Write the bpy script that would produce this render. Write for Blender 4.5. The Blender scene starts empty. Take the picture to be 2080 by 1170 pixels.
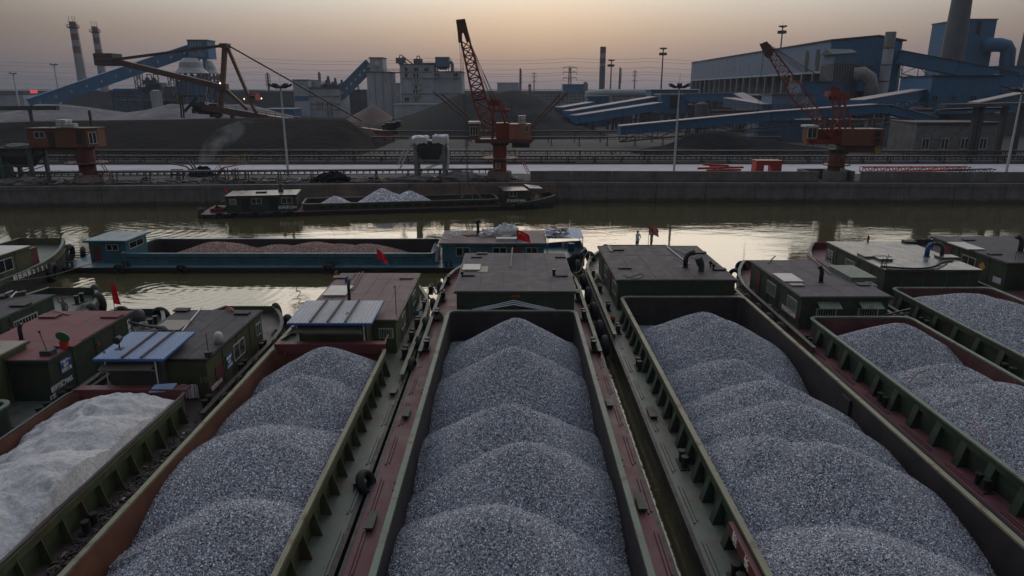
import bpy, math, random
from mathutils import Vector, Matrix, noise
R = random.Random(7)
sc = bpy.context.scene
COL = sc.collection
# ------------------------------------------------------------------ camera
H = 14.0; FPX = 1387.0; PITCH = math.radians(16.05)
cam_d = bpy.data.cameras.new('camera'); cam = bpy.data.objects.new('camera', cam_d); COL.objects.link(cam)
cam.location = (0, 0, H); cam.rotation_euler = (math.pi/2 - PITCH, 0, 0)
cam_d.sensor_width = 36; cam_d.lens = FPX/2080*36; cam_d.clip_start = .1; cam_d.clip_end = 6000
sc.camera = cam
CP, SP = math.cos(PITCH), math.sin(PITCH)
def ray(px, py):
    cx = (px-1040)/FPX; cy = (585-py)/FPX
    return Vector((cx, CP + cy*SP, -SP + cy*CP))
def U(px, py, z):                      # the point of the photo on the level z
    d = ray(px, py); t = (z-H)/d.z
    return Vector((d.x*t, d.y*t, z))
def V(px, py, Y):                      # the point of the photo at ground distance Y
    d = ray(px, py); t = Y/d.y
    return Vector((d.x*t, Y, H + d.z*t))
# ------------------------------------------------------------------ sky, sun, exposure
SUN_EL, SUN_AZ = math.radians(10), math.radians(2)      # azimuth from +Y towards +X
w = bpy.data.worlds.new('World'); sc.world = w; w.use_nodes = True
nt = w.node_tree; N = nt.nodes; L = nt.links; N.clear()
def nd(t, **k):
    n = N.new(t)
    for a, b in k.items(): setattr(n, a, b)
    return n
def mth(op, a, b=None, c=None, clamp=False):
    n = nd('ShaderNodeMath', operation=op, use_clamp=clamp)
    for i, v in enumerate((a, b, c)):
        if v is None: continue
        if isinstance(v, (int, float)): n.inputs[i].default_value = v
        else: L.new(v, n.inputs[i])
    return n.outputs[0]
def smooth(v, a, b, lo=0., hi=1.):
    n = nd('ShaderNodeMapRange', interpolation_type='SMOOTHSTEP')
    L.new(v, n.inputs[0])
    for i, q in enumerate((a, b, lo, hi)): n.inputs[i+1].default_value = q
    return n.outputs[0]
tc = nd('ShaderNodeTexCoord'); sep = nd('ShaderNodeSeparateXYZ'); L.new(tc.outputs['Generated'], sep.inputs[0])
X_, Y_, Z_ = sep.outputs
ramp = nd('ShaderNodeValToRGB'); cr = ramp.color_ramp; cr.interpolation = 'B_SPLINE'
stops = [(0.0, (.20, .185, .215)), (.018, (.25, .215, .235)), (.045, (.35, .265, .245)), (.075, (.50, .385, .315)), (.105, (.66, .59, .51)),
         (.14, (.88, .88, .86)), (.20, (1.65, 1.52, 1.29)), (.30, (1.72, 1.62, 1.42)), (.42, (1.0, 1.0, 1.02)), (.62, (.71, .80, .98)), (1., (.52, .61, .82))]
SK = 0.5
while len(cr.elements) < len(stops): cr.elements.new(.5)
for e, (p, c) in zip(cr.elements, stops): e.position = p; e.color = (c[0]*SK, c[1]*SK, c[2]*SK, 1)
nz = nd('ShaderNodeTexNoise'); nz.inputs['Scale'].default_value = 1.6; nz.inputs['Detail'].default_value = 5
mp = nd('ShaderNodeMapping'); mp.inputs['Scale'].default_value = (1, 1, 7); L.new(tc.outputs['Generated'], mp.inputs[0]); L.new(mp.outputs[0], nz.inputs['Vector'])
zz = mth('ADD', mth('MAXIMUM', Z_, 0.0), mth('MULTIPLY', mth('SUBTRACT', nz.outputs[0], .5), .022))
L.new(zz, ramp.inputs[0])
hl = mth('SQRT', mth('ADD', mth('MULTIPLY', X_, X_), mth('MULTIPLY', Y_, Y_)))
ca = mth('DIVIDE', mth('ADD', mth('MULTIPLY', X_, math.sin(SUN_AZ)), mth('MULTIPLY', Y_, math.cos(SUN_AZ))), mth('MAXIMUM', hl, .001))
az = mth('POWER', smooth(ca, .50, 1.0), 1.7)
azf = mth('ADD', mth('MULTIPLY', az, .84), .16)
up = mth('MULTIPLY', smooth(Z_, .115, .30), 1.0)
hif = smooth(ca, -1.0, 1.0, .24, 1.08)
zen = smooth(Z_, .6, 1.0, 0., .75)
hi = mth('ADD', mth('MULTIPLY', hif, mth('SUBTRACT', 1.0, zen)), zen)
fac = mth('ADD', mth('MULTIPLY', azf, mth('SUBTRACT', 1.0, up)), mth('MULTIPLY', hi, up))
mul = nd('ShaderNodeVectorMath', operation='SCALE'); L.new(ramp.outputs[0], mul.inputs[0]); L.new(fac, mul.inputs['Scale'])
sky = nd('ShaderNodeTexSky', sky_type='NISHITA', sun_disc=False, sun_elevation=SUN_EL, sun_rotation=SUN_AZ, dust_density=6.0, air_density=1.5)
b1 = nd('ShaderNodeBackground'); L.new(mul.outputs[0], b1.inputs[0]); b1.inputs[1].default_value = 2.0
b2 = nd('ShaderNodeBackground'); L.new(sky.outputs[0], b2.inputs[0]); b2.inputs[1].default_value = .006
ad = nd('ShaderNodeAddShader'); L.new(b1.outputs[0], ad.inputs[0]); L.new(b2.outputs[0], ad.inputs[1])
wo = nd('ShaderNodeOutputWorld'); L.new(ad.outputs[0], wo.inputs[0])
sd = bpy.data.lights.new('sun', 'SUN'); sd.energy = .5; sd.angle = math.radians(45); sd.color = (1, .84, .68)
sun = bpy.data.objects.new('sun', sd); COL.objects.link(sun)
sun.rotation_euler = Vector((math.sin(SUN_AZ)*math.cos(SUN_EL+.26), math.cos(SUN_AZ)*math.cos(SUN_EL+.26), math.sin(SUN_EL+.26))).to_track_quat('Z', 'Y').to_euler()
sc.view_settings.view_transform = 'Standard'; sc.view_settings.look = 'None'; sc.view_settings.gamma = 1
sc.view_settings.exposure = -.36; sc.view_settings.use_curve_mapping = False
sc.render.engine = 'CYCLES'; sc.cycles.max_bounces = 6; sc.cycles.diffuse_bounces = 3; sc.cycles.glossy_bounces = 3
sc.cycles.volume_bounces = 0; sc.cycles.use_denoising = True
sc.cycles.caustics_reflective = False; sc.cycles.caustics_refractive = False
# ------------------------------------------------------------------ materials
MC = {}
def mat(name, col, rough=.6, var=.3, scale=.9, rust=0., rustcol=(.09, .035, .018), bump=0., bscale=12., metal=0., streak=0., ribs=0., ribdir='X', spec=.35, grime=0., tide=0.):
    if name in MC: return MC[name]
    m = bpy.data.materials.new(name); m.use_nodes = True; MC[name] = m
    t = m.node_tree; n = t.nodes; l = t.links; b = n['Principled BSDF']
    b.inputs['Roughness'].default_value = rough; b.inputs['Metallic'].default_value = metal
    b.inputs['Specular IOR Level'].default_value = spec
    g = n.new('ShaderNodeNewGeometry'); pos = g.outputs['Position']
    n1 = n.new('ShaderNodeTexNoise'); n1.inputs['Scale'].default_value = scale; n1.inputs['Detail'].default_value = 6; n1.inputs['Roughness'].default_value = .65
    l.new(pos, n1.inputs['Vector'])
    r = n.new('ShaderNodeMapRange'); l.new(n1.outputs[0], r.inputs[0])
    for i, q in enumerate((.3, .7, 1-var, 1+var)): r.inputs[i+1].default_value = q
    mx = n.new('ShaderNodeVectorMath'); mx.operation = 'SCALE'; mx.inputs[0].default_value = col; l.new(r.outputs[0], mx.inputs['Scale'])
    out = mx.outputs[0]
    def mixin(out, fac, c):
        q = n.new('ShaderNodeMix'); q.data_type = 'RGBA'; l.new(fac, q.inputs[0]); l.new(out, q.inputs[6]); q.inputs[7].default_value = (*c, 1)
        return q.outputs[2]
    def thr(vscale, a, b2, amt, sc3=(1, 1, 1)):
        k = n.new('ShaderNodeTexNoise'); k.inputs['Scale'].default_value = vscale; k.inputs['Detail'].default_value = 8; k.inputs['Roughness'].default_value = .7
        mpp = n.new('ShaderNodeMapping'); mpp.inputs['Scale'].default_value = sc3; l.new(pos, mpp.inputs[0]); l.new(mpp.outputs[0], k.inputs['Vector'])
        q = n.new('ShaderNodeMapRange'); l.new(k.outputs[0], q.inputs[0])
        for i, v in enumerate((a, b2, 0, amt)): q.inputs[i+1].default_value = v
        return q.outputs[0]
    if rust: out = mixin(out, thr(1.7, .62-.2*rust, .70-.1*rust, .85), rustcol)
    if streak: out = mixin(out, thr(1.0, .48, .72, streak, (2.4, 2.4, .16)), tuple(c*.35+.01 for c in col))
    if grime: out = mixin(out, thr(.5, .42, .68, grime), (.045, .040, .036))
    if tide:
        sz = n.new('ShaderNodeSeparateXYZ'); l.new(pos, sz.inputs[0]); k = n.new('ShaderNodeTexNoise'); k.inputs['Scale'].default_value = .8; k.inputs['Detail'].default_value = 6; l.new(pos, k.inputs['Vector'])
        a1 = n.new('ShaderNodeMath'); a1.operation = 'MULTIPLY_ADD'; l.new(k.outputs[0], a1.inputs[0]); a1.inputs[1].default_value = -.9; l.new(sz.outputs[2], a1.inputs[2])
        q = n.new('ShaderNodeMapRange'); l.new(a1.outputs[0], q.inputs[0])
        for i, v in enumerate((-.05, .28, tide, 0)): q.inputs[i+1].default_value = v
        out = mixin(out, q.outputs[0], (.030, .030, .022))
    l.new(out, b.inputs['Base Color'])
    rr = n.new('ShaderNodeMapRange'); l.new(n1.outputs[0], rr.inputs[0])
    for i, q in enumerate((.3, .7, max(.05, rough-.12), min(1, rough+.12))): rr.inputs[i+1].default_value = q
    l.new(rr.outputs[0], b.inputs['Roughness'])
    hgt = None
    if bump:
        k = n.new('ShaderNodeTexNoise'); k.inputs['Scale'].default_value = bscale; k.inputs['Detail'].default_value = 5; l.new(pos, k.inputs['Vector'])
        bp = n.new('ShaderNodeBump'); bp.inputs['Strength'].default_value = 1; bp.inputs['Distance'].default_value = bump; l.new(k.outputs[0], bp.inputs['Height'])
        l.new(bp.outputs[0], b.inputs['Normal']); hgt = bp
    if ribs:
        wv = n.new('ShaderNodeTexWave'); wv.bands_direction = ribdir; wv.inputs['Scale'].default_value = ribs; l.new(pos, wv.inputs['Vector'])
        bp = n.new('ShaderNodeBump'); bp.inputs['Distance'].default_value = .03; l.new(wv.outputs[1], bp.inputs['Height'])
        if hgt: l.new(hgt.outputs[0], bp.inputs['Normal'])
        l.new(bp.outputs[0], b.inputs['Normal'])
    return m
def stone_mat(name, dark, light, scale, rand=False):
    m = bpy.data.materials.new(name); m.use_nodes = True; MC[name] = m
    t = m.node_tree; n = t.nodes; l = t.links; b = n['Principled BSDF']; b.inputs['Roughness'].default_value = .8; b.inputs['Specular IOR Level'].default_value = .3
    rp = n.new('ShaderNodeValToRGB')
    e = rp.color_ramp.elements; e[0].position = 0; e[0].color = (*dark, 1); e[1].position = 1; e[1].color = (*light, 1)
    for p_, k_, tint in ((.22, .17, (1, 1, 1)), (.50, .31, (1, 1, .99)), (.66, .38, (1.08, .97, .86)), (.70, .39, (.96, 1, 1.03)), (.88, .60, (1, 1, 1))):
        q = rp.color_ramp.elements.new(p_); q.color = tuple((dark[c]*(1-k_)+light[c]*k_)*tint[c] for c in range(3))+(1,)
    g = n.new('ShaderNodeNewGeometry')
    if rand:
        oi = n.new('ShaderNodeObjectInfo'); l.new(oi.outputs['Random'], rp.inputs[0]); l.new(rp.outputs[0], b.inputs['Base Color'])
    else:
        vo = n.new('ShaderNodeTexVoronoi'); vo.inputs['Scale'].default_value = scale; l.new(g.outputs['Position'], vo.inputs['Vector'])
        sp = n.new('ShaderNodeSeparateXYZ'); l.new(vo.outputs['Color'], sp.inputs[0]); l.new(sp.outputs[0], rp.inputs[0])
        l.new(rp.outputs[0], b.inputs['Base Color'])
        bp = n.new('ShaderNodeBump'); bp.inputs['Distance'].default_value = .6/scale; bp.invert = True; l.new(vo.outputs['Distance'], bp.inputs['Height']); l.new(bp.outputs[0], b.inputs['Normal'])
    return m
# ------------------------------------------------------------------ mesh building
WL = {}
class MB:
    def __init__(s): s.v = []; s.f = []; s.m = []; s.mi = 0
    def add(s, vs, fs):
        o = len(s.v); s.v += [tuple(v) for v in vs]
        for f in fs: s.f.append(tuple(i+o for i in f)); s.m.append(s.mi)
        return s
    def obb(s, c, a, b, d):
        c, a, b, d = map(Vector, (c, a, b, d))
        if a.cross(b).dot(d) < 0: a = -a
        vs = [c+sx*a+sy*b+sz*d for sz in (-1, 1) for sy in (-1, 1) for sx in (-1, 1)]
        return s.add(vs, [(0, 2, 3, 1), (4, 5, 7, 6), (0, 1, 5, 4), (2, 6, 7, 3), (0, 4, 6, 2), (1, 3, 7, 5)])
    def box(s, x0, x1, y0, y1, z0, z1):
        return s.obb(((x0+x1)/2, (y0+y1)/2, (z0+z1)/2), ((x1-x0)/2, 0, 0), (0, (y1-y0)/2, 0), (0, 0, (z1-z0)/2))
    def bar(s, p, q, w, h=None):
        p, q = Vector(p), Vector(q); d = q-p; ln = d.length
        if ln < 1e-6: return s
        d.normalize(); h = h or w
        ref = Vector((0, 0, 1)) if abs(d.z) < .95 else Vector((0, 1, 0))
        x = d.cross(ref).normalized(); y = x.cross(d).normalized()
        return s.obb((p+q)/2, x*w/2, y*h/2, d*ln/2)
    def tube(s, p, q, r, r2=None, n=8, cap=True):
        p, q = Vector(p), Vector(q); r2 = r if r2 is None else r2; d = (q-p).normalized()
        ref = Vector((0, 0, 1)) if abs(d.z) < .95 else Vector((0, 1, 0))
        x = d.cross(ref).normalized(); y = d.cross(x)
        vs = []
        for c, rr in ((p, r), (q, r2)):
            for i in range(n):
                a = 2*math.pi*i/n; vs.append(c+(x*math.cos(a)+y*math.sin(a))*rr)
        fs = [(i, (i+1) % n, n+(i+1) % n, n+i) for i in range(n)]
        if cap: fs += [tuple(range(n-1, -1, -1)), tuple(range(n, 2*n))]
        return s.add(vs, fs)
    def path(s, pts, r, n=6):
        pts = [Vector(p) for p in pts]; rings = []; px_ = None
        for i, p in enumerate(pts):
            d = ((pts[min(i+1, len(pts)-1)]-pts[max(i-1, 0)])).normalized()
            if px_ is None:
                ref = Vector((0, 0, 1)) if abs(d.z) < .9 else Vector((0, 1, 0)); x = d.cross(ref).normalized()
            else: x = (px_-d*px_.dot(d)).normalized()
            px_ = x; y = d.cross(x); rr = r[i] if isinstance(r, (list, tuple)) else r
            rings.append([p+(x*math.cos(2*math.pi*k/n)+y*math.sin(2*math.pi*k/n))*rr for k in range(n)])
        vs = [v for g in rings for v in g]; fs = []
        for i in range(len(pts)-1):
            for k in range(n): fs.append((i*n+k, i*n+(k+1) % n, (i+1)*n+(k+1) % n, (i+1)*n+k))
        fs += [tuple(range(n-1, -1, -1)), tuple(range((len(pts)-1)*n, len(pts)*n))]
        return s.add(vs, fs)
    def lathe(s, c, prof, n=24):            # prof: (r, z)
        c = Vector(c); vs = []
        for r, z in prof:
            for k in range(n):
                a = 2*math.pi*k/n; vs.append(c+Vector((r*math.cos(a), r*math.sin(a), z)))
        fs = [(i*n+k, i*n+(k+1) % n, (i+1)*n+(k+1) % n, (i+1)*n+k) for i in range(len(prof)-1) for k in range(n)]
        fs += [tuple(range(n-1, -1, -1)), tuple(range((len(prof)-1)*n, len(prof)*n))]
        return s.add(vs, fs)
    def prism(s, poly, z0, z1):
        n = len(poly)
        vs = [(x, y, z0) for x, y in poly]+[(x, y, z1) for x, y in poly]
        return s.add(vs, [tuple(range(n-1, -1, -1)), tuple(range(n, 2*n))]+[(i, (i+1) % n, n+(i+1) % n, n+i) for i in range(n)])
    def loft(s, secs, caps=True, closed=True):
        n = len(secs[0]); vs = [v for g in secs for v in g]; fs = []
        for i in range(len(secs)-1):
            for k in range(n if closed else n-1): fs.append((i*n+k, i*n+(k+1) % n, (i+1)*n+(k+1) % n, (i+1)*n+k))
        if caps: fs += [tuple(range(n-1, -1, -1)), tuple(range((len(secs)-1)*n, len(secs)*n))]
        return s.add(vs, fs)
    def torus(s, c, axis, R_, r, n=18, k=8):
        c, ax = Vector(c), Vector(axis).normalized()
        ref = Vector((0, 0, 1)) if abs(ax.z) < .9 else Vector((0, 1, 0)); x = ax.cross(ref).normalized(); y = ax.cross(x)
        vs = []
        for i in range(n):
            a = 2*math.pi*i/n; d = x*math.cos(a)+y*math.sin(a)
            for j in range(k):
                b = 2*math.pi*j/k; vs.append(c+d*(R_+r*math.cos(b))+ax*r*1.15*math.sin(b))
        return s.add(vs, [(i*k+j, ((i+1) % n)*k+j, ((i+1) % n)*k+(j+1) % k, i*k+(j+1) % k) for i in range(n) for j in range(k)])
    def grid(s, nx, ny, fn):
        vs = [fn(i/nx, j/ny) for j in range(ny+1) for i in range(nx+1)]
        return s.add(vs, [(j*(nx+1)+i, j*(nx+1)+i+1, (j+1)*(nx+1)+i+1, (j+1)*(nx+1)+i) for j in range(ny) for i in range(nx)])
    def window(s, c, u, nrm, w_, h_, panes=2, fr=.06, bars=0, up=(0, 0, 1)):   # material 0 frame, 1 glass, 2 curtain
        c, u, n_, up = Vector(c), Vector(u).normalized(), Vector(nrm).normalized(), Vector(up)
        z = up*(h_/2); d = n_*.03; x = u*(w_/2)
        s.mi = 1; s.obb(c-n_*.0, x, z, n_*.012)
        s.mi = 0
        s.obb(c+z, x+u*fr/2, up*fr/2, d); s.obb(c-z, x+u*fr/2, up*fr/2, d)
        for i in range(panes+1): s.obb(c+x*(-1+2*i/panes), u*fr/2, z, d*1.02)
        for i in range(bars): s.obb(c+x*(-1+2*(i+.5)/bars)+n_*.05, u*.012, z, n_*.012)
        s.mi = 0
        return s
    def build(s, name, mats, parent=None, smooth=False, origin=None, kind=None, label=None):
        if not isinstance(mats, (list, tuple)): mats = [mats]
        xs, ys, zs = zip(*s.v)
        o = Vector(origin) if origin is not None else Vector(((min(xs)+max(xs))/2, (min(ys)+max(ys))/2, min(zs)))
        me = bpy.data.meshes.new(name); me.from_pydata([tuple(Vector(v)-o) for v in s.v], [], s.f)
        for m in mats: me.materials.append(m)
        if len(mats) > 1: me.polygons.foreach_set('material_index', s.m)
        if smooth: me.polygons.foreach_set('use_smooth', [True]*len(me.polygons))
        ob = bpy.data.objects.new(name, me); COL.objects.link(ob)
        base = Vector((0, 0, 0))
        if parent is not None: ob.parent = parent; base = WL[parent]
        ob.location = o-base; WL[ob] = o
        if kind: ob['kind'] = kind
        if label: ob['label'] = label
        return ob
def thing(name, label, cat, at=None, group=None, local=False):
    o = bpy.data.objects.new(name, None); COL.objects.link(o); o.empty_display_size = .3
    o['label'] = label; o['category'] = cat
    if group: o['group'] = group
    if local: WL[o] = Vector((0, 0, 0))
    else: o.location = at; WL[o] = Vector(at)
    return o
def tag(o, label, cat, group=None, kind=None):
    o['label'] = label
    if cat: o['category'] = cat
    if group: o['group'] = group
    if kind: o['kind'] = kind
    return o
def dup(o, delta, parent, name=None):      # a copy of one part, sharing its mesh, moved by delta
    c = o.copy(); COL.objects.link(c); c.parent = parent
    wl = WL[o]+Vector(delta); WL[c] = wl; c.location = wl-(WL[parent] if parent is not None else Vector((0, 0, 0)))
    return c
def text_mesh(s_, size, mat_, name, parent, c, u, up_, off=.0, bold=.012):
    """flat lettering on a surface: c centre, u reading direction, up_ upward direction (frame coordinates)"""
    cu = bpy.data.curves.new(name, 'FONT'); cu.body = s_; cu.size = size; cu.align_x = 'CENTER'; cu.align_y = 'CENTER'; cu.offset = bold; cu.extrude = .004; cu.resolution_u = 2
    t = bpy.data.objects.new(name, cu); COL.objects.link(t)
    dg = bpy.context.evaluated_depsgraph_get(); dg.update()
    me = bpy.data.meshes.new_from_object(t.evaluated_get(dg)); bpy.data.objects.remove(t)
    u, up_ = Vector(u).normalized(), Vector(up_).normalized(); n_ = u.cross(up_)
    M = Matrix((u, up_, n_)).transposed()
    me.transform(M.to_4x4()); me.materials.clear(); me.materials.append(mat_)
    o = bpy.data.objects.new(name, me); COL.objects.link(o); c = Vector(c)+n_*off
    if parent is not None: o.parent = parent; o.location = c-WL[parent]
    else: o.location = c
    WL[o] = c
    return o
M = dict(
 green=mat('green_paint', (.020, .038, .023), .6, .4, 1.3, rust=.38, streak=.7, grime=.35, bump=.02, bscale=1.6),
 green2=mat('olive_green_paint', (.055, .070, .030), .55, .35, 1.3, rust=.45, streak=.6, grime=.4, bump=.02, bscale=1.6),
 rim=mat('pale_green_rim_paint', (.12, .155, .115), .6, .3, 2, rust=.42, grime=.35, bump=.003),
 rimy=mat('worn_yellow_green_rim', (.18, .175, .11), .6, .3, 2, rust=.5, grime=.35, bump=.003),
 deckg=mat('green_grey_deck_paint', (.085, .105, .080), .5, .35, 1.1, rust=.60, rustcol=(.105, .060, .038), grime=.35, bump=.006, bscale=5),
 deckr=mat('dark_red_deck_paint', (.115, .034, .040), .6, .28, 1.1, rust=.15, grime=.35, bump=.004, bscale=6),
 deckb=mat('dirty_brown_deck', (.060, .045, .040), .6, .4, 1.4, rust=.3, grime=.6, bump=.012, bscale=6),
 hull=mat('black_hull_tar', (.014, .014, .015), .6, .4, 1.2, rust=.3, bump=.02, bscale=2),
 hold=mat('dark_steel_hold', (.020, .017, .020), .6, .4, 1.0, rust=.30, rustcol=(.05, .024, .020), streak=.5, bump=.006),
 holdr=mat('dark_red_hold', (.075, .026, .026), .55, .4, 1.0, rust=.30, streak=.6, bump=.006),
 rustr=mat('rusty_orange_hold', (.11, .040, .022), .65, .35, 1.0, rust=.3, streak=.5, bump=.008),
 roof=mat('dark_mauve_roof', (.060, .050, .058), .75, .25, 1.6, grime=.35, bump=.004, bscale=4),
 roofd=mat('charcoal_roof', (.038, .033, .039), .75, .3, 1.6, grime=.3, bump=.004, bscale=4),
 roofr=mat('dull_red_roof', (.15, .050, .054), .75, .2, 1.6, grime=.25, bump=.004, bscale=4),
 roofm=mat('worn_red_brown_roof', (.12, .072, .075), .7, .3, 1.4, rust=.3, rustcol=(.16, .10, .085), grime=.4, bump=.005, bscale=4),
 roofs=mat('shiny_grey_roof', (.10, .098, .10), .32, .3, 1.2, grime=.35, bump=.004, bscale=3, spec=.5),
 seam=mat('dark_seam', (.012, .012, .012), .7),
 cream=mat('pale_hatch_cover', (.42, .40, .36), .5, .15, 3, grime=.25),
 beige=mat('weathered_beige_board', (.22, .19, .15), .6, .25, 3, grime=.35),
 blue=mat('blue_barge_paint', (.030, .100, .135), .5, .35, 1.2, rust=.28, streak=.45, bump=.004),
 blued=mat('blue_grey_deck', (.07, .15, .18), .42, .35, 1.2, rust=.35, grime=.4, bump=.006, bscale=5),
 glass=mat('dark_glass', (.012, .014, .016), .12, .2, 2, spec=.8),
 white=mat('white_frame', (.36, .38, .37), .5, .15, 3, grime=.2),
 wood=mat('weathered_wood', (.16, .12, .085), .7, .35, 4, bump=.006),
 woodd=mat('dark_timber', (.045, .032, .026), .7, .35, 4, bump=.006),
 rubber=mat('tyre_rubber', (.010, .010, .011), .75, .3, 5, bump=.008, bscale=20),
 black=mat('black_iron', (.015, .014, .014), .55, .3, 3, rust=.3, bump=.003),
 rope=mat('mooring_rope', (.10, .095, .085), .85, .3, 20, bump=.01, bscale=40),
 red=mat('red_flag_cloth', (.55, .010, .022), .8, .15, 3),
 yellow=mat('yellow_star', (.8, .55, .05), .8, .1, 3),
 salmon=mat('faded_red_flag', (.36, .13, .085), .8, .15, 3),
 redp=mat('signal_red_paint', (.42, .030, .022), .5, .25, 2, grime=.25),
 maroon=mat('maroon_board', (.10, .020, .024), .55, .3, 2, rust=.3, grime=.3),
 txtw=mat('white_lettering', (.60, .60, .58), .6, .25, 9),
 txtr=mat('red_lettering', (.35, .05, .03), .6, .25, 9),
 sblue=mat('blue_sign', (.02, .055, .19), .5, .15, 4),
 cor=mat('blue_white_corrugated', (.34, .37, .42), .4, .3, 2.0, grime=.25, ribs=5.2, ribdir='X', bump=.003),
 corb=mat('blue_corrugated', (.20, .29, .46), .4, .2, 2.0, grime=.2, ribs=5.2, ribdir='X'),
 edge=mat('bright_blue_edge', (.02, .10, .30), .45, .2, 3, grime=.2),
 concrete=mat('quay_concrete', (.13, .125, .125), .85, .35, .6, rust=.12, rustcol=(.16, .13, .11), streak=.65, grime=.35, bump=.02, bscale=3, tide=.8),
 concrete2=mat('reddish_quay_concrete', (.15, .115, .105), .85, .35, .6, rust=.12, rustcol=(.10, .07, .06), streak=.6, grime=.3, bump=.02, bscale=3, tide=.8),
 dusty=mat('dusty_ground', (.032, .028, .028), .95, .45, .15, bump=.05, bscale=2),
 road=mat('pale_concrete_road', (.36, .34, .37), .8, .2, .2, grime=.25, bump=.01),
 belt=mat('conveyor_dark_steel', (.030, .026, .026), .7, .4, 2, rust=.4, bump=.004),
 belt2=mat('conveyor_teal_steel', (.040, .065, .062), .7, .4, 2, rust=.4, bump=.004),
 galv=mat('pale_galvanised_pole', (.42, .45, .47), .45, .15, 2),
 lampd=mat('dark_mast_steel', (.030, .032, .035), .6, .2, 2),
 orange=mat('crane_orange_red', (.20, .034, .020), .5, .3, 1.2, rust=.30, grime=.25, bump=.003),
 orange2=mat('dull_orange_paint', (.125, .042, .022), .55, .3, 1.2, rust=.3, grime=.3, bump=.003),
 salmonp=mat('faded_pink_orange_panel', (.26, .10, .075), .55, .2, 1.2, rust=.2, grime=.2, ribs=2.0),
 stack=mat('stacker_ochre', (.10, .050, .024), .6, .35, 1, rust=.4),
 stackd=mat('stacker_brown_steel', (.070, .032, .024), .65, .35, 1, rust=.4),
 bblue=mat('blue_cladding', (.032, .105, .215), .7, .18, .12, streak=.25, ribs=.7, ribdir='X'),
 bblue2=mat('pale_blue_cladding', (.10, .155, .24), .7, .2, .12, streak=.3, ribs=.35, ribdir='Y'),
 bblue3=mat('grey_blue_cladding', (.07, .115, .18), .7, .2, .12, streak=.3, ribs=.35, ribdir='X'),
 gtop=mat('gallery_roof_pinkish', (.25, .215, .22), .7, .2, .3),
 bgrey=mat('grey_concrete_building', (.30, .32, .355), .85, .22, .15, streak=.35, bump=.02),
 bgrey2=mat('dark_plant_grey', (.075, .080, .090), .8, .35, .2, streak=.4),
 brick=mat('grey_brick_plaster', (.17, .165, .165), .85, .3, 1.2, streak=.35, bump=.03, bscale=4),
 darkst=mat('dark_structural_steel', (.045, .045, .050), .75, .35, .3, rust=.3),
 silo=mat('pale_grey_silo_cladding', (.26, .26, .27), .6, .2, .3, ribs=.8),
 chw=mat('chimney_concrete', (.22, .23, .25), .8, .2, .15, streak=.4),
 chr=mat('chimney_red_band', (.14, .055, .055), .8, .25, .15),
 coal=mat('coal', (.006, .007, .010), .95, .5, .5, bump=.3, bscale=.8, spec=.05),
 coalb=mat('brownish_coal', (.007, .006, .006), .95, .5, .35, rust=.3, rustcol=(.012, .011, .012), bump=.3, bscale=.8, spec=.05, streak=.5),
 hopper=mat('pale_teal_hopper_steel', (.13, .155, .145), .7, .3, 2, rust=.3),
 ash=mat('pale_ash', (.13, .12, .12), .95, .5, .12, bump=.5, bscale=.6, streak=.3),
 ashb=mat('brown_ore', (.085, .055, .045), .9, .35, .2, bump=.15, bscale=1.2),
 tarp=mat('white_tarpaulin', (.45, .46, .49), .6, .2, 2, bump=.05, bscale=3),
 plastic=mat('grey_plastic_bags', (.45, .46, .47), .3, .3, 6, bump=.03, bscale=9, spec=.5),
 skin=mat('skin', (.30, .16, .10), .6, .1, 4), hair=mat('black_hair', (.008, .007, .007), .5, .2, 9),
 shirtw=mat('pale_shirt', (.45, .47, .50), .8, .12, 6), shirtg=mat('grey_green_patterned_shirt', (.20, .25, .22), .8, .7, 14),
 shirtb=mat('lilac_grey_tank_top', (.19, .19, .26), .8, .2, 6), shortg=mat('green_shorts', (.02, .12, .08), .8, .2, 6), trous=mat('dark_trousers', (.016, .016, .020), .8, .2, 6),
 purple=mat('dull_purple_trousers', (.09, .06, .12), .8, .2, 6),
)
GL = [M['white'], M['glass']]
GD = [M['green'], M['glass']]
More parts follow.
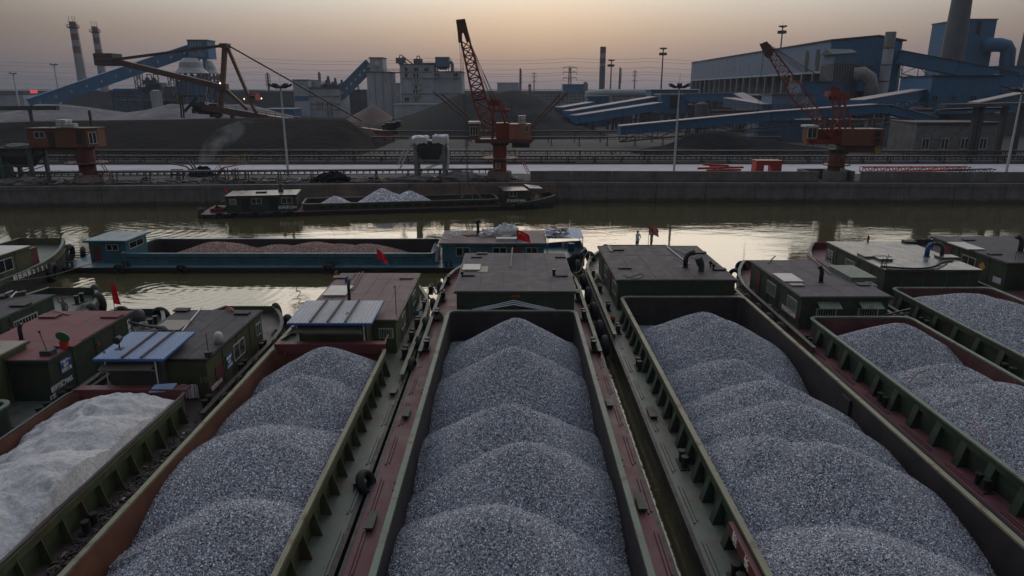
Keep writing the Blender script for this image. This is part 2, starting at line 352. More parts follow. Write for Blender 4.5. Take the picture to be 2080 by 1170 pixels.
# ------------------------------------------------------------------ water
def water_mat():
    m = bpy.data.materials.new('river_water'); m.use_nodes = True; t = m.node_tree; n = t.nodes; l = t.links; b = n['Principled BSDF']
    b.inputs['Base Color'].default_value = (.062, .052, .022, 1); b.inputs['Roughness'].default_value = .03; b.inputs['IOR'].default_value = 1.75
    g = n.new('ShaderNodeNewGeometry')
    def mt(op, a, bb=None):
        q = n.new('ShaderNodeMath'); q.operation = op
        for i, v in enumerate((a, bb)):
            if v is None: continue
            if isinstance(v, (int, float)): q.inputs[i].default_value = v
            else: l.new(v, q.inputs[i])
        return q.outputs[0]
    def wave(sc3, s_, det, amp):
        mp_ = n.new('ShaderNodeMapping'); mp_.inputs['Scale'].default_value = sc3; l.new(g.outputs['Position'], mp_.inputs[0])
        k = n.new('ShaderNodeTexNoise'); k.inputs['Scale'].default_value = s_; k.inputs['Detail'].default_value = det; l.new(mp_.outputs[0], k.inputs['Vector'])
        return mt('MULTIPLY', k.outputs[0], amp)
    h = mt('ADD', wave((.5, 1.3, 1), .45, 2, .034), wave((.45, 1.7, 1), 1.7, 3, .012))
    # patches of stronger and calmer water
    k = n.new('ShaderNodeTexNoise'); k.inputs['Scale'].default_value = .045; k.inputs['Detail'].default_value = 2; l.new(g.outputs['Position'], k.inputs['Vector'])
    q = n.new('ShaderNodeMapRange'); l.new(k.outputs[0], q.inputs[0])
    for i, v in enumerate((.38, .62, .35, 1.25)): q.inputs[i+1].default_value = v
    h = mt('MULTIPLY', h, q.outputs[0])
    for c, rad, amp, fr in ((U(330, 590, 0), 13, .0045, 8.0), (U(250, 470, 0), 15, .006, 6.0)):
        vs = n.new('ShaderNodeVectorMath'); vs.operation = 'DISTANCE'; l.new(g.outputs['Position'], vs.inputs[0]); vs.inputs[1].default_value = c
        d = vs.outputs['Value']
        s_ = mt('SINE', mt('MULTIPLY', d, fr)); f = n.new('ShaderNodeMapRange'); l.new(d, f.inputs[0])
        for i, v in enumerate((2, rad, amp, 0)): f.inputs[i+1].default_value = v
        h = mt('ADD', h, mt('MULTIPLY', s_, f.outputs[0]))
    bp = n.new('ShaderNodeBump'); bp.inputs['Strength'].default_value = 1; bp.inputs['Distance'].default_value = 1.0; l.new(h, bp.inputs['Height'])
    l.new(bp.outputs[0], b.inputs['Normal'])
    return m
MB().grid(1, 1, lambda u, v: (-1000+2000*u, -300+520*v, 0)).build('water', water_mat(), origin=(0, 0, 0), kind='structure')
# ------------------------------------------------------------------ quay and ground
QL = [(-300, 82.), (-65, 84.9), (5.8, 89.4), (70, 87.9), (300, 84.)]
def quay_y(x):
    for (a, b), (c, d) in zip(QL, QL[1:]):
        if a <= x <= c: return b+(d-b)*(x-a)/(c-a)
    return 88.
GZ = 2.70
gm = MB(); xs_ = [-1000]+[p[0] for p in QL]+[1000]
fy = [82.]+[p[1]+.8 for p in QL]+[84.]
for i in range(len(xs_)-1):
    gm.add([(xs_[i], fy[i], GZ), (xs_[i+1], fy[i+1], GZ), (xs_[i+1], 1250, GZ), (xs_[i], 1250, GZ)], [(0, 1, 2, 3)])
gm.build('ground', M['dusty'], origin=(0, 0, 0), kind='structure')
qw = bpy.data.objects.new('quay_wall', None); COL.objects.link(qw); qw['kind'] = 'structure'; qw['label'] = 'long stained concrete quay wall along the river'; WL[qw] = Vector((0, 0, 0))
step = 6.4; x = -122.
while x < 130:
    x2 = x+step; ym = (quay_y(x)+quay_y(x2))/2
    a = Vector((x+.03, quay_y(x), 0)); b = Vector((x2-.03, quay_y(x2), 0)); u = (b-a)/2; n_ = Vector((-u.y, u.x, 0)).normalized(); c = (a+b)/2
    reddish = -26 < c.x < 4
    off = R.uniform(-.02, .02)
    MB().obb(c+n_*(.5+off)+Vector((0, 0, .25)), u, n_*.5, (0, 0, 1.9)).build('concrete_panel', M['concrete2' if reddish else 'concrete'], qw)
    MB().obb(c+n_*(.42+off)+Vector((0, 0, 2.39)), u, n_*.5, (0, 0, .235)).build('coping_slab', M['concrete2' if reddish else 'concrete'], qw)
    x = x2
pw = thing('parapet_wall', 'long grey concrete flood parapet standing on the quay edge', 'wall', (40, 89, GZ))
x = 1.8+.6
while x < 128:
    x2 = x+5.4
    if not (38.6 < (x+x2)/2 < 45.):
        a = Vector((x+.025, quay_y(x)+1.5, 0)); b = Vector((x2-.025, quay_y(x2)+1.5, 0)); u = (b-a)/2; n_ = Vector((-u.y, u.x, 0)).normalized(); c = (a+b)/2
        MB().obb(c+Vector((0, 0, GZ+.62)), u, n_*.14, (0, 0, .63)).build('wall_panel', M['concrete'], pw)
    x = x2
# recess of the parapet round the crane base
for xx in (38.9, 44.9):
    MB().box(xx-.14, xx+.14, 90.3, 93.4, GZ, GZ+1.25).build('wall_panel', M['concrete'], pw)
MB().box(38.76, 45.04, 93.4, 93.65, GZ, GZ+1.25).build('wall_panel', M['concrete'], pw)
def strip(name, pts, m, z, kind='structure'):
    return MB().add([(x, y, z) for x, y in pts], [tuple(range(len(pts)))]).build(name, m, origin=(0, 0, z), kind=kind)
def band(name, ya, yb, ybl, ytl, m, z):    # from image rows
    pts = [U(-400, ybl, z), U(2480, yb, z), U(2480, ya, z), U(-400, ytl, z)]
    return strip(name, [(p.x, p.y) for p in pts], m, z)
band('road', 333, 353, 353, 336, M['road'], GZ+.02)
band('track_bed', 319, 332, 333, 320, mat('dark_track_bed', (.016, .014, .015), .95, .4, .6, bump=.04, bscale=4, spec=.1), GZ+.01)
rl = MB()
for yy_ in (330.5, 327.5, 324.2, 322.): p = U(-400, yy_+1, GZ); q = U(2480, yy_-.3, GZ); rl.bar((p.x, p.y, GZ+.1), (q.x, q.y, GZ+.1), .10, .16)
rl.build('rails', M['road'], kind='structure')
# kerbs along the far side of the road
kb = MB(); p = U(-400, 332, GZ); q = U(2480, 329.5, GZ)
kb.bar((p.x, p.y, GZ+.12), (q.x, q.y, GZ+.12), .35, .24); kb.build('kerb', M['concrete'], kind='structure')
# ------------------------------------------------------------------ haze
hz = bpy.data.materials.new('haze_air'); hz.use_nodes = True; t = hz.node_tree; t.nodes.clear()
o_ = t.nodes.new('ShaderNodeOutputMaterial'); pv = t.nodes.new('ShaderNodeVolumePrincipled'); pv.inputs['Color'].default_value = (.72, .83, 1, 1)
pv.inputs['Density'].default_value = .00016; pv.inputs['Anisotropy'].default_value = .25; t.links.new(pv.outputs[0], o_.inputs['Volume'])
MB().box(-1100, 1100, -330, 1300, -3, 96).build('haze', hz, kind='stuff')
# ------------------------------------------------------------------ gravel loads
def rocks_group(name, m, density, size):
    g = bpy.data.node_groups.new(name, 'GeometryNodeTree')
    g.interface.new_socket('Geometry', in_out='INPUT', socket_type='NodeSocketGeometry'); g.interface.new_socket('Geometry', in_out='OUTPUT', socket_type='NodeSocketGeometry')
    n = g.nodes; l = g.links; i = n.new('NodeGroupInput'); o = n.new('NodeGroupOutput')
    d = n.new('GeometryNodeDistributePointsOnFaces'); d.inputs['Density'].default_value = density; l.new(i.outputs[0], d.inputs[0])
    ic = n.new('GeometryNodeMeshIcoSphere'); ic.inputs['Radius'].default_value = size; ic.inputs['Subdivisions'].default_value = 1
    sm = n.new('GeometryNodeSetMaterial'); sm.inputs['Material'].default_value = m; l.new(ic.outputs[0], sm.inputs[0])
    ins = n.new('GeometryNodeInstanceOnPoints'); l.new(d.outputs[0], ins.inputs[0]); l.new(sm.outputs[0], ins.inputs['Instance'])
    rv = n.new('FunctionNodeRandomValue'); rv.data_type = 'FLOAT_VECTOR'; rv.inputs[0].default_value = (.55, .5, .35); rv.inputs[1].default_value = (1.45, 1.1, .9); l.new(rv.outputs[0], ins.inputs['Scale'])
    rr = n.new('FunctionNodeRandomValue'); rr.data_type = 'FLOAT_VECTOR'; rr.inputs[0].default_value = (0, 0, 0); rr.inputs[1].default_value = (6.28, 6.28, 6.28); rr.inputs['Seed'].default_value = 5; l.new(rr.outputs[0], ins.inputs['Rotation'])
    j = n.new('GeometryNodeJoinGeometry'); l.new(i.outputs[0], j.inputs[0]); l.new(ins.outputs[0], j.inputs[0]); l.new(j.outputs[0], o.inputs[0])
    return g
ST = stone_mat('loose_grey_stone', (.030, .031, .037), (.90, .91, .96), 1, True)
STB = stone_mat('gravel_bed', (.018, .020, .027), (.55, .58, .66), 21)
PK = stone_mat('pinkish_stone', (.09, .055, .045), (.66, .43, .36), 1, True)
PKB = stone_mat('pinkish_gravel_bed', (.08, .05, .04), (.46, .30, .25), 12)
RG = rocks_group('gravel_scatter', ST, 500, .028)
RGP = rocks_group('pink_gravel_scatter', PK, 90, .05)
SAND = mat('pale_sand', (.43, .42, .415), .95, .26, 7., grime=.22, bump=.05, bscale=11)
def load(label, x0, x1, y0, y1, peaks, zmin=.3, slope=.62, res=.16, bedm=STB, group=RG, rnd=.32, nz_=.035, rough=0., name='gravel_load', loc=None, rot=0., dents=0):
    DN = [(R.gauss((x0+x1)/2-.5, .95), R.uniform(y0, y1), R.uniform(.10, .30), R.uniform(.03, .13)) for _ in range(dents)]
    nx = max(8, int((x1-x0)/res)); ny = max(8, int((y1-y0)/res)); vs = []
    for j in range(ny+1):
        y = y0+(y1-y0)*j/ny
        for i in range(nx+1):
            x = x0+(x1-x0)*i/nx; wob = noise.noise(Vector((x*.35, y*.35, 1.7)))*.35
            best = -9
            for pk in peaks:
                px_, py_, pz = pk[:3]; s_ = pk[3] if len(pk) > 3 else slope; a = rnd
                dx, dy = x-px_, y-py_; r = math.sqrt(dx*dx+dy*dy*(pk[4] if len(pk) > 4 else 1.))
                r = r*(1+.10*noise.noise(Vector((math.atan2(dy, dx)*1.3, px_, py_))))
                z = pz-(math.sqrt((s_*r)**2+a*a)-a)
                best = max(best, z)
            z = best+noise.noise(Vector((x*1.1, y*1.1, 3)))*nz_+noise.noise(Vector((x*3.1, y*3.1, 8)))*nz_*.45+wob*.12
            if rough:
                q = noise.noise(Vector((x*.9, y*1.5, 11))); z += -abs(q)*rough+max(0, noise.noise(Vector((x*2.3, y*2.3, 4)))-.15)*rough*-.8
            for qx, qy, qr, qd in DN:
                e2 = ((x-qx)**2+((y-qy)*1.0)**2)/(qr*qr)
                if e2 < 6: z += -qd*math.exp(-e2)+qd*.45*math.exp(-(math.sqrt(e2)-1.5)**2*3)
            vs.append((x, y, max(z, zmin)))
    fs = [(j*(nx+1)+i, j*(nx+1)+i+1, (j+1)*(nx+1)+i+1, (j+1)*(nx+1)+i) for j in range(ny) for i in range(nx)]
    # a skirt closes the load down to the floor of the hold
    n0 = len(vs); ring = [(i, 0) for i in range(nx+1)]+[(nx, j) for j in range(1, ny+1)]+[(i, ny) for i in range(nx-1, -1, -1)]+[(0, j) for j in range(ny-1, 0, -1)]
    idx = [j*(nx+1)+i for i, j in ring]
    vs += [(vs[k][0], vs[k][1], .08) for k in idx]; m_ = len(idx)
    fs += [(idx[(k+1) % m_], idx[k], n0+k, n0+(k+1) % m_) for k in range(m_)]
    me = bpy.data.meshes.new(name); c = Vector(((x0+x1)/2, (y0+y1)/2, 0))
    me.from_pydata([tuple(Vector(v)-c) for v in vs], [], fs); me.materials.append(bedm); me.polygons.foreach_set('use_smooth', [True]*len(fs))
    o = bpy.data.objects.new(name, me); COL.objects.link(o); o.location = c; WL[o] = c
    if loc is not None:
        M_ = Matrix.Translation(loc) @ Matrix.Rotation(rot, 4, 'Z'); o.location = M_ @ c; o.rotation_euler.z = rot
    if group: o.modifiers.new('scatter', 'NODES').node_group = group
    tag(o, label, 'gravel' if 'gravel' in name else 'sand', kind='stuff')
    return o
# ------------------------------------------------------------------ barges
def rrect(x0, x1, y0, y1, r, k=4):
    pts = []
    for cx, cy, a0 in ((x1-r, y0+r, -90), (x1-r, y1-r, 0), (x0+r, y1-r, 90), (x0+r, y0+r, 180)):
        for i in range(k+1):
            a = math.radians(a0+90*i/k); pts.append((cx+r*math.cos(a), cy+r*math.sin(a)))
    return pts
def ring_wall(mb, outer, inner, z0, z1):
    n = len(outer)
    vs = [(x, y, z0) for x, y in outer]+[(x, y, z1) for x, y in outer]+[(x, y, z1) for x, y in inner]+[(x, y, z0) for x, y in inner]
    fs = []
    for i in range(n):
        j = (i+1) % n
        for a, b in ((0, 1), (1, 2), (2, 3), (3, 0)): fs.append((a*n+i, a*n+j, b*n+j, b*n+i))
    return mb.add(vs, fs)
def hull_secs(xa, xb, y0, yb, bt, st, zd, zb, wl_drop=.0):
    """stations from stern y0 to bow yb: (y, x_left, x_right, deck z)"""
    xc = (xa+xb)/2; hw = (xb-xa)/2; out = []
    S = [(0, .86 if st else 1), (.3, .96 if st else 1), (1.2, 1), (None, 1)]
    for dy, f in S[:3]: out.append((y0+dy, xc-hw*f, xc+hw*f, zd))
    for s_ in (0, .25, .5, .7, .85, .95, 1.):
        y = yb-bt+bt*s_; f = 1-.52*s_**2.4; out.append((y, xc-hw*f, xc+hw*f, zd+(zb-zd)*s_**1.6))
    return out
def bollard_pair(parent, c, m=None, s_=1., along='y'):
    b = MB(); d = .26*s_
    dv = (0, d, 0) if along == 'y' else (d, 0, 0); c = Vector(c)
    b.obb(c+Vector((0, 0, .02)), (.2*s_, 0, 0) if along == 'y' else (.48*s_, 0, 0), (0, .48*s_, 0) if along == 'y' else (0, .2*s_, 0), (0, 0, .03))
    for sg in (-1, 1):
        p = c+Vector(dv)*sg
        b.tube(p, p+Vector((0, 0, .48*s_)), .12*s_, n=12); b.tube(p+Vector((0, 0, .48*s_)), p+Vector((0, 0, .56*s_)), .16*s_, n=12)
    return b.build('bollard', m or M['black'], parent)
def barge(label, xa, xb, y0, yb, hold, zr=2.1, zd=1.0, zb=1.7, bt=7., deckm='deckr', coam='green', rimm='rim', inner='hold', ribs='box', bul_y=None, hullm='hull', rise=.55,
          rimw=.13, name='cargo_barge', local=False, rib_step=1.35, strakes=True, at=None, bulm=None, floor=.08, hcol=None, corner=.45):
    r = thing(name, label, 'barge', at=((xa+xb)/2, (y0+yb)/2, 0) if not local else None, local=local, group='loaded barges moored on the river')
    xc = (xa+xb)/2; S = hull_secs(xa, xb, y0, yb, bt, True, zd, zb)
    hb = MB()
    hb.loft([[(xc+(a-xc)*.93, y+(-1.6 if i > 6 else 0)*((i-6)/4) , -1.2), (a, y, zd*.35), (a, y, z), (b, y, z), (b, y, zd*.35), (xc+(b-xc)*.93, y+(-1.6 if i > 6 else 0)*((i-6)/4), -1.2)] for i, (y, a, b, z) in enumerate(S)], caps=True)
    # the hull is open where the hold is: its top is the deck part
    top = [f for f in range(len(hb.f))]
    keep = []; n = 6
    for k, f in enumerate(hb.f):
        if len(f) == 4 and all(i % n in (2, 3) for i in f): continue
        keep.append(k)
    hb.f = [hb.f[k] for k in keep]; hb.m = [hb.m[k] for k in keep]
    hb.build('hull', M[hullm], r)
    hx0, hx1, hy0, hy1 = hold; t = .07
    dk = MB()
    e = .06
    def dstrip(secs):
        dk.add([v for y, a, b, z in secs for v in ((a+e, y, z), (b-e, y, z))], [(2*i, 2*i+1, 2*i+3, 2*i+2) for i in range(len(secs)-1)])
    aft = [(y, a, b, z) for y, a, b, z in S if y < hy0]; aft.append((hy0+.1, xa, xb, zd)); dstrip(aft)
    fore = [(hy1-.1, xa, xb, zd)]+[(y, a, b, z) for y, a, b, z in S if y > hy1]; dstrip(fore)
    dstrip([(hy0+.1, xa, hx0+.1, zd), (hy1-.1, xa, hx0+.1, zd)]); dstrip([(hy0+.1, hx1-.1, xb, zd), (hy1-.1, hx1-.1, xb, zd)])
    dk.build('deck', M[deckm], r)
    # rubbing strakes along the deck edge
    for sg, xe in ((-1, xa), (1, xb)):
        b = MB(); pts = [Vector((xe if y <= yb-bt else (a if sg < 0 else bb), y, z-.07)) for y, a, bb, z in S]
        for p, q in zip(pts, pts[1:]): b.bar(p, q, .13, .14)
        b.build('rubbing_strake', M['black'], r)
    if strakes:
        y = y0+2.
        st = None
        while y < hy1-1.5:
            for sg, xe in ((1, xa), (-1, xb)):
                if st is None:
                    b = MB(); xx = xe+sg*.22; b.bar((xx, y, zd+.02), (xx, y+2.1, zd+.02), .05, .05); b.bar((xx+.11, y+.1, zd+.02), (xx+.11, y+2., zd+.02), .04, .05)
                    st = b.build('deck_rail_bar', M[deckm], r); sx = xx; sy = y
                else: dup(st, (xe+sg*.22-sx, y-sy, 0), r)
            y += 3.0
    # coaming: outer plating, inner lining, rim
    O = rrect(hx0, hx1, hy0, hy1, corner); I = rrect(hx0+t, hx1-t, hy0+t, hy1-t, corner-t*.5); I2 = rrect(hx0+t+.02, hx1-t-.02, hy0+t+.02, hy1-t-.02, corner-t*.6)
    b = MB(); ring_wall(b, O, I, zd-.03, zr-.04); b.build('coaming', M[coam], r)
    b = MB(); ring_wall(b, rrect(hx0+t+.003, hx1-t-.003, hy0+t+.003, hy1-t-.003, corner-t*.5), I2, floor, zr-.045)
    b.add([(x, y, floor) for x, y in I2], [tuple(range(len(I2)))]); b.build('hold_lining', M[inner], r)
    b = MB(); ring_wall(b, rrect(hx0-rimw*.9, hx1+rimw*.9, hy0-rimw*.9, hy1+rimw*.9, corner+rimw*.9), rrect(hx0+rimw*.55, hx1-rimw*.55, hy0+rimw*.55, hy1-rimw*.55, corner-rimw*.5), zr-.04, zr+.03)
    b.build('coaming_rim', M[rimm], r)
    # brackets on the outside of the coaming
    y = hy0+1.; proto = {}
    while y < hy1-.6 and ribs:
        for sg, xe in ((-1, hx0), (1, hx1)):
            if sg not in proto:
                b = MB()
                if ribs == 'box':
                    f0, f1 = xe+sg*.02, xe+sg*.10; g1 = xe+sg*.36
                    vs = [(f0, y-.17, zd), (g1, y-.17, zd), (f1+sg*.02, y-.17, zr-.18), (f0, y-.17, zr-.18), (f0, y+.17, zd), (g1, y+.17, zd), (f1+sg*.02, y+.17, zr-.18), (f0, y+.17, zr-.18)]
                    b.add(vs, [(0, 1, 2, 3), (7, 6, 5, 4), (0, 4, 5, 1), (1, 5, 6, 2), (2, 6, 7, 3)])
                else:
                    vs = [(xe, y-.02, zd), (xe+sg*.34, y-.02, zd), (xe+sg*.1, y-.02, zr-.12), (xe, y-.02, zr-.12), (xe, y+.02, zd), (xe+sg*.34, y+.02, zd), (xe+sg*.1, y+.02, zr-.12), (xe, y+.02, zr-.12)]
                    b.add(vs, [(0, 1, 2, 3), (7, 6, 5, 4), (0, 4, 5, 1), (1, 5, 6, 2), (2, 6, 7, 3)])
                proto[sg] = (b.build('coaming_bracket', M[coam], r), y)
            else: dup(proto[sg][0], (0, y-proto[sg][1], 0), r)
        y += rib_step
    # stiffening rail under the rim, outside
    for sg, xe in ((-1, hx0), (1, hx1)):
        b = MB(); b.box(min(xe+sg*.01, xe+sg*.12), max(xe+sg*.01, xe+sg*.12), hy0+.6, hy1-.6, zr-.30, zr-.045); b.build('coaming_stringer', M[coam], r)
    # bulwark round the bow
    if bul_y is not None:
        bs = [s_ for s_ in S if s_[0] > bul_y+.3]; bs = [(bul_y, xa, xb, zd)]+bs
        for sg in (0, 1):
            b = MB(); c = MB(); pts = []
            for y, a, bb, z in bs:
                xx = a+.06 if sg == 0 else bb-.06; pts.append(Vector((xx, y, z)))
            hs = [.28]+[rise*(.8+.5*i/len(pts)) for i in range(1, len(pts))]
            inw = 1 if sg == 0 else -1
            secs = [[(p.x, p.y, p.z-.05), (p.x, p.y, p.z+h), (p.x+inw*.05, p.y, p.z+h), (p.x+inw*.05, p.y, p.z-.05)] for p, h in zip(pts, hs)]
            b.loft(secs); b.build('bulwark', M[bulm or coam], r)
            for (p, h), (q, h2) in zip(zip(pts, hs), list(zip(pts, hs))[1:]): c.bar(p+Vector((inw*.05, 0, h+.02)), q+Vector((inw*.05, 0, h2+.02)), .20, .05)
            c.build('bulwark_rail', M[rimm], r)
        y, a, bb, z = bs[-1]; b = MB(); b.box(a, bb, y-.06, y, z-.3, z+rise*1.3); b.build('bow_plate', M[bulm or coam], r)
    return r
def cabin(r, x0, x1, y0, y1, zd, zt, wallm='green', roofm='roof', over=.16, roofedge='green', nx=5, ny=4, wins=(), doors=(), front=(), name='cabin', rails=True, seams=True):
    b = MB(); b.box(x0, x1, y0, y1, zd-.02, zt-.13)
    c = b.build(name, M[wallm], r)
    b = MB(); b.box(x0-over, x1+over, y0-over, y1+over, zt-.13, zt-.02); rf = b.build('roof', M[roofedge], r)
    # the sheets that cover the roof, laid side by side with their joints open
    X0, X1, Y0, Y1 = x0-over+.05, x1+over-.05, y0-over+.05, y1+over-.05; dx = (X1-X0)/nx; dy = (Y1-Y0)/ny
    for i in range(nx):
        for j in range(ny):
            b = MB(); dz = R.uniform(-.004, .004)
            b.box(X0+dx*i+.008, X0+dx*(i+1)-.008, Y0+dy*j+.008, Y0+dy*(j+1)-.008, zt-.019, zt+.012+dz); b.build('roof_sheet', M[roofm], rf)
    # vertical stiffeners on the side walls
    k = max(2, int((y1-y0)/1.6))
    for i in range(1, k):
        y = y0+(y1-y0)*i/k
        for xx, sg in ((x0, -1), (x1, 1)):
            b = MB(); b.box(min(xx, xx+sg*.03), max(xx, xx+sg*.03), y-.025, y+.025, zd, zt-.14); b.build('wall_stiffener', M[wallm], c)
    for side, pos, z, w_, h_, kind in wins:      # side: L R F(near) B
        nrm = dict(L=(-1, 0, 0), R=(1, 0, 0), F=(0, -1, 0), B=(0, 1, 0))[side]; u = dict(L=(0, 1, 0), R=(0, 1, 0), F=(1, 0, 0), B=(1, 0, 0))[side]
        cpt = dict(L=(x0-.02, pos, z), R=(x1+.02, pos, z), F=(pos, y0-.02, z), B=(pos, y1+.02, z))[side]
        b = MB(); b.window(cpt, u, nrm, w_, h_, panes=2 if kind != 'bars' else 1, bars=8 if kind == 'bars' else 0, fr=.05)
        b.build('window', [M['white'] if kind != 'plain' else M[wallm], M['glass']], c)
    for side, pos, w_, h_, m_ in doors:
        xx = x0 if side == 'L' else x1; sg = -1 if side == 'L' else 1
        b = MB(); b.box(min(xx+sg*.004, xx+sg*.045), max(xx+sg*.004, xx+sg*.045), pos-w_/2, pos+w_/2, zd+.08, zd+.08+h_); b.build('door', M[m_], c)
    for pos, z, w_, h_ in front:
        b = MB(); b.box(pos-w_/2, pos+w_/2, y0-.035, y0-.003, z-h_/2, z+h_/2); b.build('shutter', M[wallm], c)
    return c, rf
TY = {}
ORD = ['first', 'second', 'third', 'fourth', 'fifth', 'sixth', 'seventh', 'eighth', 'ninth', 'tenth', 'eleventh', 'twelfth']
def tyres(desc, group, pts, axis, R_=.42, r=.14, order='from the bow'):
    for i, p in enumerate(pts):
        key = (tuple(round(a, 2) for a in axis), R_, r)
        if key not in TY:
            b = MB(); b.torus((0, 0, 0), axis, R_, r); b.m = []; b.m = [0]*len(b.f)
            o = b.build('tyre_fender', M['rubber'], smooth=True, origin=(0, 0, 0)); TY[key] = o
        else:
            o = TY[key].copy(); COL.objects.link(o)
        o.location = p; WL[o] = Vector(p); o.rotation_euler = (R.uniform(-.12, .12), R.uniform(-.12, .12), R.uniform(-.1, .1))
        tag(o, f'{ORD[i]} tyre {desc}'+(f', {order}' if order else '') if len(pts) > 1 else f'black tyre {desc}', 'tyre', group)
def hatch(r, x, y, z, a=.35, b_=.3, m='roof', h=.1, name='roof_hatch'):
    b = MB(); b.box(x-a, x+a, y-b_, y+b_, z, z+h); b.box(x-a-.04, x+a+.04, y-b_-.04, y+b_+.04, z+h, z+h+.03)
    return b.build(name, M[m], r)
# ================================================================== the near row, from the middle outwards
# central barge with the red deck
C_ = barge('central barge with dark red deck, pale green rims and five gravel cones', -4.8, 4.6, 5, 51.6, (-3.55, 3.55, 8, 36.7), deckm='deckr', coam='green', rimm='rim', inner='hold', ribs=None, bul_y=32.5, bulm='maroon', zb=1.2, rise=.42)
cabin(C_, -3.2, 3.6, 37.75, 47.2, 1.0, 2.97, 'green', 'roof', .15, 'green', 5, 4, front=[(-2.0, 2.1, 1.7, 1.0), (2.0, 2.1, 1.7, 1.0)], wins=[('L', 40, 2.1, 1.2, .7, ''), ('L', 44, 2.1, 1.2, .7, ''), ('R', 40, 2.1, 1.2, .7, ''), ('R', 44, 2.1, 1.2, .7, '')])
text_mesh('4495', .26, M['txtr'], 'number_lettering', C_, U(1047, 596.5, 0)*0+Vector((.2, 37.745, 2.64)), (1, 0, 0), (0, 0, 1), .012)
z_ = 2.98
for (px, py, a, b_, m) in ((958, 545, .95, .75, 'cream'),):
    p = U(px, py, z_); hatch(C_, p.x, p.y, z_, a*.55, b_*.9, m, .08)
p = U(980, 547, z_); b = MB(); b.box(p.x-.3, p.x+.35, p.y-.75, p.y+.75, z_+.012, z_+.02); b.build('roof_patch', M['beige'], C_)
for px, py in ((952, 560), (968, 523), (979, 516), (1141, 561), (1138, 523)):
    p = U(px, py, z_); hatch(C_, p.x, p.y, z_, .34, .16, 'seam', .06)
p = U(1125, 560, z_); b = MB(); b.tube(p, p+Vector((0, 0, .3)), .09, n=10); b.tube(p+Vector((0, 0, .3)), p+Vector((0, 0, .42)), .14, n=10); b.build('vent_pipe', M['black'], C_)
p = U(939, 562, z_); b = MB(); b.tube(p, p+Vector((0, 0, .25)), .05, n=8); b.tube(p+Vector((0, -.12, .25)), p+Vector((0, .12, .3)), .1, n=10); b.build('horn', M['black'], C_)
b = MB(); p = U(1037, 544, z_); q = U(1041, 510, z_); b.bar(p+Vector((0, 0, .05)), q+Vector((0, 0, .25)), .09, .04); tag(b.build('wooden_pole', M['wood']), 'pale wooden pole lying on the wide grey roof of the central barge', 'pole')
b = MB(); p = U(1110, 513, z_)+Vector((0, 1.2, 0)); q = U(1070, 512, z_)+Vector((0, 1.1, 0)); b.bar(Vector((1.9, 47.5, 2.95)), Vector((5.2, 47.9, 2.3)), .3, .08); 
# grey gangway frame standing between hold and cabin
b = MB(); 
for k, zz_ in enumerate((0, .17, .34)):
    yk = 37.25+k*.12
    b.path([(-2.3, yk, 1.85+zz_*.2), (-.9, yk, 2.12+zz_*.3), (.1, yk, 2.30+zz_*.5), (1.1, yk, 2.12+zz_*.3), (2.5, yk, 1.85+zz_*.2)], .035, 6)
b.path([(-2.3, 37.25, 1.0), (-2.3, 37.25, 1.9)], .03); b.path([(2.5, 37.25, 1.0), (2.5, 37.25, 1.9)], .03)
b.build('hold_cover_frame', M['galv'], C_)
for y in (33.4, 38.4, 42.3, 46.3):
    bollard_pair(C_, (-4.45, y, 1.12), s_=.9); bollard_pair(C_, (4.25, y, 1.12), s_=.9)
for y in (13, 21.5, 29):
    bollard_pair(C_, (3.83, y, 1.0), s_=.8); bollard_pair(C_, (-3.83, y-1.5, 1.0), s_=.8)
for y in (12, 19.5, 27):
    hatch(C_, 4.2, y, 1.0, .10, .42, 'green', .14, 'deck_fitting'); hatch(C_, -4.4, y-1, 1.0, .10, .42, 'green', .14, 'deck_fitting')
pk = [(*U(1050, 645, 2.95).xy, 2.9), (*U(1045, 706, 2.95).xy, 2.95), (*U(1033, 823, 2.95).xy, 2.95), (*U(1062, 903, 2.95).xy, 2.95), (*U(1000, 1040, 2.95).xy, 2.95), (.2, 11.4, 2.95)]
pk = [(x+.0, y, z) for x, y, z in pk]
load('grey crushed stone in five cones filling the central barge', -3.46, 3.46, 8.1, 36.6, pk, slope=.66, rnd=.22)
# green-decked barge to its right
D_ = barge('green-decked barge beside the central one, two people on its bow', 5.5, 15.0, 4.5, 54.6, (6.6, 13.95, 8, 39.45), deckm='deckg', coam='green', rimm='rimy', inner='hold', ribs='box', bul_y=35, zb=1.5, rise=.36, bt=6, rib_step=1.2)
cabin(D_, 6.5, 13.65, 40.25, 49.6, 1.0, 2.97, 'green', 'roofd', .15, 'green', 6, 3, front=[(8.2, 2.05, 1.7, .9), (12.0, 2.05, 1.7, .9)], wins=[('L', 41.5, 2.1, 1.3, .7, ''), ('L', 45.5, 2.1, 1.3, .7, '')], doors=[('L', 43.6, .8, 1.5, 'maroon'), ('L', 47.6, .8, 1.5, 'maroon')])
def elbow_pipe(parent, p, h, r, bend, m, name='exhaust_pipe'):
    b = MB(); p = Vector(p); bd = Vector(bend)
    b.path([p, p+Vector((0, 0, h*.6)), p+Vector((0, 0, h*.8))+bd*.15, p+Vector((0, 0, h*.95))+bd*.5, p+Vector((0, 0, h))+bd], [r, r, r, r*1.02, r*1.15], 10)
    b.lathe(p, [(r*1.5, 0), (r*1.5, .04)], 12)
    return b.build(name, M[m], parent, smooth=True)
z_ = 2.985
b = MB(); b.box(9.2, 11.8, 52.3, 53.6, 1.4, 1.83); b.build('foredeck_hatch', M['deckg'], D_)
elbow_pipe(D_, U(1392, 543, z_), 1.0, .16, (.55, 0, 0), 'black')
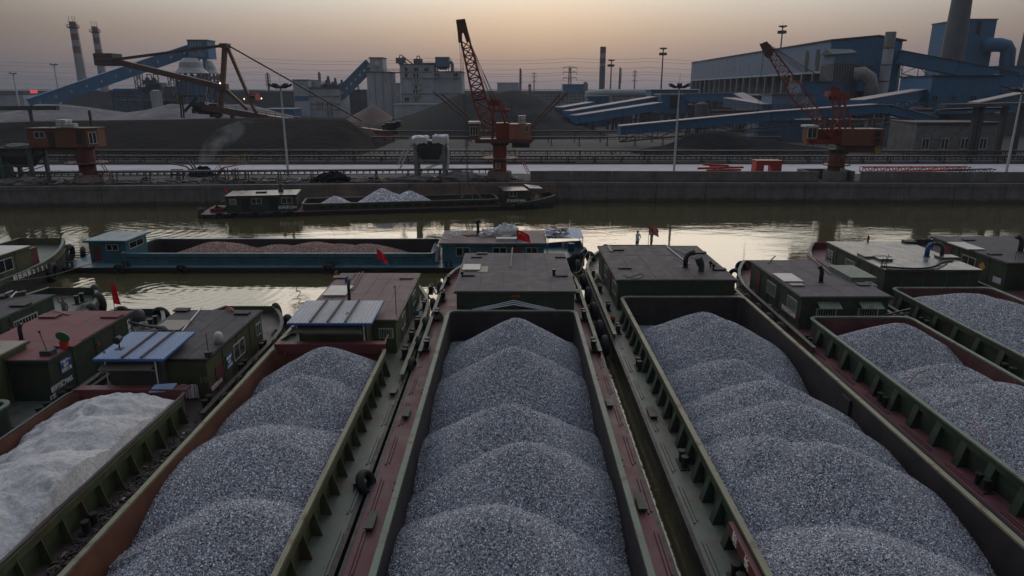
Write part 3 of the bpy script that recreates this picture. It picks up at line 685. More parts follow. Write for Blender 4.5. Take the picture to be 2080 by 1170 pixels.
p = U(1424, 551, z_); b = MB(); b.tube(p, p+Vector((0, 0, .5)), .19, n=12); b.tube(p+Vector((-.05, 0, .45)), p+Vector((-.28, -.1, .95)), .24, .24, n=12); b.build('vent_cowl', M['lampd'], D_)
for px, py in ((1269, 545), (1422, 514), (1255, 508), (1461, 548)):
    p = U(px, py, z_); hatch(D_, p.x, p.y, z_, .38, .2, 'seam', .06)
for px, py in ((1443, 543), (1449, 549)):
    p = U(px, py, z_); b = MB(); b.tube(p, p+Vector((0, 0, .28)), .05, n=8); b.tube(p+Vector((0, -.05, .28)), p+Vector((0, .05, .36)), .12, n=12); b.build('roof_lamp', M['black'], D_)
def hose(name, label, cat, pts, r, m, sag=None):
    b = MB(); P = [Vector(p) for p in pts]; out = []
    for i in range(len(P)-1):
        for k in range(6):
            t = k/6; p0 = P[max(i-1, 0)]; p1 = P[i]; p2 = P[i+1]; p3 = P[min(i+2, len(P)-1)]
            out.append(.5*((2*p1)+(p2-p0)*t+(2*p0-5*p1+4*p2-p3)*t*t+(3*p1-p0-3*p2+p3)*t**3))
    out.append(P[-1]); b.path(out, r, 6); return tag(b.build(name, M[m], smooth=True), label, cat)
hose('rope', 'thin dark cord curled on the roof with the bent black chimney', 'rope', [U(1265, 558, 3.01), U(1290, 566, 3.01), U(1308, 560, 3.01), U(1300, 556, 3.01), U(1282, 562, 3.01), U(1272, 563, 3.01)], .018, 'rope')
hose('cable', 'long pole cable running over the roof behind the bent black chimney', 'cable', [U(1355, 501, 3.05), U(1385, 525, 3.05), U(1400, 536, 3.05)], .03, 'galv')
hose('cable', 'thin dark cable stretched over the far half of the roof with two chimneys', 'cable', [U(1362, 503, 3.03), U(1395, 518, 3.03), U(1420, 529, 3.03)], .018, 'rope')
p = U(1365, 507, 3.0); b = MB(); b.box(7.0, 7.25, 47.6, 49.3, 3.0, 3.05); tag(b.build('plank', M['wood']), 'short wooden plank on the far left corner of the roof below the two standing people', 'plank')
for y in (36.2, 40.3, 44.4, 48.4, 31, 22, 15.8): bollard_pair(D_, (6.18 if y < 35 else 5.95, y, 1.0), s_=.85)
for y in (18, 30, 36, 42, 47): bollard_pair(D_, (14.5, y, 1.0), s_=.85)
for y in (26, 38.2): hatch(D_, 5.85, y, 1.0, .12, .45, 'black', .14, 'deck_fitting')
pk = []
for px, py, zz_, s_ in ((1432, 636, 2.85, .60), (1470, 652, 2.85, .6), (1490, 733, 2.5, .62), (1570, 778, 2.95, .60), (1612, 823, 3.0, .56), (1575, 898, 2.75, .62), (1690, 912, 3.1, .56), (1790, 1120, 3.0, .54)):
    p = U(px, py, zz_); pk.append((min(p.x, 12.3), p.y, zz_, s_))
pk.append((10.2, 12.4, 3.0, .56))
load('grey crushed stone heaped in the green-decked barge right of the central one', 6.69, 13.86, 8.1, 39.35, pk)
# red name board on the coaming
b = MB(); b.box(6.30, 6.46, 11.6, 17.2, 1.62, 1.98); b.build('name_board', M['maroon'], D_)
for i, ch in enumerate('皖长兴货6'):
    text_mesh(ch, .36, M['txtw'], 'name_character', D_, (6.298, 16.6-i*1.0, 1.80), (0, -1, 0), (0, 0, 1), .004)
b = MB(); b.path([(6.7, 25.8, 1.15), (13.8, 25.8, 1.15)], .13, 8); b.build('hold_cross_beam', M['hold'], D_)
b = MB(); b.obb((13.78, 25.8, 1.25), (.04, 0, 0), (0, .35, 0), (0, 0, .65)); b.build('hold_gusset', M['hold'], D_)
# red-decked barge with awnings (mauve roof)
E_ = barge('red-decked barge with two propped green window shutters and a mauve roof', 15.5, 22.6, 6, 49.8, (16.35, 21.8, 9, 35.6), deckm='deckr', coam='green', rimm='rim', inner='holdr', ribs='box', bul_y=33, rib_step=1.5, zb=1.2, rise=.5, bulm='maroon')
c_, f_ = cabin(E_, 16.3, 21.2, 36.7, 45.1, 1.0, 2.97, 'green', 'roof', .14, 'green', 4, 4, wins=[('L', 37.9, 2.1, 1.3, .75, 'bars'), ('L', 41.2, 2.1, 1.4, .75, 'bars'), ('F', 17.75, 1.98, 1.1, .5, 'bars'), ('F', 20.1, 1.98, 1.1, .5, 'bars')], doors=[('L', 43.6, .9, 1.6, 'maroon')])
for x in (17.75, 20.1):
    b = MB(); b.add([(x-.62, 36.68, 2.62), (x+.62, 36.68, 2.62), (x+.62, 36.1, 2.38), (x-.62, 36.1, 2.38), (x-.62, 36.68, 2.65), (x+.62, 36.68, 2.65), (x+.62, 36.1, 2.41), (x-.62, 36.1, 2.41)], [(0, 3, 2, 1), (4, 5, 6, 7), (0, 1, 5, 4), (2, 3, 7, 6), (0, 4, 7, 3), (1, 2, 6, 5)]); b.build('propped_shutter', M['rim'], c_)
b = MB(); b.box(16.245, 16.275, 36.75, 39.7, 1.42, 1.72); b.build('name_board', M['maroon'], c_)
text_mesh('皖长兴货0698', .34, M['txtw'], 'name_lettering', c_, (16.243, 38.2, 1.57), (0, -1, 0), (0, 0, 1), .004)
elbow_pipe(E_, U(1667, 573, 2.985), .95, .13, (-.22, 0, 0), 'black')
p = U(1600, 566, 2.985); hatch(E_, p.x, p.y, 2.985, .55, .9, 'cream', .07); p = U(1614, 577, 2.985); hatch(E_, p.x, p.y-.3, 2.985, .35, .2, 'beige', .05)
p = U(1726, 558, 3.0); hatch(E_, p.x+.1, p.y, 2.985, .75, 1.5, 'rim', .22, 'skylight_box'); p = U(1752, 578, 3.0); hatch(E_, p.x, p.y, 2.985, .3, .25, 'roof', .05)
for i, (a, b_) in enumerate((((1640, 517), (1688, 557)), ((1650, 520), (1686, 545)), ((1560, 534), (1575, 520)))):
    q = MB(); q.bar(U(*a, 3.04), U(*b_, 3.04), .06); tag(q.build('pole', M['wood']), ['long bamboo pole lying across the mauve roof toward the bow', 'shorter pole beside the long bamboo pole on the mauve roof', 'thin stick on the far left corner of the mauve roof'][i], 'pole')
for y in (15, 20.5, 27, 34.3, 39, 43): bollard_pair(E_, (15.85 if y > 33 else 16.0, y, 1.0), s_=.8)
for y in (36, 41): bollard_pair(E_, (22.2, y, 1.0), s_=.8)
pk = [(*U(1832, 658, 2.8).xy, 2.8), (*U(1800, 664, 2.7).xy, 2.7), (*U(1945, 742, 2.75).xy, 2.75), (*U(1975, 762, 2.7).xy, 2.7), (*U(2060, 790, 2.85).xy, 2.85, .4), (19.3, 18.5, 2.9), (19.2, 14, 2.8)]
pk = [((min(p[0], 19.9)),)+tuple(p[1:]) for p in pk]
load('grey crushed stone with red hoses, in the red barge with propped shutters', 16.44, 21.7, 9.1, 35.5, pk, slope=.62)
M['hosem'] = mat('red_hose', (.20, .05, .045), .7, .2, 6)
def on_load(o, pts, dz=.03):
    dg = bpy.context.evaluated_depsgraph_get(); me = o.data; out = []
    vs = me.vertices; c = o.location
    for x, y in pts:
        best = min(vs, key=lambda v: (v.co.x+c.x-x)**2+(v.co.y+c.y-y)**2 - (10 if v.co.z > .2 else 0)); out.append((x, y, best.co.z+dz))
    return out
# barge with the shiny roof
F_ = barge('red-decked barge with a shiny grey roof and blue and dark curved pipes', 23.1, 31.1, 9, 56, (23.95, 30.2, 12, 41.4), deckm='deckr', coam='green', rimm='rim', inner='holdr', ribs='box', bul_y=38, rib_step=1.8, zb=1.3, rise=.45, bulm='maroon')
c_, f_ = cabin(F_, 24.1, 30.2, 42.65, 51.1, 1.0, 2.97, 'green', 'roofs', .14, 'green', 4, 4, wins=[('L', 47.2, 2.05, 1.3, .8, 'bars'), ('L', 50.4, 2.05, .9, .8, '')])
for px, py, a, b_, m in ((1775, 521, .9, .55, 'roofs'), (1793, 527, .45, .45, 'roofs'), (1846, 493, .4, .3, 'seam'), (1922, 524, .6, .4, 'roofs')):
    p = U(px, py, 2.985); hatch(F_, p.x, p.y, 2.985, a, b_, m, .12)
elbow_pipe(F_, U(1882, 521, 2.98), .85, .16, (.25, 0, 0), 'sblue'); elbow_pipe(F_, U(1912, 523, 2.98), 1.0, .13, (-.62, 0, 0), 'lampd')
hose('cable', 'thick dark cables snaking over the shiny grey roof', 'cable', [U(1790, 541, 3.03), U(1850, 545, 3.03), U(1890, 543, 3.03), U(1915, 533, 3.03), U(1935, 530, 3.03)], .05, 'rubber')
hose('cable', 'thin cable near the front edge of the shiny grey roof', 'cable', [U(1800, 547, 3.03), U(1850, 549, 3.03), U(1900, 546, 3.03), U(1925, 534, 3.03)], .03, 'rubber')
b = MB(); p = U(1788, 545, 3.0)
for k in range(4): b.tube(p+Vector((k*.12, 0, 0)), p+Vector((k*.12+R.uniform(-.1, .1), R.uniform(-.1, .1), .55+.12*k)), .025, n=6)
b.bar(p+Vector((-.1, 0, .3)), p+Vector((.6, 0, .35)), .03); b.build('roof_bracket', M['black'], F_)
for i in range(4):
    b = MB(); x = 25.2+i*1.45; b.box(x-.012, x+.012, 42.62, 42.65, 1.1, 2.75); b.build('wall_stiffener', M['rim'], c_)
text_mesh('皖长丰货95917', .30, M['txtw'], 'name_lettering', c_, (24.095, 44.3, 1.62), (0, -1, 0), (0, 0, 1), .006)
b = MB(); b.box(24.06, 24.09, 43.1, 45.5, 1.25, 1.43); b.build('name_board', M['maroon'], c_)
bollard_pair(F_, (23.5, 36.9, 1.0)); bollard_pair(F_, (30.7, 42.2, 1.0)); bollard_pair(F_, (30.7, 45, 1.0)); bollard_pair(F_, (23.5, 30, 1.0))
pk = [(*U(1990, 600, 2.9).xy, 2.9, .42), (*U(2030, 610, 2.9).xy, 2.9, .42), (27.6, 29, 2.9), (27.8, 23, 2.9)]
load('grey crushed stone in the barge in front of the shiny roof', 24.05, 30.1, 12.1, 41.3, pk, slope=.60)
# rightmost barge
G_ = barge('dark green barge at the right edge with an orange diamond on its cabin', 32.2, 40.4, 14, 57.5, (33.2, 39.4, 16, 42.6), deckm='deckr', coam='green', rimm='rim', inner='hold', bul_y=41, zb=1.3, rise=.4)
c_, f_ = cabin(G_, 33.3, 39.3, 44.5, 53, 1.0, 2.97, 'green', 'roofd', .15, 'green', 3, 3, wins=[('L', 48.4, 2.05, 1.5, .8, ''), ('L', 52.2, 2.05, .9, .8, 'bars')], doors=[('L', 51, 1.1, 1.6, 'maroon')])
p = Vector((33.295, 46.9, 2.1)); b = MB(); b.obb(p, (.01, 0, 0), (0, .17, .17), (0, -.17, .17)); b.build('diamond_sign', mat('orange_yellow_sign', (.42, .20, .03), .6, .2, 6), c_)
b = MB(); b.box(33.27, 33.298, 44.8, 45.6, 1.35, 1.75); b.build('notice_board', M['tarp'], c_)
p = U(1956, 501, 2.985); hatch(G_, p.x+.2, p.y, 2.985, .6, 1.2, 'cream', .06); elbow_pipe(G_, U(2072, 511, 2.985), 1.1, .17, (-.45, 0, 0), 'lampd')
for px, py in ((1967, 488), (2020, 517)): p = U(px, py, 2.985); hatch(G_, p.x, p.y, 2.985, .4, .2, 'seam', .06)
b = MB(); p = U(2062, 527, 2.985)
for k in range(8): b.bar(p+Vector((k*.17, 0, 0)), p+Vector((k*.17, 0, .45)), .03)
b.bar(p+Vector((-.05, 0, .45)), p+Vector((1.4, 0, .45)), .05); b.build('roof_railing', M['darkst'], G_)
bb = MB(); q = Vector((35.2, 40.9, 0))     # small skiff lying on the hold end
secs = []
for i in range(7):
    s_ = i/6; hw = .95*(1-(2*abs(s_-.55))**2.6*.55); y = q.y-2.6+s_*5.2
    secs.append([(q.x-hw, y, 2.75), (q.x-hw*.92, y, 2.2), (q.x, y, 2.16), (q.x+hw*.92, y, 2.2), (q.x+hw, y, 2.75), (q.x+hw-.08, y, 2.75), (q.x+hw*.8, y, 2.35), (q.x, y, 2.28), (q.x-hw*.8, y, 2.35), (q.x-hw+.08, y, 2.75)])
sk = thing('skiff', 'small dark green skiff lying across the hold of the rightmost barge', 'boat', (q.x, q.y, 2.16)); bb.loft(secs); bb.build('boat_shell', M['green2'], sk)
for dy in (-1.2, .4, 1.6): b = MB(); b.box(q.x-.82, q.x+.82, q.y+dy-.12, q.y+dy+.12, 2.62, 2.66); b.build('thwart', M['green2'], sk)
text_mesh('1983', .4, M['txtw'], 'number_lettering', sk, (q.x-.97, q.y-.4, 2.5), (0, -1, 0), (0, 0, 1), .01)
# barge with the blue and white corrugated wheelhouse roof
B_ = barge('green-decked barge with a blue and white corrugated wheelhouse roof', -12.45, -5.05, 5, 45.6, (-11.5, -6.1, 7, 30.9), deckm='deckg', coam='green2', rimm='rimy', inner='rustr', ribs='plate', bul_y=29.5, rib_step=1.1, rimw=.11, zb=1.15, rise=.3)
cabin(B_, -10.8, -5.95, 33.0, 42.1, 1.0, 2.85, 'green2', 'roofm', .13, 'green2', 6, 6, wins=[('R', 35.3, 2.0, 1.2, .7, ''), ('R', 39.6, 2.0, 1.2, .7, ''), ('F', -6.45, 2.1, .7, .5, 'bars')], doors=[('R', 37.4, .8, 1.5, 'green')])
def wheelhouse(r, x0, x1, y0, y1, zd, zt, wallm, battens, awn=True, edge='edge', cm='cor', face='F', drop=.12):
    b = MB(); b.box(x0+.35, x1-.35, y0+.5, y1-.3, zd, zt-.2); c = b.build('wheelhouse', M[wallm], r)
    b = MB(); b.window(((x0+x1)/2, y0+.47, zt-.62), (1, 0, 0), (0, -1, 0), x1-x0-1.2, .42, panes=2, fr=.05); b.build('window', GL, c)
    n = 44; b = MB(); secs = []
    for i in range(n+1):
        x = x0+(x1-x0)*i/n; h = .014*(1 if i % 2 else -1)
        secs.append([(x, y0, zt-drop+h), (x, y1, zt+h), (x, y1, zt+h+.012), (x, y0, zt-drop+h+.012)])
    b.loft(secs); rf = b.build('corrugated_roof', M[cm], r)
    b = MB(); b.bar((x0, y0-.02, zt-drop-.05), (x1, y0-.02, zt-drop-.05), .03, .10); b.bar((x1+.02, y0, zt-drop-.05), (x1+.02, y1, zt-.05), .03, .10); b.bar((x0-.02, y0, zt-drop-.05), (x0-.02, y1, zt-.05), .03, .10); b.build('roof_edge', M[edge], rf)
    for x in battens: b = MB(); b.bar((x, y0+.02, zt-drop+.06), (x, y1-.02, zt+.06), .10, .06); b.build('roof_batten', M['woodd'], rf)
    if awn:
        b = MB(); b.obb(((x0+x1)/2-.1, y0+.12, zt-.42), ((x1-x0)/2-.35, 0, 0), (0, .38, .13), (0, -.01, .02)); b.build('awning', M['deckb'], c)
    for xx in (x0+.4, x1-.4): b = MB(); b.tube((xx, y0+.1, zd), (xx, y0+.1, zt-drop-.06), .03, n=6); b.build('roof_post', M['galv'], c)
    return c, rf
wheelhouse(B_, -10.85, -6.8, 31.2, 34.5, 1.0, 3.38, 'green2', (-9.75, -8.9, -8.05))
b = MB(); b.lathe((-8.2, 32.6, 3.31), [(.0, 0), (.22, .0), (.2, .015)], 7); b.build('rust_patch', M['rustr'], B_)
b = MB(); b.bar((-11.4, 30.75, 2.12), (-6.1, 30.75, 2.12), .12, .5); b.bar((-11.4, 31.0, 2.30), (-6.1, 31.0, 2.30), .5, .06); b.build('hold_end_board', M['maroon'], B_)
z_ = 2.87
p = U(687, 593, z_); hatch(B_, p.x, p.y, z_, .62, .95, 'cream', .08); 
for px, py in ((691, 564), (826, 565)): p = U(px, py, z_); hatch(B_, p.x, p.y, z_, .38, .25, 'roofm', .05)
p = U(710, 613, z_); b = MB(); b.path([p, p+Vector((0, 0, .9)), p+Vector((.02, .1, 1.15)), p+Vector((-.02, .35, 1.25))], .085, 10); b.build('exhaust_pipe', M['black'], B_, smooth=True)
p = U(805, 640, z_); b = MB(); b.tube(p, p+Vector((0, 0, 1.5)), .02, n=6); b.tube(p+Vector((0, 0, 1.5)), p+Vector((0, 0, 1.58)), .05, n=8); b.build('antenna', M['lampd'], B_)
for i, (a, b_) in enumerate((((724, 554), (708, 570)), ((731, 553), (717, 578)), ((738, 552), (716, 588)))):
    q = MB(); q.bar(U(*a, 2.93), U(*b_, 2.93), .05); tag(q.build('pole', M['wood']), ['shortest', 'middle', 'longest'][i]+' of three thin poles lying on the worn red-brown roof', 'pole', 'thin poles on the red-brown roof')
p = U(705, 572, z_); b = MB(); b.lathe(p, [(.12, 0), (.17, .28), (.15, .28), (.1, .03)], 14); tag(b.build('bucket', M['edge']), 'small light blue bucket on the worn red-brown roof', 'bucket')
for y in (32.5, 35.0, 37.2, 40.6, 44): bollard_pair(B_, (-5.45, y, 1.0), s_=.95)
for y in (31.5, 36): bollard_pair(B_, (-12.1, y, 1.0), s_=.9)
for i, y in enumerate((12.3, 20.9, 28.2)):
    hatch(B_, -5.3, y, 1.0, .11, .4, 'green2', .16, 'deck_fitting')
b = MB(); b.path([(-10.9, 30.6, 1.9), (-10.9, 31.8, 1.9), (-10.9, 31.8, 1.3)], .03); b.path([(-6.2, 30.9, 1.0), (-6.2, 30.9, 2.3), (-6.2, 32.2, 2.3)], .03); b.path([(-11.2, 31.0, 2.45), (-10.8, 33, 2.45)], .03); b.build('handrail', M['rimy'], B_)
pk = [(*U(655, 709, 2.85).xy, 2.85), (*U(610, 765, 2.75).xy, 2.72), (*U(570, 795, 2.6).xy, 2.6), (*U(520, 886, 2.75).xy, 2.75, .48), (*U(560, 900, 2.6).xy, 2.6), (*U(470, 1035, 2.7).xy, 2.7), (*U(430, 1060, 2.6).xy, 2.6), (-8.6, 11.8, 2.7)]
load('blue-grey crushed stone in front of the blue and white roofed wheelhouse', -11.4, -6.2, 7.1, 30.8, pk)
# sand barge
A_ = barge('olive barge loaded with pale sand behind a blue-roofed wheelhouse', -18.95, -12.62, 6, 39.2, (-18.2, -13.45, 8, 26.0), deckm='deckb', coam='green2', rimm='deckb', inner='rustr', ribs='plate', bul_y=25.5, rib_step=.95, rimw=.07, bt=5, zb=1.15, rise=.35)
c_, f_ = cabin(A_, -17.5, -13.25, 27.5, 34.2, 1.0, 2.93, 'green2', 'roofd', .12, 'seam', 5, 4, wins=[('R', 31.0, 2.0, 1.3, .75, ''), ('R', 33.6, 2.1, .6, .6, '')], doors=[('R', 28.6, .7, 1.1, 'maroon')])
wheelhouse(A_, -17.5, -14.6, 26.6, 29.6, 1.0, 3.38, 'darkst', (-16.3, -15.5), cm='corb')
b = MB(); b.box(-13.24, -13.21, 29.4, 30.1, 1.55, 2.25); sg_ = b.build('notice_board', M['sblue'], c_)
for k, s_ in enumerate(('安全生产', '0719', '人人有责')): text_mesh(s_, .15, M['txtw'], 'notice_lettering', c_, (-13.208, 29.75, 2.08-k*.2), (0, 1, 0), (0, 0, 1), .003)
b = MB(); b.box(-13.24, -13.21, 27.5, 28.9, 1.28, 1.52); b.build('name_board', M['maroon'], c_)
text_mesh('皖运货0105', .22, M['txtw'], 'name_lettering', c_, (-13.208, 28.2, 1.40), (0, 1, 0), (0, 0, 1), .003)
text_mesh('19', .42, M['rim'], 'number_lettering', c_, (-13.45, 27.49, 1.9), (1, 0, 0), (0, 0, 1), .006)
z_ = 2.95
p = U(445, 696, z_); b = MB(); b.lathe(p, [(.20, 0), (.20, .3), (.185, .40), (.14, .48), (.07, .52), (.01, .53)], 16); b.build('satellite_dome', M['white'], A_, smooth=True)
p = U(424, 722, z_); b = MB(); b.box(p.x-.12, p.x+.12, p.y-.12, p.y+.12, z_, z_+.18); b.tube(p+Vector((0, 0, .1)), p+Vector((0, 0, 1.0)), .018, n=6); b.build('antenna', M['black'], A_)
hose('cable', 'crumpled pinkish rope on the far edge of the charcoal roof behind the blue roof', 'rope', [U(457, 629, 3.0), U(466, 625, 3.05), U(474, 630, 3.0), U(462, 631, 3.05), U(472, 627, 3.1)], .04, 'salmon')
for px, py, m in ((370, 631, 'seam'), (492, 637, 'seam')): p = U(px, py, z_); hatch(A_, p.x, p.y, z_, .35, .22, m, .06)
p = U(322, 667, z_); hatch(A_, -16.6, 31.6, z_, .6, .7, 'beige', .06); p = U(385, 722, z_)
b = MB(); b.bar(U(410, 624, 3.0), U(370, 672, 3.0), .05, .05); tag(b.build('pole', M['galv']), 'long pale pole lying on the charcoal roof behind the blue wheelhouse roof', 'pole')
b = MB(); b.path([U(262, 654, 2.6), U(300, 662, 2.75), U(333, 666, 3.35), U(338, 672, 3.3), U(339, 679, 2.98)], [.05, .07, .1, .11, .12], 8); b.build('exhaust_pipe', M['lampd'], A_, smooth=True)
p = U(243, 708, 3.32); sl = MB(); sl.box(p.x-.16, p.x+.16, p.y-.12, p.y+.12, 3.28, 3.34); sl.tube((p.x, p.y, 3.34), (p.x, p.y, 3.55), .03, n=8); sl.tube((p.x, p.y-.14, 3.72), (p.x, p.y+.14, 3.75), .17, .13, n=14); sl.build('searchlight', M['black'], A_)
p = U(212, 716, 3.3); b = MB(); b.tube(p, p+Vector((0, 0, .75)), .012, n=6); b.lathe(p, [(.05, 0), (.04, .05)], 8); b.build('antenna', M['lampd'], A_)
b = MB(); b.box(-18.1, -13.5, 25.92, 26.5, 2.05, 2.12); b.box(-18.1, -13.5, 25.86, 25.93, 1.75, 2.2); b.build('hold_end_board', M['maroon'], A_)
b = MB(); b.obb((-14.5, 26.1, 2.17), (.42, .08, 0), (0, .28, .05), (0, 0, .02)); tag(b.build('cushion', M['corb']), 'light blue flat cushion on the maroon board at the end of the sand hold', 'cushion')
b = MB(); b.grid(14, 5, lambda u, v: (-14.75+1.15*u, 27.28+.06*math.sin(u*17), 1.15+.65*v)); 
sc_ = b.build('striped_cloth', [M['white']]); 
sm_ = bpy.data.materials.new('red_blue_striped_cloth'); sm_.use_nodes = True; t = sm_.node_tree; wv = t.nodes.new('ShaderNodeTexWave'); wv.bands_direction = 'X'; wv.inputs['Scale'].default_value = 2.2
tcn = t.nodes.new('ShaderNodeTexCoord'); t.links.new(tcn.outputs['Object'], wv.inputs['Vector']); rp = t.nodes.new('ShaderNodeValToRGB'); rp.color_ramp.interpolation = 'CONSTANT'
for e_, (p_, c__) in zip([rp.color_ramp.elements[0], rp.color_ramp.elements[1], rp.color_ramp.elements.new(.6), rp.color_ramp.elements.new(.8)], ((0, (.5, .52, .55, 1)), (.35, (.06, .17, .35, 1)), (.6, (.5, .52, .55, 1)), (.85, (.35, .06, .07, 1)))): e_.position = p_; e_.color = c__
t.links.new(wv.outputs[1], rp.inputs[0]); t.links.new(rp.outputs[0], t.nodes['Principled BSDF'].inputs[0]); sc_.data.materials[0] = sm_
tag(sc_, 'red, white and blue striped cloth hanging under the blue wheelhouse roof', 'cloth')
for y in (26.6, 30.6, 33.4): bollard_pair(A_, (-12.98, y, 1.0), s_=.9)
for y in (12.5, 18.2, 27.5): bollard_pair(A_, (-13.0 if y < 20 else -18.6, y, 1.0), s_=.8)
pk = [(*U(215, 822, 2.6).xy, 2.75, .55), (*U(180, 860, 2.8).xy, 2.85, .58), (*U(85, 945, 2.9).xy, 3.0, .56), (-16.1, 17.0, 3.0, .56), (-15.9, 13.2, 2.9, .56)]
load('pale dry sand with footprints filling the olive barge at lower left', -18.1, -13.55, 8.1, 25.85, pk, slope=.42, bedm=SAND, group=None, res=.06, nz_=.09, rough=.13, dents=80, name='sand_load', rnd=.7)
# litter on the dirty side deck
lit = MB(); 
for k in range(420):
    y = R.uniform(13, 25); c0 = R.choice((15.5, 19.5, 22.8)) if R.random() < .75 else y
    y = R.gauss(c0, 1.1); x = R.uniform(-13.15, -12.75); a = R.uniform(0, 3.14); l_ = R.uniform(.03, .13); q = R.uniform(.01, .03)
    lit.mi = R.choice((0, 0, 0, 0, 1, 1, 1, 1, 2)+((3,) if k % 9 == 0 else (0,))); lit.obb((x, y, 1.02+q), (l_*math.cos(a), l_*math.sin(a), R.uniform(-.03, .03)), (-.03*math.sin(a), .03*math.cos(a), 0), (0, 0, q))
tag(lit.build('litter', [M['woodd'], M['black'], M['wood'], M['tarp']]), 'scattered driftwood and rubbish on the dirty side deck beside the sand', 'litter', kind='stuff')
# barge with the red roof
Z_ = barge('dark green barge with a dull red flat roof at left', -25.0, -19.15, 10, 38.5, (-24.3, -20.0, 12, 25.0), deckm='deckg', coam='green', rimm='rim', inner='hold', bul_y=25.5, bt=5, rib_step=1.3, zb=1.2, rise=.35)
c_, f_ = cabin(Z_, -24.1, -19.95, 27.3, 34.0, 1.0, 2.95, 'green', 'roofr', .12, 'green', 3, 3)
c2, f2 = cabin(Z_, -24.4, -21.7, 25.6, 28.6, 1.0, 3.30, 'green2', 'beige', .12, 'green2', 3, 2, wins=[('R', 26.3, 2.6, .8, .75, 'plain'), ('R', 27.6, 2.6, .8, .75, 'plain')], name='wheelhouse')
b = MB(); b.box(-19.945, -19.92, 28.0, 28.75, 1.95, 2.6); b.build('notice_board', M['sblue'], c_)
b = MB()
for k, s_ in enumerate(('安全第一', '0719', '预防为主')): text_mesh(s_, .17, M['txtw'], 'notice_lettering', c_, (-19.918, 28.37, 2.46-k*.19), (0, 1, 0), (0, 0, 1), .003)
text_mesh('皖运货7085', .30, M['txtw'], 'name_lettering', c_, (-19.93, 27.9, 1.55), (0, 1, 0), (0, 0, 1), .006); text_mesh('江苏', .2, M['txtw'], 'name_lettering', c_, (-19.93, 27.2, 1.25), (0, 1, 0), (0, 0, 1), .006)
for k, ch in enumerate('皖航运'): text_mesh(ch, .24, M['txtw'], 'name_character', c_, (-19.93, 33.6, 2.5-k*.28), (0, 1, 0), (0, 0, 1), .006)
b = MB(); b.tube((-19.93, 30.8, 2.35), (-19.85, 30.8, 2.35), .07, n=10); b.build('side_lamp', M['redp'], c_)
z_ = 2.97
for px, py in ((102, 643), (228, 643), (138, 702)): p = U(px, py, z_); hatch(Z_, p.x, p.y, z_, .42, .28, 'roofr', .06)
elbow_pipe(Z_, U(44, 690, z_), .75, .09, (.12, 0, 0), 'black')
p = U(101, 720, z_); b = MB(); b.box(p.x-.3, p.x+.2, p.y-.2, p.y+.2, z_, z_+.22); b.tube(p+Vector((-.1, 0, .2)), p+Vector((-.25, 0, 1.0)), .02, n=6); b.tube(p+Vector((-.25, 0, 1.0)), p+Vector((-.26, 0, 1.1)), .05, n=8); b.build('searchlight', M['lampd'], Z_)
p = U(132, 708, z_); pt = thing('plant_pot', 'red bucket with a round green basket standing on the dull red roof', 'bucket', p)
b = MB(); b.lathe(p, [(.14, 0), (.2, .34), (.18, .34), (.13, .02)], 14); b.build('bucket_body', M['redp'], pt)
b = MB(); b.tube(p+Vector((0, -.02, .55)), p+Vector((0, .05, .58)), .30, .24, n=18); b.build('basket', mat('green_basket', (.03, .17, .06), .6, .3, 12), pt, smooth=False)
b = MB(); b.bar(U(108, 630, 3.05), U(140, 639, 3.0), .09, .04); tag(b.build('oar', M['wood']), 'wooden oar lying on the far left corner of the dull red roof', 'oar')
p = U(279, 655, 1.2); b = MB(); b.lathe((p.x, p.y, 1.2), [(.42, 0), (.46, .3), (.42, .62), (.36, .66), (.36, .7), (.2, .72), (.2, .78)], 20); tag(b.build('water_tank', M['lampd'], smooth=True), 'dark round tank on the bow beyond the dull red roof', 'tank')
for y in (25.9, 27.4): bollard_pair(Z_, (-19.5, y, 1.0), s_=.9)
bollard_pair(Z_, (-20.2, 36.4, 1.25)); 
b = MB(); b.path([(-21.3, 25.1, 1.0), (-21.3, 25.1, 1.95), (-23.8, 25.1, 1.95), (-23.8, 25.1, 1.0)], .03); b.path([(-21.3, 25.1, 1.5), (-23.8, 25.1, 1.5)], .025); b.build('handrail', M['green2'], Z_)
# next barge left, dark roof, the woman beside it
Y_b = barge('green barge with a charcoal roof behind the red-roofed one', -31.8, -25.2, 14, 42.5, (-31, -26.1, 15, 25), deckm='deckg', coam='green', rimm='rim', inner='hold', bul_y=36, bt=5, zb=1.3, rise=.4)
cabin(Y_b, -30.9, -26.0, 26.5, 37.0, 1.0, 2.95, 'green', 'roofd', .12, 'green', 3, 4, wins=[('R', 34.6, 2.0, 1.8, .85, 'bars'), ('R', 29.5, 2.0, 1.4, .7, '')], doors=[('R', 32.4, .9, 1.6, 'seam')])
b = MB(); b.obb((-25.75, 31.9, 1.9), (.22, .18, 0), (-.02, .02, 0), (0, 0, .8)); b.build('open_door', M['salmonp'], Y_b)
b = MB(); b.tube((-25.97, 33.35, 2.2), (-25.9, 33.35, 2.2), .07, n=10); b.build('side_lamp', M['redp'], Y_b)
p = U(42, 620, 2.97); hatch(Y_b, p.x, p.y, 2.97, .4, .3, 'seam', .06)
bollard_pair(Y_b, (-26.9, 40.6, 1.35))
b = MB()
for k in range(10): p = Vector((-29.5+R.uniform(-1.3, 1.8), 36.6+R.uniform(-.5, .4), 3.05)); a = R.uniform(0, 3); b.obb(p, (.3*math.cos(a), .3*math.sin(a), .05), (-.15*math.sin(a), .15*math.cos(a), 0), (0, 0, R.uniform(.05, .16)))
tag(b.build('tarpaulin_bundle', M['deckb']), 'crumpled brown tarpaulins on the far edge of the charcoal roof at left', 'tarpaulin')
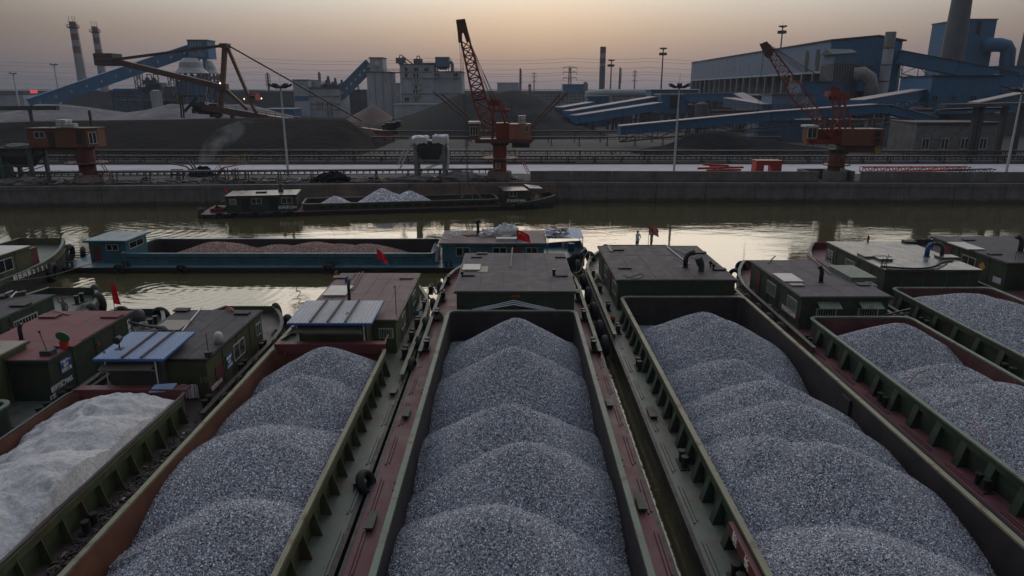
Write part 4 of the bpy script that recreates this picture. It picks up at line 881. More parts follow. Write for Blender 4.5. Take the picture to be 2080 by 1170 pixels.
for i, (a, b_) in enumerate((((0, 601), (26, 590)), ((22, 604), (34, 592)))): q = MB(); q.bar(U(*a, 3.1), U(*b_, 3.1), .05); tag(q.build('pole', M['galv']), ['long', 'short'][i]+' pale pole on the charcoal roof at the left edge', 'pole')
# leftmost barge, upper left
X_b = barge('olive barge at the left edge with white-framed windows and a grey roof', -43.2, -35.2, 22, 55.8, (-42.3, -36.2, 24, 36), deckm='deckg', coam='green2', rimm='rim', inner='hold', bul_y=37, bt=8, zd=1.1, zb=1.7, rise=.45)
c_, f_ = cabin(X_b, -42.0, -35.95, 38.5, 49.7, 1.1, 2.97, 'green2', 'cream', .12, 'green2', 4, 4, wins=[('R', 46.9, 2.15, 1.6, .85, ''), ('R', 43.4, 2.15, 1.4, .85, ''), ('R', 40.3, 2.15, 1.4, .85, '')])
for k, ch in enumerate('皖长兴货2121'): text_mesh(ch, .42, M['txtw'], 'name_character', X_b, (-35.13+.0, 50.2-3.6+k*.48, 1.3), (0, 1, 0), (0, 0, 1), .02)
hatch(X_b, -37.2, 50.9, 1.2, .6, .5, 'maroon', 1.3, 'engine_box')
for y in (44.2, 45.2): bollard_pair(X_b, (-35.7, y, 1.1))
# ================================================================== blue barge across the channel (built lengthwise, +y forward, +x toward the near row)
def place(o, loc, rot): o.location = Vector(loc); o.rotation_euler.z = rot
def barge_lengthwise(label, Lb, W, hold, cabins, loc, rot, zd, zr, coamc, deckc, slots=True, **k):
    r = barge(label, -W/2, W/2, 0, Lb, hold, zr=zr, zd=zd, local=True, coam=coamc, deckm=deckc, strakes=False, **k)
    for c in cabins:
        cc, ff = cabin(r, *c['box'], zd, c['zt'], c.get('wall', coamc), c.get('roof', 'roof'), c.get('over', .12), c.get('wall', coamc), *c.get('grid', (3, 4)), wins=c.get('wins', ()), doors=c.get('doors', ()))
    return r
ang = math.radians(-90.0)
BL = Vector((-36.6, 56.6, 0)); BR = math.radians(-90)
def blw(x, y, z=0): return Vector((BL.x+y, BL.y-x, z))     # frame point of the blue barge in the world
bb_ = barge_lengthwise('long blue barge lying across the channel with pinkish gravel', 42.6, 7.2, (-2.9, 2.75, 4.9, 30.3), [
    dict(box=(-2.6, 2.3, 30.9, 39.2), zt=2.2, roof='roofm', over=.25, grid=(3, 5), wins=[('R', 32.6, 1.45, 1.1, .7, ''), ('R', 35.6, 1.45, 1.1, .7, ''), ('R', 38.2, 1.45, .9, .7, '')], doors=[('R', 36.9, .8, 1.4, 'maroon')]),
    dict(box=(-1.3, 2.0, 2.0, 5.0), zt=2.35, roof='blued', over=.3, grid=(2, 3), wins=[('R', 3.9, 1.75, .95, .5, ''), ('B', .4, 1.75, 2.2, .5, '')], doors=[('R', 2.6, .6, 1.3, 'maroon')])],
    BL, BR, .45, 1.42, 'blue', 'blued', ribs=None, bul_y=39.2, bt=3.4, zb=.9, rise=.5, inner='hold', rimm='blued', hullm='hull', bulm='blue')
# near coaming recesses
b0 = None
for k in range(46):
    y = 5.3+k*.54
    if b0 is None: b = MB(); b.box(2.755, 2.80, y, y+.05, .95, 1.22); b0 = b.build('coaming_rib', M['blue'], bb_); yb0 = y
    else: dup(b0, (0, y-yb0, 0), bb_)
for z_ in (.93, 1.23): b = MB(); b.box(2.755, 2.82, 5.1, 30.1, z_-.02, z_+.02); b.build('coaming_stringer', M['blued'], bb_)
for y in (1., 5.5, 22, 31.5, 33, 39.8): bollard_pair(bb_, (3.25, y, .45), s_=.75)
b = MB()
for k in range(9): a = R.uniform(0, 3); b.obb((-1.5+R.uniform(-.6, .6), 1.0+R.uniform(-.6, .6), .6+R.uniform(0, .8)), (.3*math.cos(a), .3*math.sin(a), 0), (-.2*math.sin(a), .2*math.cos(a), .05), (0, 0, R.uniform(.05, .2)))
b.tube((-.4, .9, .5), (-.4, .9, 1.5), .25, n=10); b.build('anchor_winch', M['black'], bb_)
place(bb_, BL, BR)
pks = []
for px, py, zz_ in ((440, 495, 1.25), (460, 497, 1.2), (560, 503, 1.1), (640, 497, 1.25), (625, 500, 1.15), (690, 502, 1.1), (740, 502, 1.15)):
    p = U(px, py, zz_); y = p.x-BL.x; x = BL.y-p.y; pks.append((max(-1., min(x, 1.)), y, zz_+.22, .36))
load('pinkish gravel in low mounds inside the long blue barge', -2.8, 2.65, 5.05, 30.2, pks, zmin=.12, bedm=PKB, group=RGP, slope=.4, name='gravel_load', loc=BL, rot=BR, res=.25)
# things on the blue barge
def heap(name, label, cat, c, a, b_, h, m, amp=.25, n=(22, 14), seed=3, smooth=True):
    mb = MB()
    def fn(u, v):
        t = 2*math.pi*u; f = v*math.pi/2; rr = math.cos(f); q = noise.noise(Vector((math.cos(t)*2+seed, math.sin(t)*2, f*2.4)))
        q2 = noise.noise(Vector((math.cos(t)*5+seed, math.sin(t)*5, f*6)))
        k = 1+amp*q+amp*.6*q2
        return (c[0]+a*rr*math.cos(t)*k, c[1]+b_*rr*math.sin(t)*k, c[2]+h*math.sin(f)*k)
    mb.grid(n[0], n[1], fn); return tag(mb.build(name, M[m], smooth=smooth), label, cat)
heap('plastic_bag_bundle', 'smaller bundle of grey plastic sheeting on the blue barge roof', 'plastic bags', (U(992, 474, 2.3).x, 57.2, 2.2), .75, .55, .55, 'plastic', .5, seed=1)
heap('plastic_bag_bundle', 'larger bundle of grey plastic bags on the blue barge roof', 'plastic bags', (U(1028, 474, 2.3).x, 57.4, 2.2), 1.05, .6, .85, 'plastic', .5, seed=5)
heap('plastic_bag_bundle', 'white plastic sacks at the coaming corner of the blue barge', 'plastic bags', (-6.3, 54.9, .5), .35, .4, 1.3, 'plastic', .5, seed=9)
b = MB(); b.box(-1.3, 1.0, 54.9, 55.6, 2.2, 2.42); tag(b.build('roof_box', M['cream']), 'low pale box on the roof of the long blue barge', 'box')
b = MB(); b.tube((-2.9, 57.4, 2.2), (-2.9, 57.4, 3.3), .13, n=10); b.tube((-3.1, 57.4, 3.3), (-2.7, 57.4, 3.45), .2, n=10); b.bar((-4.2, 57.2, 2.24), (-1.9, 57.4, 2.26), .12, .08); b.bar((-3.9, 56.7, 2.24), (-1.6, 57.3, 2.3), .10, .06); tag(b.build('chimney_pipe', M['black']), 'black chimney pipe with planks on the blue barge roof', 'chimney')
b = MB()
for k in range(16): p = Vector((-5.1+R.uniform(-.6, .8), 56.3+R.uniform(-1.2, 1.2), 2.25+R.uniform(0, .3))); a = R.uniform(0, 3); b.bar(p, p+Vector((math.cos(a)*.6, math.sin(a)*.6, R.uniform(0, .3))), .05)
tag(b.build('scrap_pipes', M['galv']), 'tangle of pale pipes on the left corner of the blue barge roof', 'pipes')
b = MB()
for k in range(34):
    p = Vector((3.6+R.uniform(-.9, 1.1), 57.2+R.uniform(-1.4, 1.2), 2.25+R.uniform(0, .5))); a = R.uniform(0, 3); b.mi = R.choice((0, 0, 1, 2))
    b.obb(p, (.35*math.cos(a), .35*math.sin(a), R.uniform(-.1, .1)), (-.1*math.sin(a), .1*math.cos(a), 0), (0, 0, .05))
tag(b.build('junk_pile', [M['tarp'], M['lampd'], M['wood']]), 'pile of white and dark junk on the right end of the blue barge roof', 'junk')
b = MB()
for k in range(14): x = 2.9+k*.22; b.add([(x, 55.6, 2.25), (x+.11, 55.6, 2.29), (x+.11, 59.0, 2.49), (x, 59.0, 2.45)], [(0, 1, 2, 3)]); b.add([(x+.11, 55.6, 2.29), (x+.22, 55.6, 2.25), (x+.22, 59.0, 2.45), (x+.11, 59.0, 2.49)], [(0, 1, 2, 3)])
for xx in (3.0, 5.9): b.tube((xx, 55.8, .5), (xx, 55.8, 2.26), .03, n=6); b.tube((xx, 58.8, .5), (xx, 58.8, 2.44), .03, n=6)
tag(b.build('corrugated_canopy', M['corb']), 'blue corrugated canopy at the right end of the blue barge', 'canopy')
for px, py, m, h, l_ in ((1160, 505, 'edge', .85, 'dented blue drum on the right end of the blue barge'), (1148, 497, 'white', .6, 'white plastic bucket behind the blue drum')):
    p = U(px, py, .9); b = MB(); b.lathe((p.x, p.y, .55), [(.3, 0), (.31, h*.33), (.29, h*.34), (.31, h*.66), (.29, h*.67), (.3, h), (.27, h), (.26, h-.04)], 16); tag(b.build('drum', M[m]), l_, 'drum')
# ------------------------------------------------------------------ barge under the crane by the quay
FL = Vector((-36.2, 80.2, 0)); FR = math.radians(-80)
def flw(x, y, z=0): v = Matrix.Rotation(FR, 4, 'Z') @ Vector((x, y, 0)); return FL+v+Vector((0, 0, z))
fb_ = barge_lengthwise('half empty green barge under the crane at the quay', 42.0, 6.2, (-2.2, 2.35, 11.3, 34.6), [
    dict(box=(-2.1, 2.3, 2.8, 10.7), zt=2.42, wall='green', roof='roofs', over=.1, grid=(2, 5), wins=[('R', 3.6, 1.75, .7, .6, 'bars'), ('R', 6.2, 1.75, 1.1, .6, ''), ('R', 9.6, 1.75, 1.2, .7, '')], doors=[('R', 5.0, .9, 1.5, 'seam'), ('R', 8.1, .9, 1.5, 'seam')]),
    dict(box=(-1.8, 2.3, 35.4, 38.4), zt=2.25, wall='green', roof='roofs', over=.12, grid=(2, 2), wins=[('R', 36.5, 1.85, .9, .6, '')])],
    FL, FR, .5, 1.3, 'green', 'deckr', ribs=None, bul_y=37, bt=5, zb=.9, rise=.45, inner='hold', rimm='rimy', bulm='green')
b0 = None
for k in range(17):
    y = 13.0+k*1.27
    if b0 is None: b = MB(); b.box(2.352, 2.40, y, y+.85, .72, 1.02); b0 = b.build('coaming_panel', M['seam'], fb_); yb0 = y
    else: dup(b0, (0, y-yb0, 0), fb_)
text_mesh('浙长兴货2354', .42, M['txtw'], 'name_lettering', fb_, (2.32, 9.4, .95), (0, 1, 0), (0, 0, 1), .012)
text_mesh('浙长兴货4066', .40, M['txtw'], 'name_lettering', fb_, (2.32, 36.9, 1.0), (0, 1, 0), (0, 0, 1), .012)
b = MB(); b.lathe((-.6, 8.6, 2.4), [(.32, 0), (.32, .35), (.2, .4), (.2, .8), (.15, .95), (.02, 1.0)], 12); b.build('roof_vent', M['lampd'], fb_)
b = MB(); b.box(.0, .5, 5.9, 7.1, 2.43, 2.6); b.build('roof_box', M['black'], fb_)
b = MB(); b.obb((.8, 1.6, 1.2), (.7, 0, 0), (0, .6, .45), (0, -.03, .04)); b.box(-.6, 1.8, .9, 2.4, .5, .95); b.build('engine_hatch', M['maroon'], fb_)
b = MB(); b.add([(-1.8, 38.6, 2.5), (2.2, 38.6, 2.5), (1.6, 40.4, 2.35), (-.8, 40.4, 2.35), (-1.8, 38.6, 2.46), (2.2, 38.6, 2.46), (1.6, 40.4, 2.31), (-.8, 40.4, 2.31)], [(0, 1, 2, 3), (7, 6, 5, 4), (0, 4, 5, 1), (1, 5, 6, 2), (2, 6, 7, 3), (3, 7, 4, 0)]); b.build('awning', M['cream'], fb_)
for y in (4, 6.5, 36, 39): bollard_pair(fb_, (2.85, y, .5), s_=.6)
place(fb_, FL, FR)
pks = [(0, 14.9, 1.85, .6), (-.3, 20.6, 2.6, .62), (.2, 21.8, 2.1, .55), (-.2, 23.9, 2.25, .58)]
load('grey gravel in three small cones inside the barge at the quay', -2.1, 2.25, 11.45, 34.4, pks, zmin=.12, slope=.55, loc=FL, rot=FR, res=.2, rnd=.2, group=None, bedm=stone_mat('pale_gravel', (.12, .12, .14), (.75, .75, .8), 7))
heap('sack_pile', 'pile of pale sacks and white bottle on the foredeck of the barge at the quay', 'sacks', flw(.9, 39.4, .5), .8, .7, 1.1, 'wood', .4, seed=2)
# A-frame ladder standing in the hold
def frame_thing(name, label, cat, segs, m, w_, base=None):
    b = MB()
    for s_ in segs: b.bar(s_[0], s_[1], s_[2] if len(s_) > 2 else w_)
    return tag(b.build(name, M[m]), label, cat)
lp = [(V(935, 402, 84.2), V(951, 372, 84.2)), (V(939, 402, 84.6), V(955, 372, 84.6)), (V(952, 372, 84.4), V(977, 402, 84.4)), (V(966, 372, 84.4)+Vector((-.6, 0, 0)), V(960, 404, 84.4))]
segs = [(*a, .12) for a in lp]
for k in range(7):
    t = k/7; segs.append((lp[0][0].lerp(lp[0][1], t), lp[1][0].lerp(lp[1][1], t), .07))
frame_thing('trestle_ladder', 'tall steel trestle ladder standing in the hold of the barge at the quay', 'ladder', segs, 'wood', .1)
# ------------------------------------------------------------------ tyres
tyres('hanging on the near side of the long blue barge', 'tyres along the blue barge', [blw(3.75, y, .32) for y in (10.2, 21.9, 5.2)], (0, 1, 0), .36, .13, 'counted from the middle')
tyres('on the blunt left end of the long blue barge', 'tyres at the left end of the blue barge', [blw(3.2, .2, .5), blw(1.5, -.2, .6), blw(-.5, -.2, .6)], (1, .5, 0), .5, .17, 'from its near corner')
tyres('fixed round the right end of the long blue barge', 'tyres at the right end of the blue barge', [blw(2.9-k*.75, 41.7+.25*k, .95) for k in range(4)], (.5, -.8, 0), .42, .16, 'from its near corner')
tyres('hanging on the near side of the barge at the quay', 'tyres on the barge at the quay', [flw(3.2, y, .15) for y in (2.2, 3.9, 6.1, 8.5, 10.0)], tuple((flw(1, 0)-flw(0, 0))), .48, .13, 'from its stern')
tyres('under the small bow cabin of the barge at the quay', 'tyres on the bow of the barge at the quay', [flw(3.2, y, .3) for y in (35.2, 37.0, 38.6)], tuple((flw(1, 0)-flw(0, 0))), .42, .12, 'toward its bow')
tyres('on the very stern of the barge at the quay', 'tyres on the stern of the barge at the quay', [flw(1.6, -.2, .35)], tuple((flw(0, 1)-flw(0, 0))), .55, .2)
tyres('between the central and the green-decked barge', 'tyres right of the central barge', [Vector((5.05, y, z)) for y, z in ((46.5, 1.05), (43.4, 1.0), (40.0, 1.0), (37.0, .85), (34.6, .8), (50.2, 1.2))], (1, 0, .1), .44, .16, 'from the far end')
tyres('between the central and the corrugated-roofed barge', 'tyres left of the central barge', [Vector((-4.93, y, z)) for y, z in ((44.8, 1.05), (41.0, 1.0), (37.2, 1.0), (34.2, .95), (31.2, .9))], (1, 0, .1), .42, .14, 'from the far end')
tyres('lying on the green side deck edge, half over the water', 'tyre on the side deck', [Vector((-4.98, 20.6, 1.12))], (.85, -.2, .45), .36, .14)
tyres('left of the mauve-roofed cabin', 'tyres beside the mauve roof', [Vector((15.25, y, .9)) for y in (36.5, 38.2, 40.1, 42.2, 46.8, 48.6)], (1, 0, .1), .44, .16, 'from the far end')
tyres('between the mauve-roofed and the shiny-roofed barge', 'tyres beside the shiny roof', [Vector((22.86, y, .9)) for y in (47.5, 49.3, 51)], (1, 0, .1), .44, .16, 'from the far end')
tyres('on the bow rail beyond the charcoal roof', 'tyres behind the charcoal roof', [Vector((-14.2, 39.2, 1.2)), Vector((-12.9, 37.3, 1.1))], (.8, .6, 0), .45, .15, 'from the left')
tyres('squeezed between the sand barge and the corrugated-roofed one', 'tyres beside the sand barge', [Vector((-12.53, y, .95)) for y in (27.2, 29.0, 31.2, 34.0)], (1, 0, .1), .4, .09, 'from the far end')
tyres('between the red-roofed and the sand barge', 'tyres beside the red roof', [Vector((-19.05, y, .95)) for y in (24.6, 26.4, 29.5)], (1, 0, .1), .42, .1, 'from the far end')
tyres('on the bow beyond the red roof', 'tyres on the bow beyond the red roof', [Vector((-23.2, 38.6, 1.2)), Vector((-20.8, 38.4, 1.2))], (0, 1, 0), .45, .15, 'from the left')
tyres('on the bow where the woman stands', 'tyres on the bow beside the woman', [Vector((-27.0, 42.5, 1.35)), Vector((-25.9, 41.0, 1.25)), Vector((-25.3, 39.2, 1.1))], (.7, .7, 0), .5, .18, 'from the left')
tyres('hanging on the side of the olive barge at upper left', 'tyres on the olive barge', [Vector((-35.05, 44.0, .55)), Vector((-35.3, 50.8, .6)), Vector((-37.0, 55.6, 1.0))], (1, .2, 0), .62, .2, 'toward the bow')
tyres('on the bow of the green-decked barge below the two people', 'tyres on the bow below the people', [Vector((6.2, 52.4, 1.4)), Vector((7.7, 54.5, 1.5))], (.8, .6, 0), .4, .15, 'from the left')
tyres('on the bow rail behind the mauve roof', 'tyres on the bow behind the mauve roof', [Vector((16.1, 47.7, 1.2)), Vector((17.3, 49.8, 1.25))], (.8, .6, 0), .4, .15, 'from the left')
# ropes
hose('rope', 'mooring rope sagging from the olive barge to the left end of the blue barge', 'rope', [(-35.6, 44.6, 1.5), (-34.4, 48.5, .9), (-33.6, 52.0, .85), (-32.9, 53.6, .9)], .03, 'rope')
hose('rope', 'dark mooring rope looped between the central barge and the corrugated-roofed one', 'rope', [(-4.4, 42.3, 1.8), (-4.9, 42.9, 1.3), (-5.1, 43.4, 1.2), (-5.45, 44.1, 1.7)], .05, 'black')
hose('rope', 'mooring rope from the central barge bow to the green-decked barge', 'rope', [(4.3, 46.4, 1.7), (5.0, 48.3, 1.45), (5.5, 50.5, 1.9), (5.9, 51.4, 2.2)], .04, 'rope')
hose('rope', 'thick rope drooping over the green foredeck beside the roof with two chimneys', 'rope', [(5.95, 51.0, 2.1), (6.1, 49.2, 1.2), (6.35, 47.5, 1.05), (6.45, 46.2, 1.1)], .04, 'rope')
hose('rope', 'mooring rope from the bow of the barge at the quay toward the wall', 'rope', [flw(.5, 42, 1.3), flw(.5, 42, 1.0)+Vector((5, .6, -.4)), Vector((14, 88.4, .9))], .03, 'rope')
for x_, y_, l_ in ((-4.45, 38.4, 'coil of dark rope round a bollard left of the central cabin'),):
    b = MB()
    for k in range(4): b.torus((x_, y_, 1.15+.08*k), (.1, .1, 1), .38-.03*k, .04, 16, 5)
    b.m = [0]*len(b.f); tag(b.build('rope_coil', M['rope'], smooth=True), l_, 'rope')
for x_, y_, z_, l_ in ((6.05, 46.4, 1.1, 'coil of rope on the green side deck left of the roof with two chimneys'), (-5.6, 42.4, 1.1, 'rope coil beside the red-brown roof on the green side deck'), (15.95, 45.3, 1.1, 'coil of rope on the red foredeck beyond the mauve roof'), (-20.6, 35.2, 1.15, 'rope coil near the dark round tank beyond the red roof'), (-13.0, 35.6, 1.1, 'rope coil on the deck right of the charcoal roof'), (23.6, 44.5, 1.1, 'rope coil on the deck left of the shiny grey roof'), (4.2, 45.0, 1.1, 'rope coil on the red side deck right of the central cabin')):
    b = MB()
    for k in range(4): b.torus((x_, y_, z_+.06*k), (.08*math.sin(k), .08*math.cos(k), 1), .30-.04*k, .035, 16, 5)
    b.m = [0]*len(b.f); tag(b.build('rope_coil', M['rope'], smooth=True), l_, 'rope')
for x_, y_, z_, m_, n_, l_, c_ in ((-5.75, 39.0, 1.0, 'edge', 'bucket', 'blue bucket on the side deck right of the red-brown roof', 'bucket'), (15.9, 40.4, 1.0, 'white', 'bucket', 'white bucket beside the mauve-roofed cabin wall', 'bucket'), (-20.9, 36.6, 1.15, 'white', 'basin', 'pale basin on the bow beyond the red roof', 'basin'), (5.9, 38.0, 1.0, 'redp', 'bucket', 'red bucket on the green side deck near the twin chimney roof', 'bucket')):
    b = MB(); b.lathe((x_, y_, z_), [(.13, 0), (.18, .3), (.16, .3), (.11, .03)], 14); tag(b.build(n_, M[m_]), l_, c_)
hose('rope', 'slack rope lying along the green foredeck beside the red-brown roof', 'rope', [(-5.5, 44, 1.5), (-5.7, 42.6, 1.05), (-5.5, 41.2, 1.04), (-5.75, 39.8, 1.04)], .025, 'rope')
hose('rope', 'slack rope between two bollards left of the mauve roof', 'rope', [(15.85, 43, 1.4), (15.75, 42, 1.15), (15.8, 40.3, 1.1), (15.85, 39, 1.4)], .028, 'rope')
hose('hose', 'red hose hanging over the coaming onto the gravel', 'hose', [(20.6+1.0, 27.2, 2.2), (21.5, 26.6, 1.6), (21.3, 26.0, 1.3)], .018, 'hosem')
hose('hose', 'red hose curving over the second gravel mound of the red barge', 'hose', [U(1845, 786, 2.1), U(1853, 770, 2.3), U(1868, 757, 2.5), U(1880, 753, 2.62)], .018, 'hosem')
hose('hose', 'red hose on the nearest gravel mound of the red barge', 'hose', [U(1975, 853, 2.3), U(1985, 862, 2.4), U(1992, 875, 2.35), U(1998, 895, 2.2)], .018, 'hosem')
# planks and spars leaning between cabins
for i, (a, b_) in enumerate(((Vector((20.2, 36.1, 1.9)), Vector((22.6, 36.9, 2.15))), (Vector((19.7, 36.0, 1.75)), Vector((22.4, 36.6, 2.0))))):
    q = MB(); q.bar(a, b_, .09, .09); tag(q.build('steel_pipe', M['lampd']), ['upper', 'lower'][i]+' grey pipe leaning across the gap right of the mauve roof cabin', 'pipe')
# ------------------------------------------------------------------ flags
def flag(label, base, h, w_, fh, droop, m='red', star=False, lean=(0, 0), side=1, poly=None, phase=0.):
    f = thing('flag', label, 'flag', base)
    top = Vector(base)+Vector((lean[0], lean[1], h)); b = MB(); b.tube(base, top, .022, .016, n=6); b.build('flag_pole', M['lampd'], f)
    b = MB()
    def fn(u, v):
        q = .10*math.sin(u*7+v*3+phase)*u; d_ = droop*u**1.3
        return (top.x+side*w_*u*(1-.12*v*u), top.y+q+.12*u, top.z-.04-fh*(1-v)*(1-.18*u)-d_)
    def fn2(u, v): x, y, z = fn(u, v); return (x, y+.012, z)
    b.grid(14, 8, fn); b.grid(14, 8, lambda u, v: fn2(1-u, v)); c = b.build('flag_cloth', M[m], f, smooth=True)
    if star:
        for cu, cv, r_ in ((.2, .72, .12), (.4, .9, .035), (.47, .78, .035), (.47, .64, .035), (.4, .52, .035)):
            b = MB(); pts = []
            for k in range(10):
                a = math.pi/2+k*math.pi/5; rr = r_ if k % 2 == 0 else r_*.4; p = fn(cu+rr*math.cos(a)/w_, cv+rr*math.sin(a)/fh); pts.append((p[0], p[1]-.012, p[2]))
            b.add(pts, [tuple(range(10))]); b.build('star', M['yellow'], f)
    return f
flag('bright red flag with yellow stars waving over the central barge roof', (U(1050, 514, 2.97).x, 48.0, 1.6), 2.95, 1.0, .72, .42, star=True)
flag('drooping red flag on a short pole beyond the red-brown roof', (U(770, 551, 2.85).x, 42.35, 1.2), 3.25, .62, .62, .6)
flag('narrow limp red flag beyond the dull red roof', (-20.95, 34.3, 1.2), 3.3, .28, 1.2, .35, phase=2)
flag('faded orange-red flag beside the standing person in shorts', (U(1325, 505, 2.4).x, 52.9, 1.8), 2.25, .85, .75, .5, m='salmon')
flag('small limp red pennant on the far edge of the shiny roof', (U(1762, 489, 3).x, 51.4, 2.6), .95, .22, .65, .25, phase=1)
flag('tiny red flag at the stern of the barge by the quay', flw(0, 2.3, 2.3), .9, .2, .5, .2)
# ------------------------------------------------------------------ people
def person(label, feet, h, pose, mats, rot=0.):
    """pose: dict of joints in metres for a 1.7 m figure, x right, y facing"""
    J = dict(pelvis=(0, 0, .92), belly=(0, .01, 1.08), chest=(0, .01, 1.28), neck=(0, .0, 1.44), head=(0, .02, 1.54), crown=(0, .02, 1.66),
             hl=(-.09, 0, .86), kl=(-.10, .02, .48), al=(-.10, -.01, .09), tl=(-.11, .13, .04), hr=(.09, 0, .86), kr=(.10, .02, .48), ar=(.10, -.01, .09), tr=(.11, .13, .04),
             sl=(-.17, 0, 1.38), el=(-.22, -.03, 1.11), wl=(-.22, .04, .87), sr=(.17, 0, 1.38), er=(.22, -.03, 1.11), wr=(.22, .04, .87)); J.update(pose)
    RD = dict(pelvis=.14, belly=.125, chest=.145, neck=.055, head=.088, crown=.078, hl=.095, kl=.058, al=.038, tl=.035, hr=.095, kr=.058, ar=.038, tr=.035, sl=.062, el=.042, wl=.028, sr=.062, er=.042, wr=.028)
    E = [('pelvis', 'belly'), ('belly', 'chest'), ('chest', 'neck'), ('neck', 'head'), ('head', 'crown'), ('pelvis', 'hl'), ('hl', 'kl'), ('kl', 'al'), ('al', 'tl'), ('pelvis', 'hr'), ('hr', 'kr'), ('kr', 'ar'), ('ar', 'tr'), ('chest', 'sl'), ('sl', 'el'), ('el', 'wl'), ('chest', 'sr'), ('sr', 'er'), ('er', 'wr')]
    k = h/1.7; names = list(J); pts = [Vector(J[n]) for n in names]; rad = [RD[n] for n in names]; ed = [(names.index(a), names.index(b)) for a, b in E]
    for wn, en in (('wl', 'el'), ('wr', 'er')):       # a palm, four fingers and a thumb on each wrist
        w0 = Vector(J[wn]); d = (w0-Vector(J[en])).normalized(); s_ = d.cross(Vector((0, 1, .1))).normalized(); pi = len(pts)
        pts.append(w0+d*.07); rad.append(.030); ed.append((names.index(wn), pi))
        for q in range(4): pts.append(w0+d*(.135+.012*(1.5-abs(q-1.5)))+s_*(q-1.5)*.021+Vector((0, .02, 0))); rad.append(.0085); ed.append((pi, len(pts)-1))
        pts.append(w0+d*.085+s_*.055+Vector((0, .02, 0))); rad.append(.009); ed.append((pi, len(pts)-1))
    me = bpy.data.meshes.new('person'); me.from_pydata([p*k for p in pts], ed, []); o = bpy.data.objects.new('person', me); COL.objects.link(o)
    sk_ = o.modifiers.new('skin', 'SKIN'); sb = o.modifiers.new('sub', 'SUBSURF'); sb.levels = 1; sb.render_levels = 1
    if not me.skin_vertices: 
        bpy.context.view_layer.objects.active = o
    for i, sv in enumerate(me.skin_vertices[0].data): sv.radius = (rad[i]*k*(1.15 if names[i:i+1] in (['pelvis'], ['chest'], ['belly']) else 1), rad[i]*k*(.8 if names[i:i+1] in (['pelvis'], ['chest'], ['belly']) else 1)); sv.use_root = (i == 0)
    dg = bpy.context.evaluated_depsgraph_get(); dg.update(); m2 = bpy.data.meshes.new_from_object(o.evaluated_get(dg)); bpy.data.objects.remove(o)
    for m in mats['list']: m2.materials.append(M[m])
    for p in m2.polygons:
        c = p.center/k; p.material_index = mats['fn'](c); p.use_smooth = True
    o = bpy.data.objects.new('person', m2); COL.objects.link(o); o.location = feet; o.rotation_euler.z = rot
    tag(o, label, 'person')
    hm = MB(); hd = Vector(J['head'])
    hm.grid(16, 8, lambda u, v: tuple((hd+Vector((0, -.015, .035))+Vector((.103*math.cos(2*math.pi*u)*math.cos(-.35+v*1.9), .112*math.sin(2*math.pi*u)*math.cos(-.35+v*1.9)-.012, .118*math.sin(-.35+v*1.9))))*k) if not (math.sin(2*math.pi*u) > .35 and v < .45) else tuple((hd+Vector((.07*math.cos(2*math.pi*u), .03, .08)))*k))
    hr = hm.build('hair', M['hair'], origin=(0, 0, 0), smooth=True); hr.parent = o; hr.location = (0, 0, 0)
    fm = MB(); hy = .098
    for sx in (-.032, .032): fm.obb(((hd.x+sx)*k, (hd.y+hy-.012)*k, (hd.z+.005)*k), (.013*k, 0, 0), (0, .006*k, 0), (0, 0, .006*k))
    fm.obb((hd.x*k, (hd.y+hy-.014)*k, (hd.z-.055)*k), (.022*k, 0, 0), (0, .006*k, 0), (0, 0, .005*k)); f = fm.build('eyes_and_mouth', M['hair'], origin=(0, 0, 0)); f.parent = o; f.location = (0, 0, 0)
    nm = MB(); nm.add([((hd.x-.014)*k, (hd.y+.07)*k, (hd.z-.03)*k), ((hd.x+.014)*k, (hd.y+.07)*k, (hd.z-.03)*k), (hd.x*k, (hd.y+.115)*k, (hd.z-.022)*k), (hd.x*k, (hd.y+.08)*k, (hd.z+.015)*k)], [(0, 1, 2), (0, 2, 3), (2, 1, 3), (0, 3, 1)])
    for sx in (-1, 1): nm.obb(((hd.x+sx*.093)*k, (hd.y+.0)*k, hd.z*k), (.010*k, 0, 0), (0, .018*k, 0), (0, 0, .028*k))
    f = nm.build('nose_and_ears', M['skin'], origin=(0, 0, 0)); f.parent = o; f.location = (0, 0, 0)
    return o
def fn1(c): return 0 if (c.z > 1.45 or (c.z < .93 and abs(c.x) > .19)) else (1 if c.z > .84 else 2)
def fn2(c): return 0 if (c.z > 1.45 or c.z < .52 or (abs(c.x) > .24 and c.z < 1.2)) else (1 if c.z > .80 else 2)
def fn3(c): return 0 if (c.z > 1.41 or (abs(c.x) > .155 and c.z > .9)) else (1 if c.z > .90 else 2)
p = U(1293, 512, 2.0)
person('person in a pale loose shirt and dark trousers, hands behind the back', (9.95, 53.1, 1.83), 1.64, dict(wl=(-.06, -.17, .98), wr=(.06, -.17, .98), el=(-.24, -.12, 1.14), er=(.24, -.12, 1.14)), dict(list=['skin', 'shirtw', 'trous'], fn=lambda c: 0 if c.z > 1.45 else (1 if c.z > .78 else 2)), rot=math.radians(35))
person('person in patterned shirt and green shorts with a hand at the face', (11.05, 53.0, 1.83), 1.78, dict(el=(-.27, .10, 1.25), wl=(-.12, .16, 1.50), wr=(.18, .05, .90)), dict(list=['skin', 'shirtg', 'shortg'], fn=fn2), rot=math.radians(60))
person('woman in a grey tank top with one arm raised beside the charcoal roof', (-25.72, 37.4, 1.1), 1.62, dict(er=(.30, .05, 1.32), wr=(.24, .12, 1.54), el=(-.26, .0, 1.12)), dict(list=['skin', 'shirtb', 'purple'], fn=fn3), rot=math.radians(170))
person('person crouching low behind the far left corner of the red-brown roof', (-11.35, 42.9, 1.2), 1.66, dict(neck=(0, .05, 1.44), head=(0, .09, 1.53), crown=(0, .1, 1.64)), dict(list=['skin', 'trous', 'trous'], fn=fn1), rot=math.radians(120))
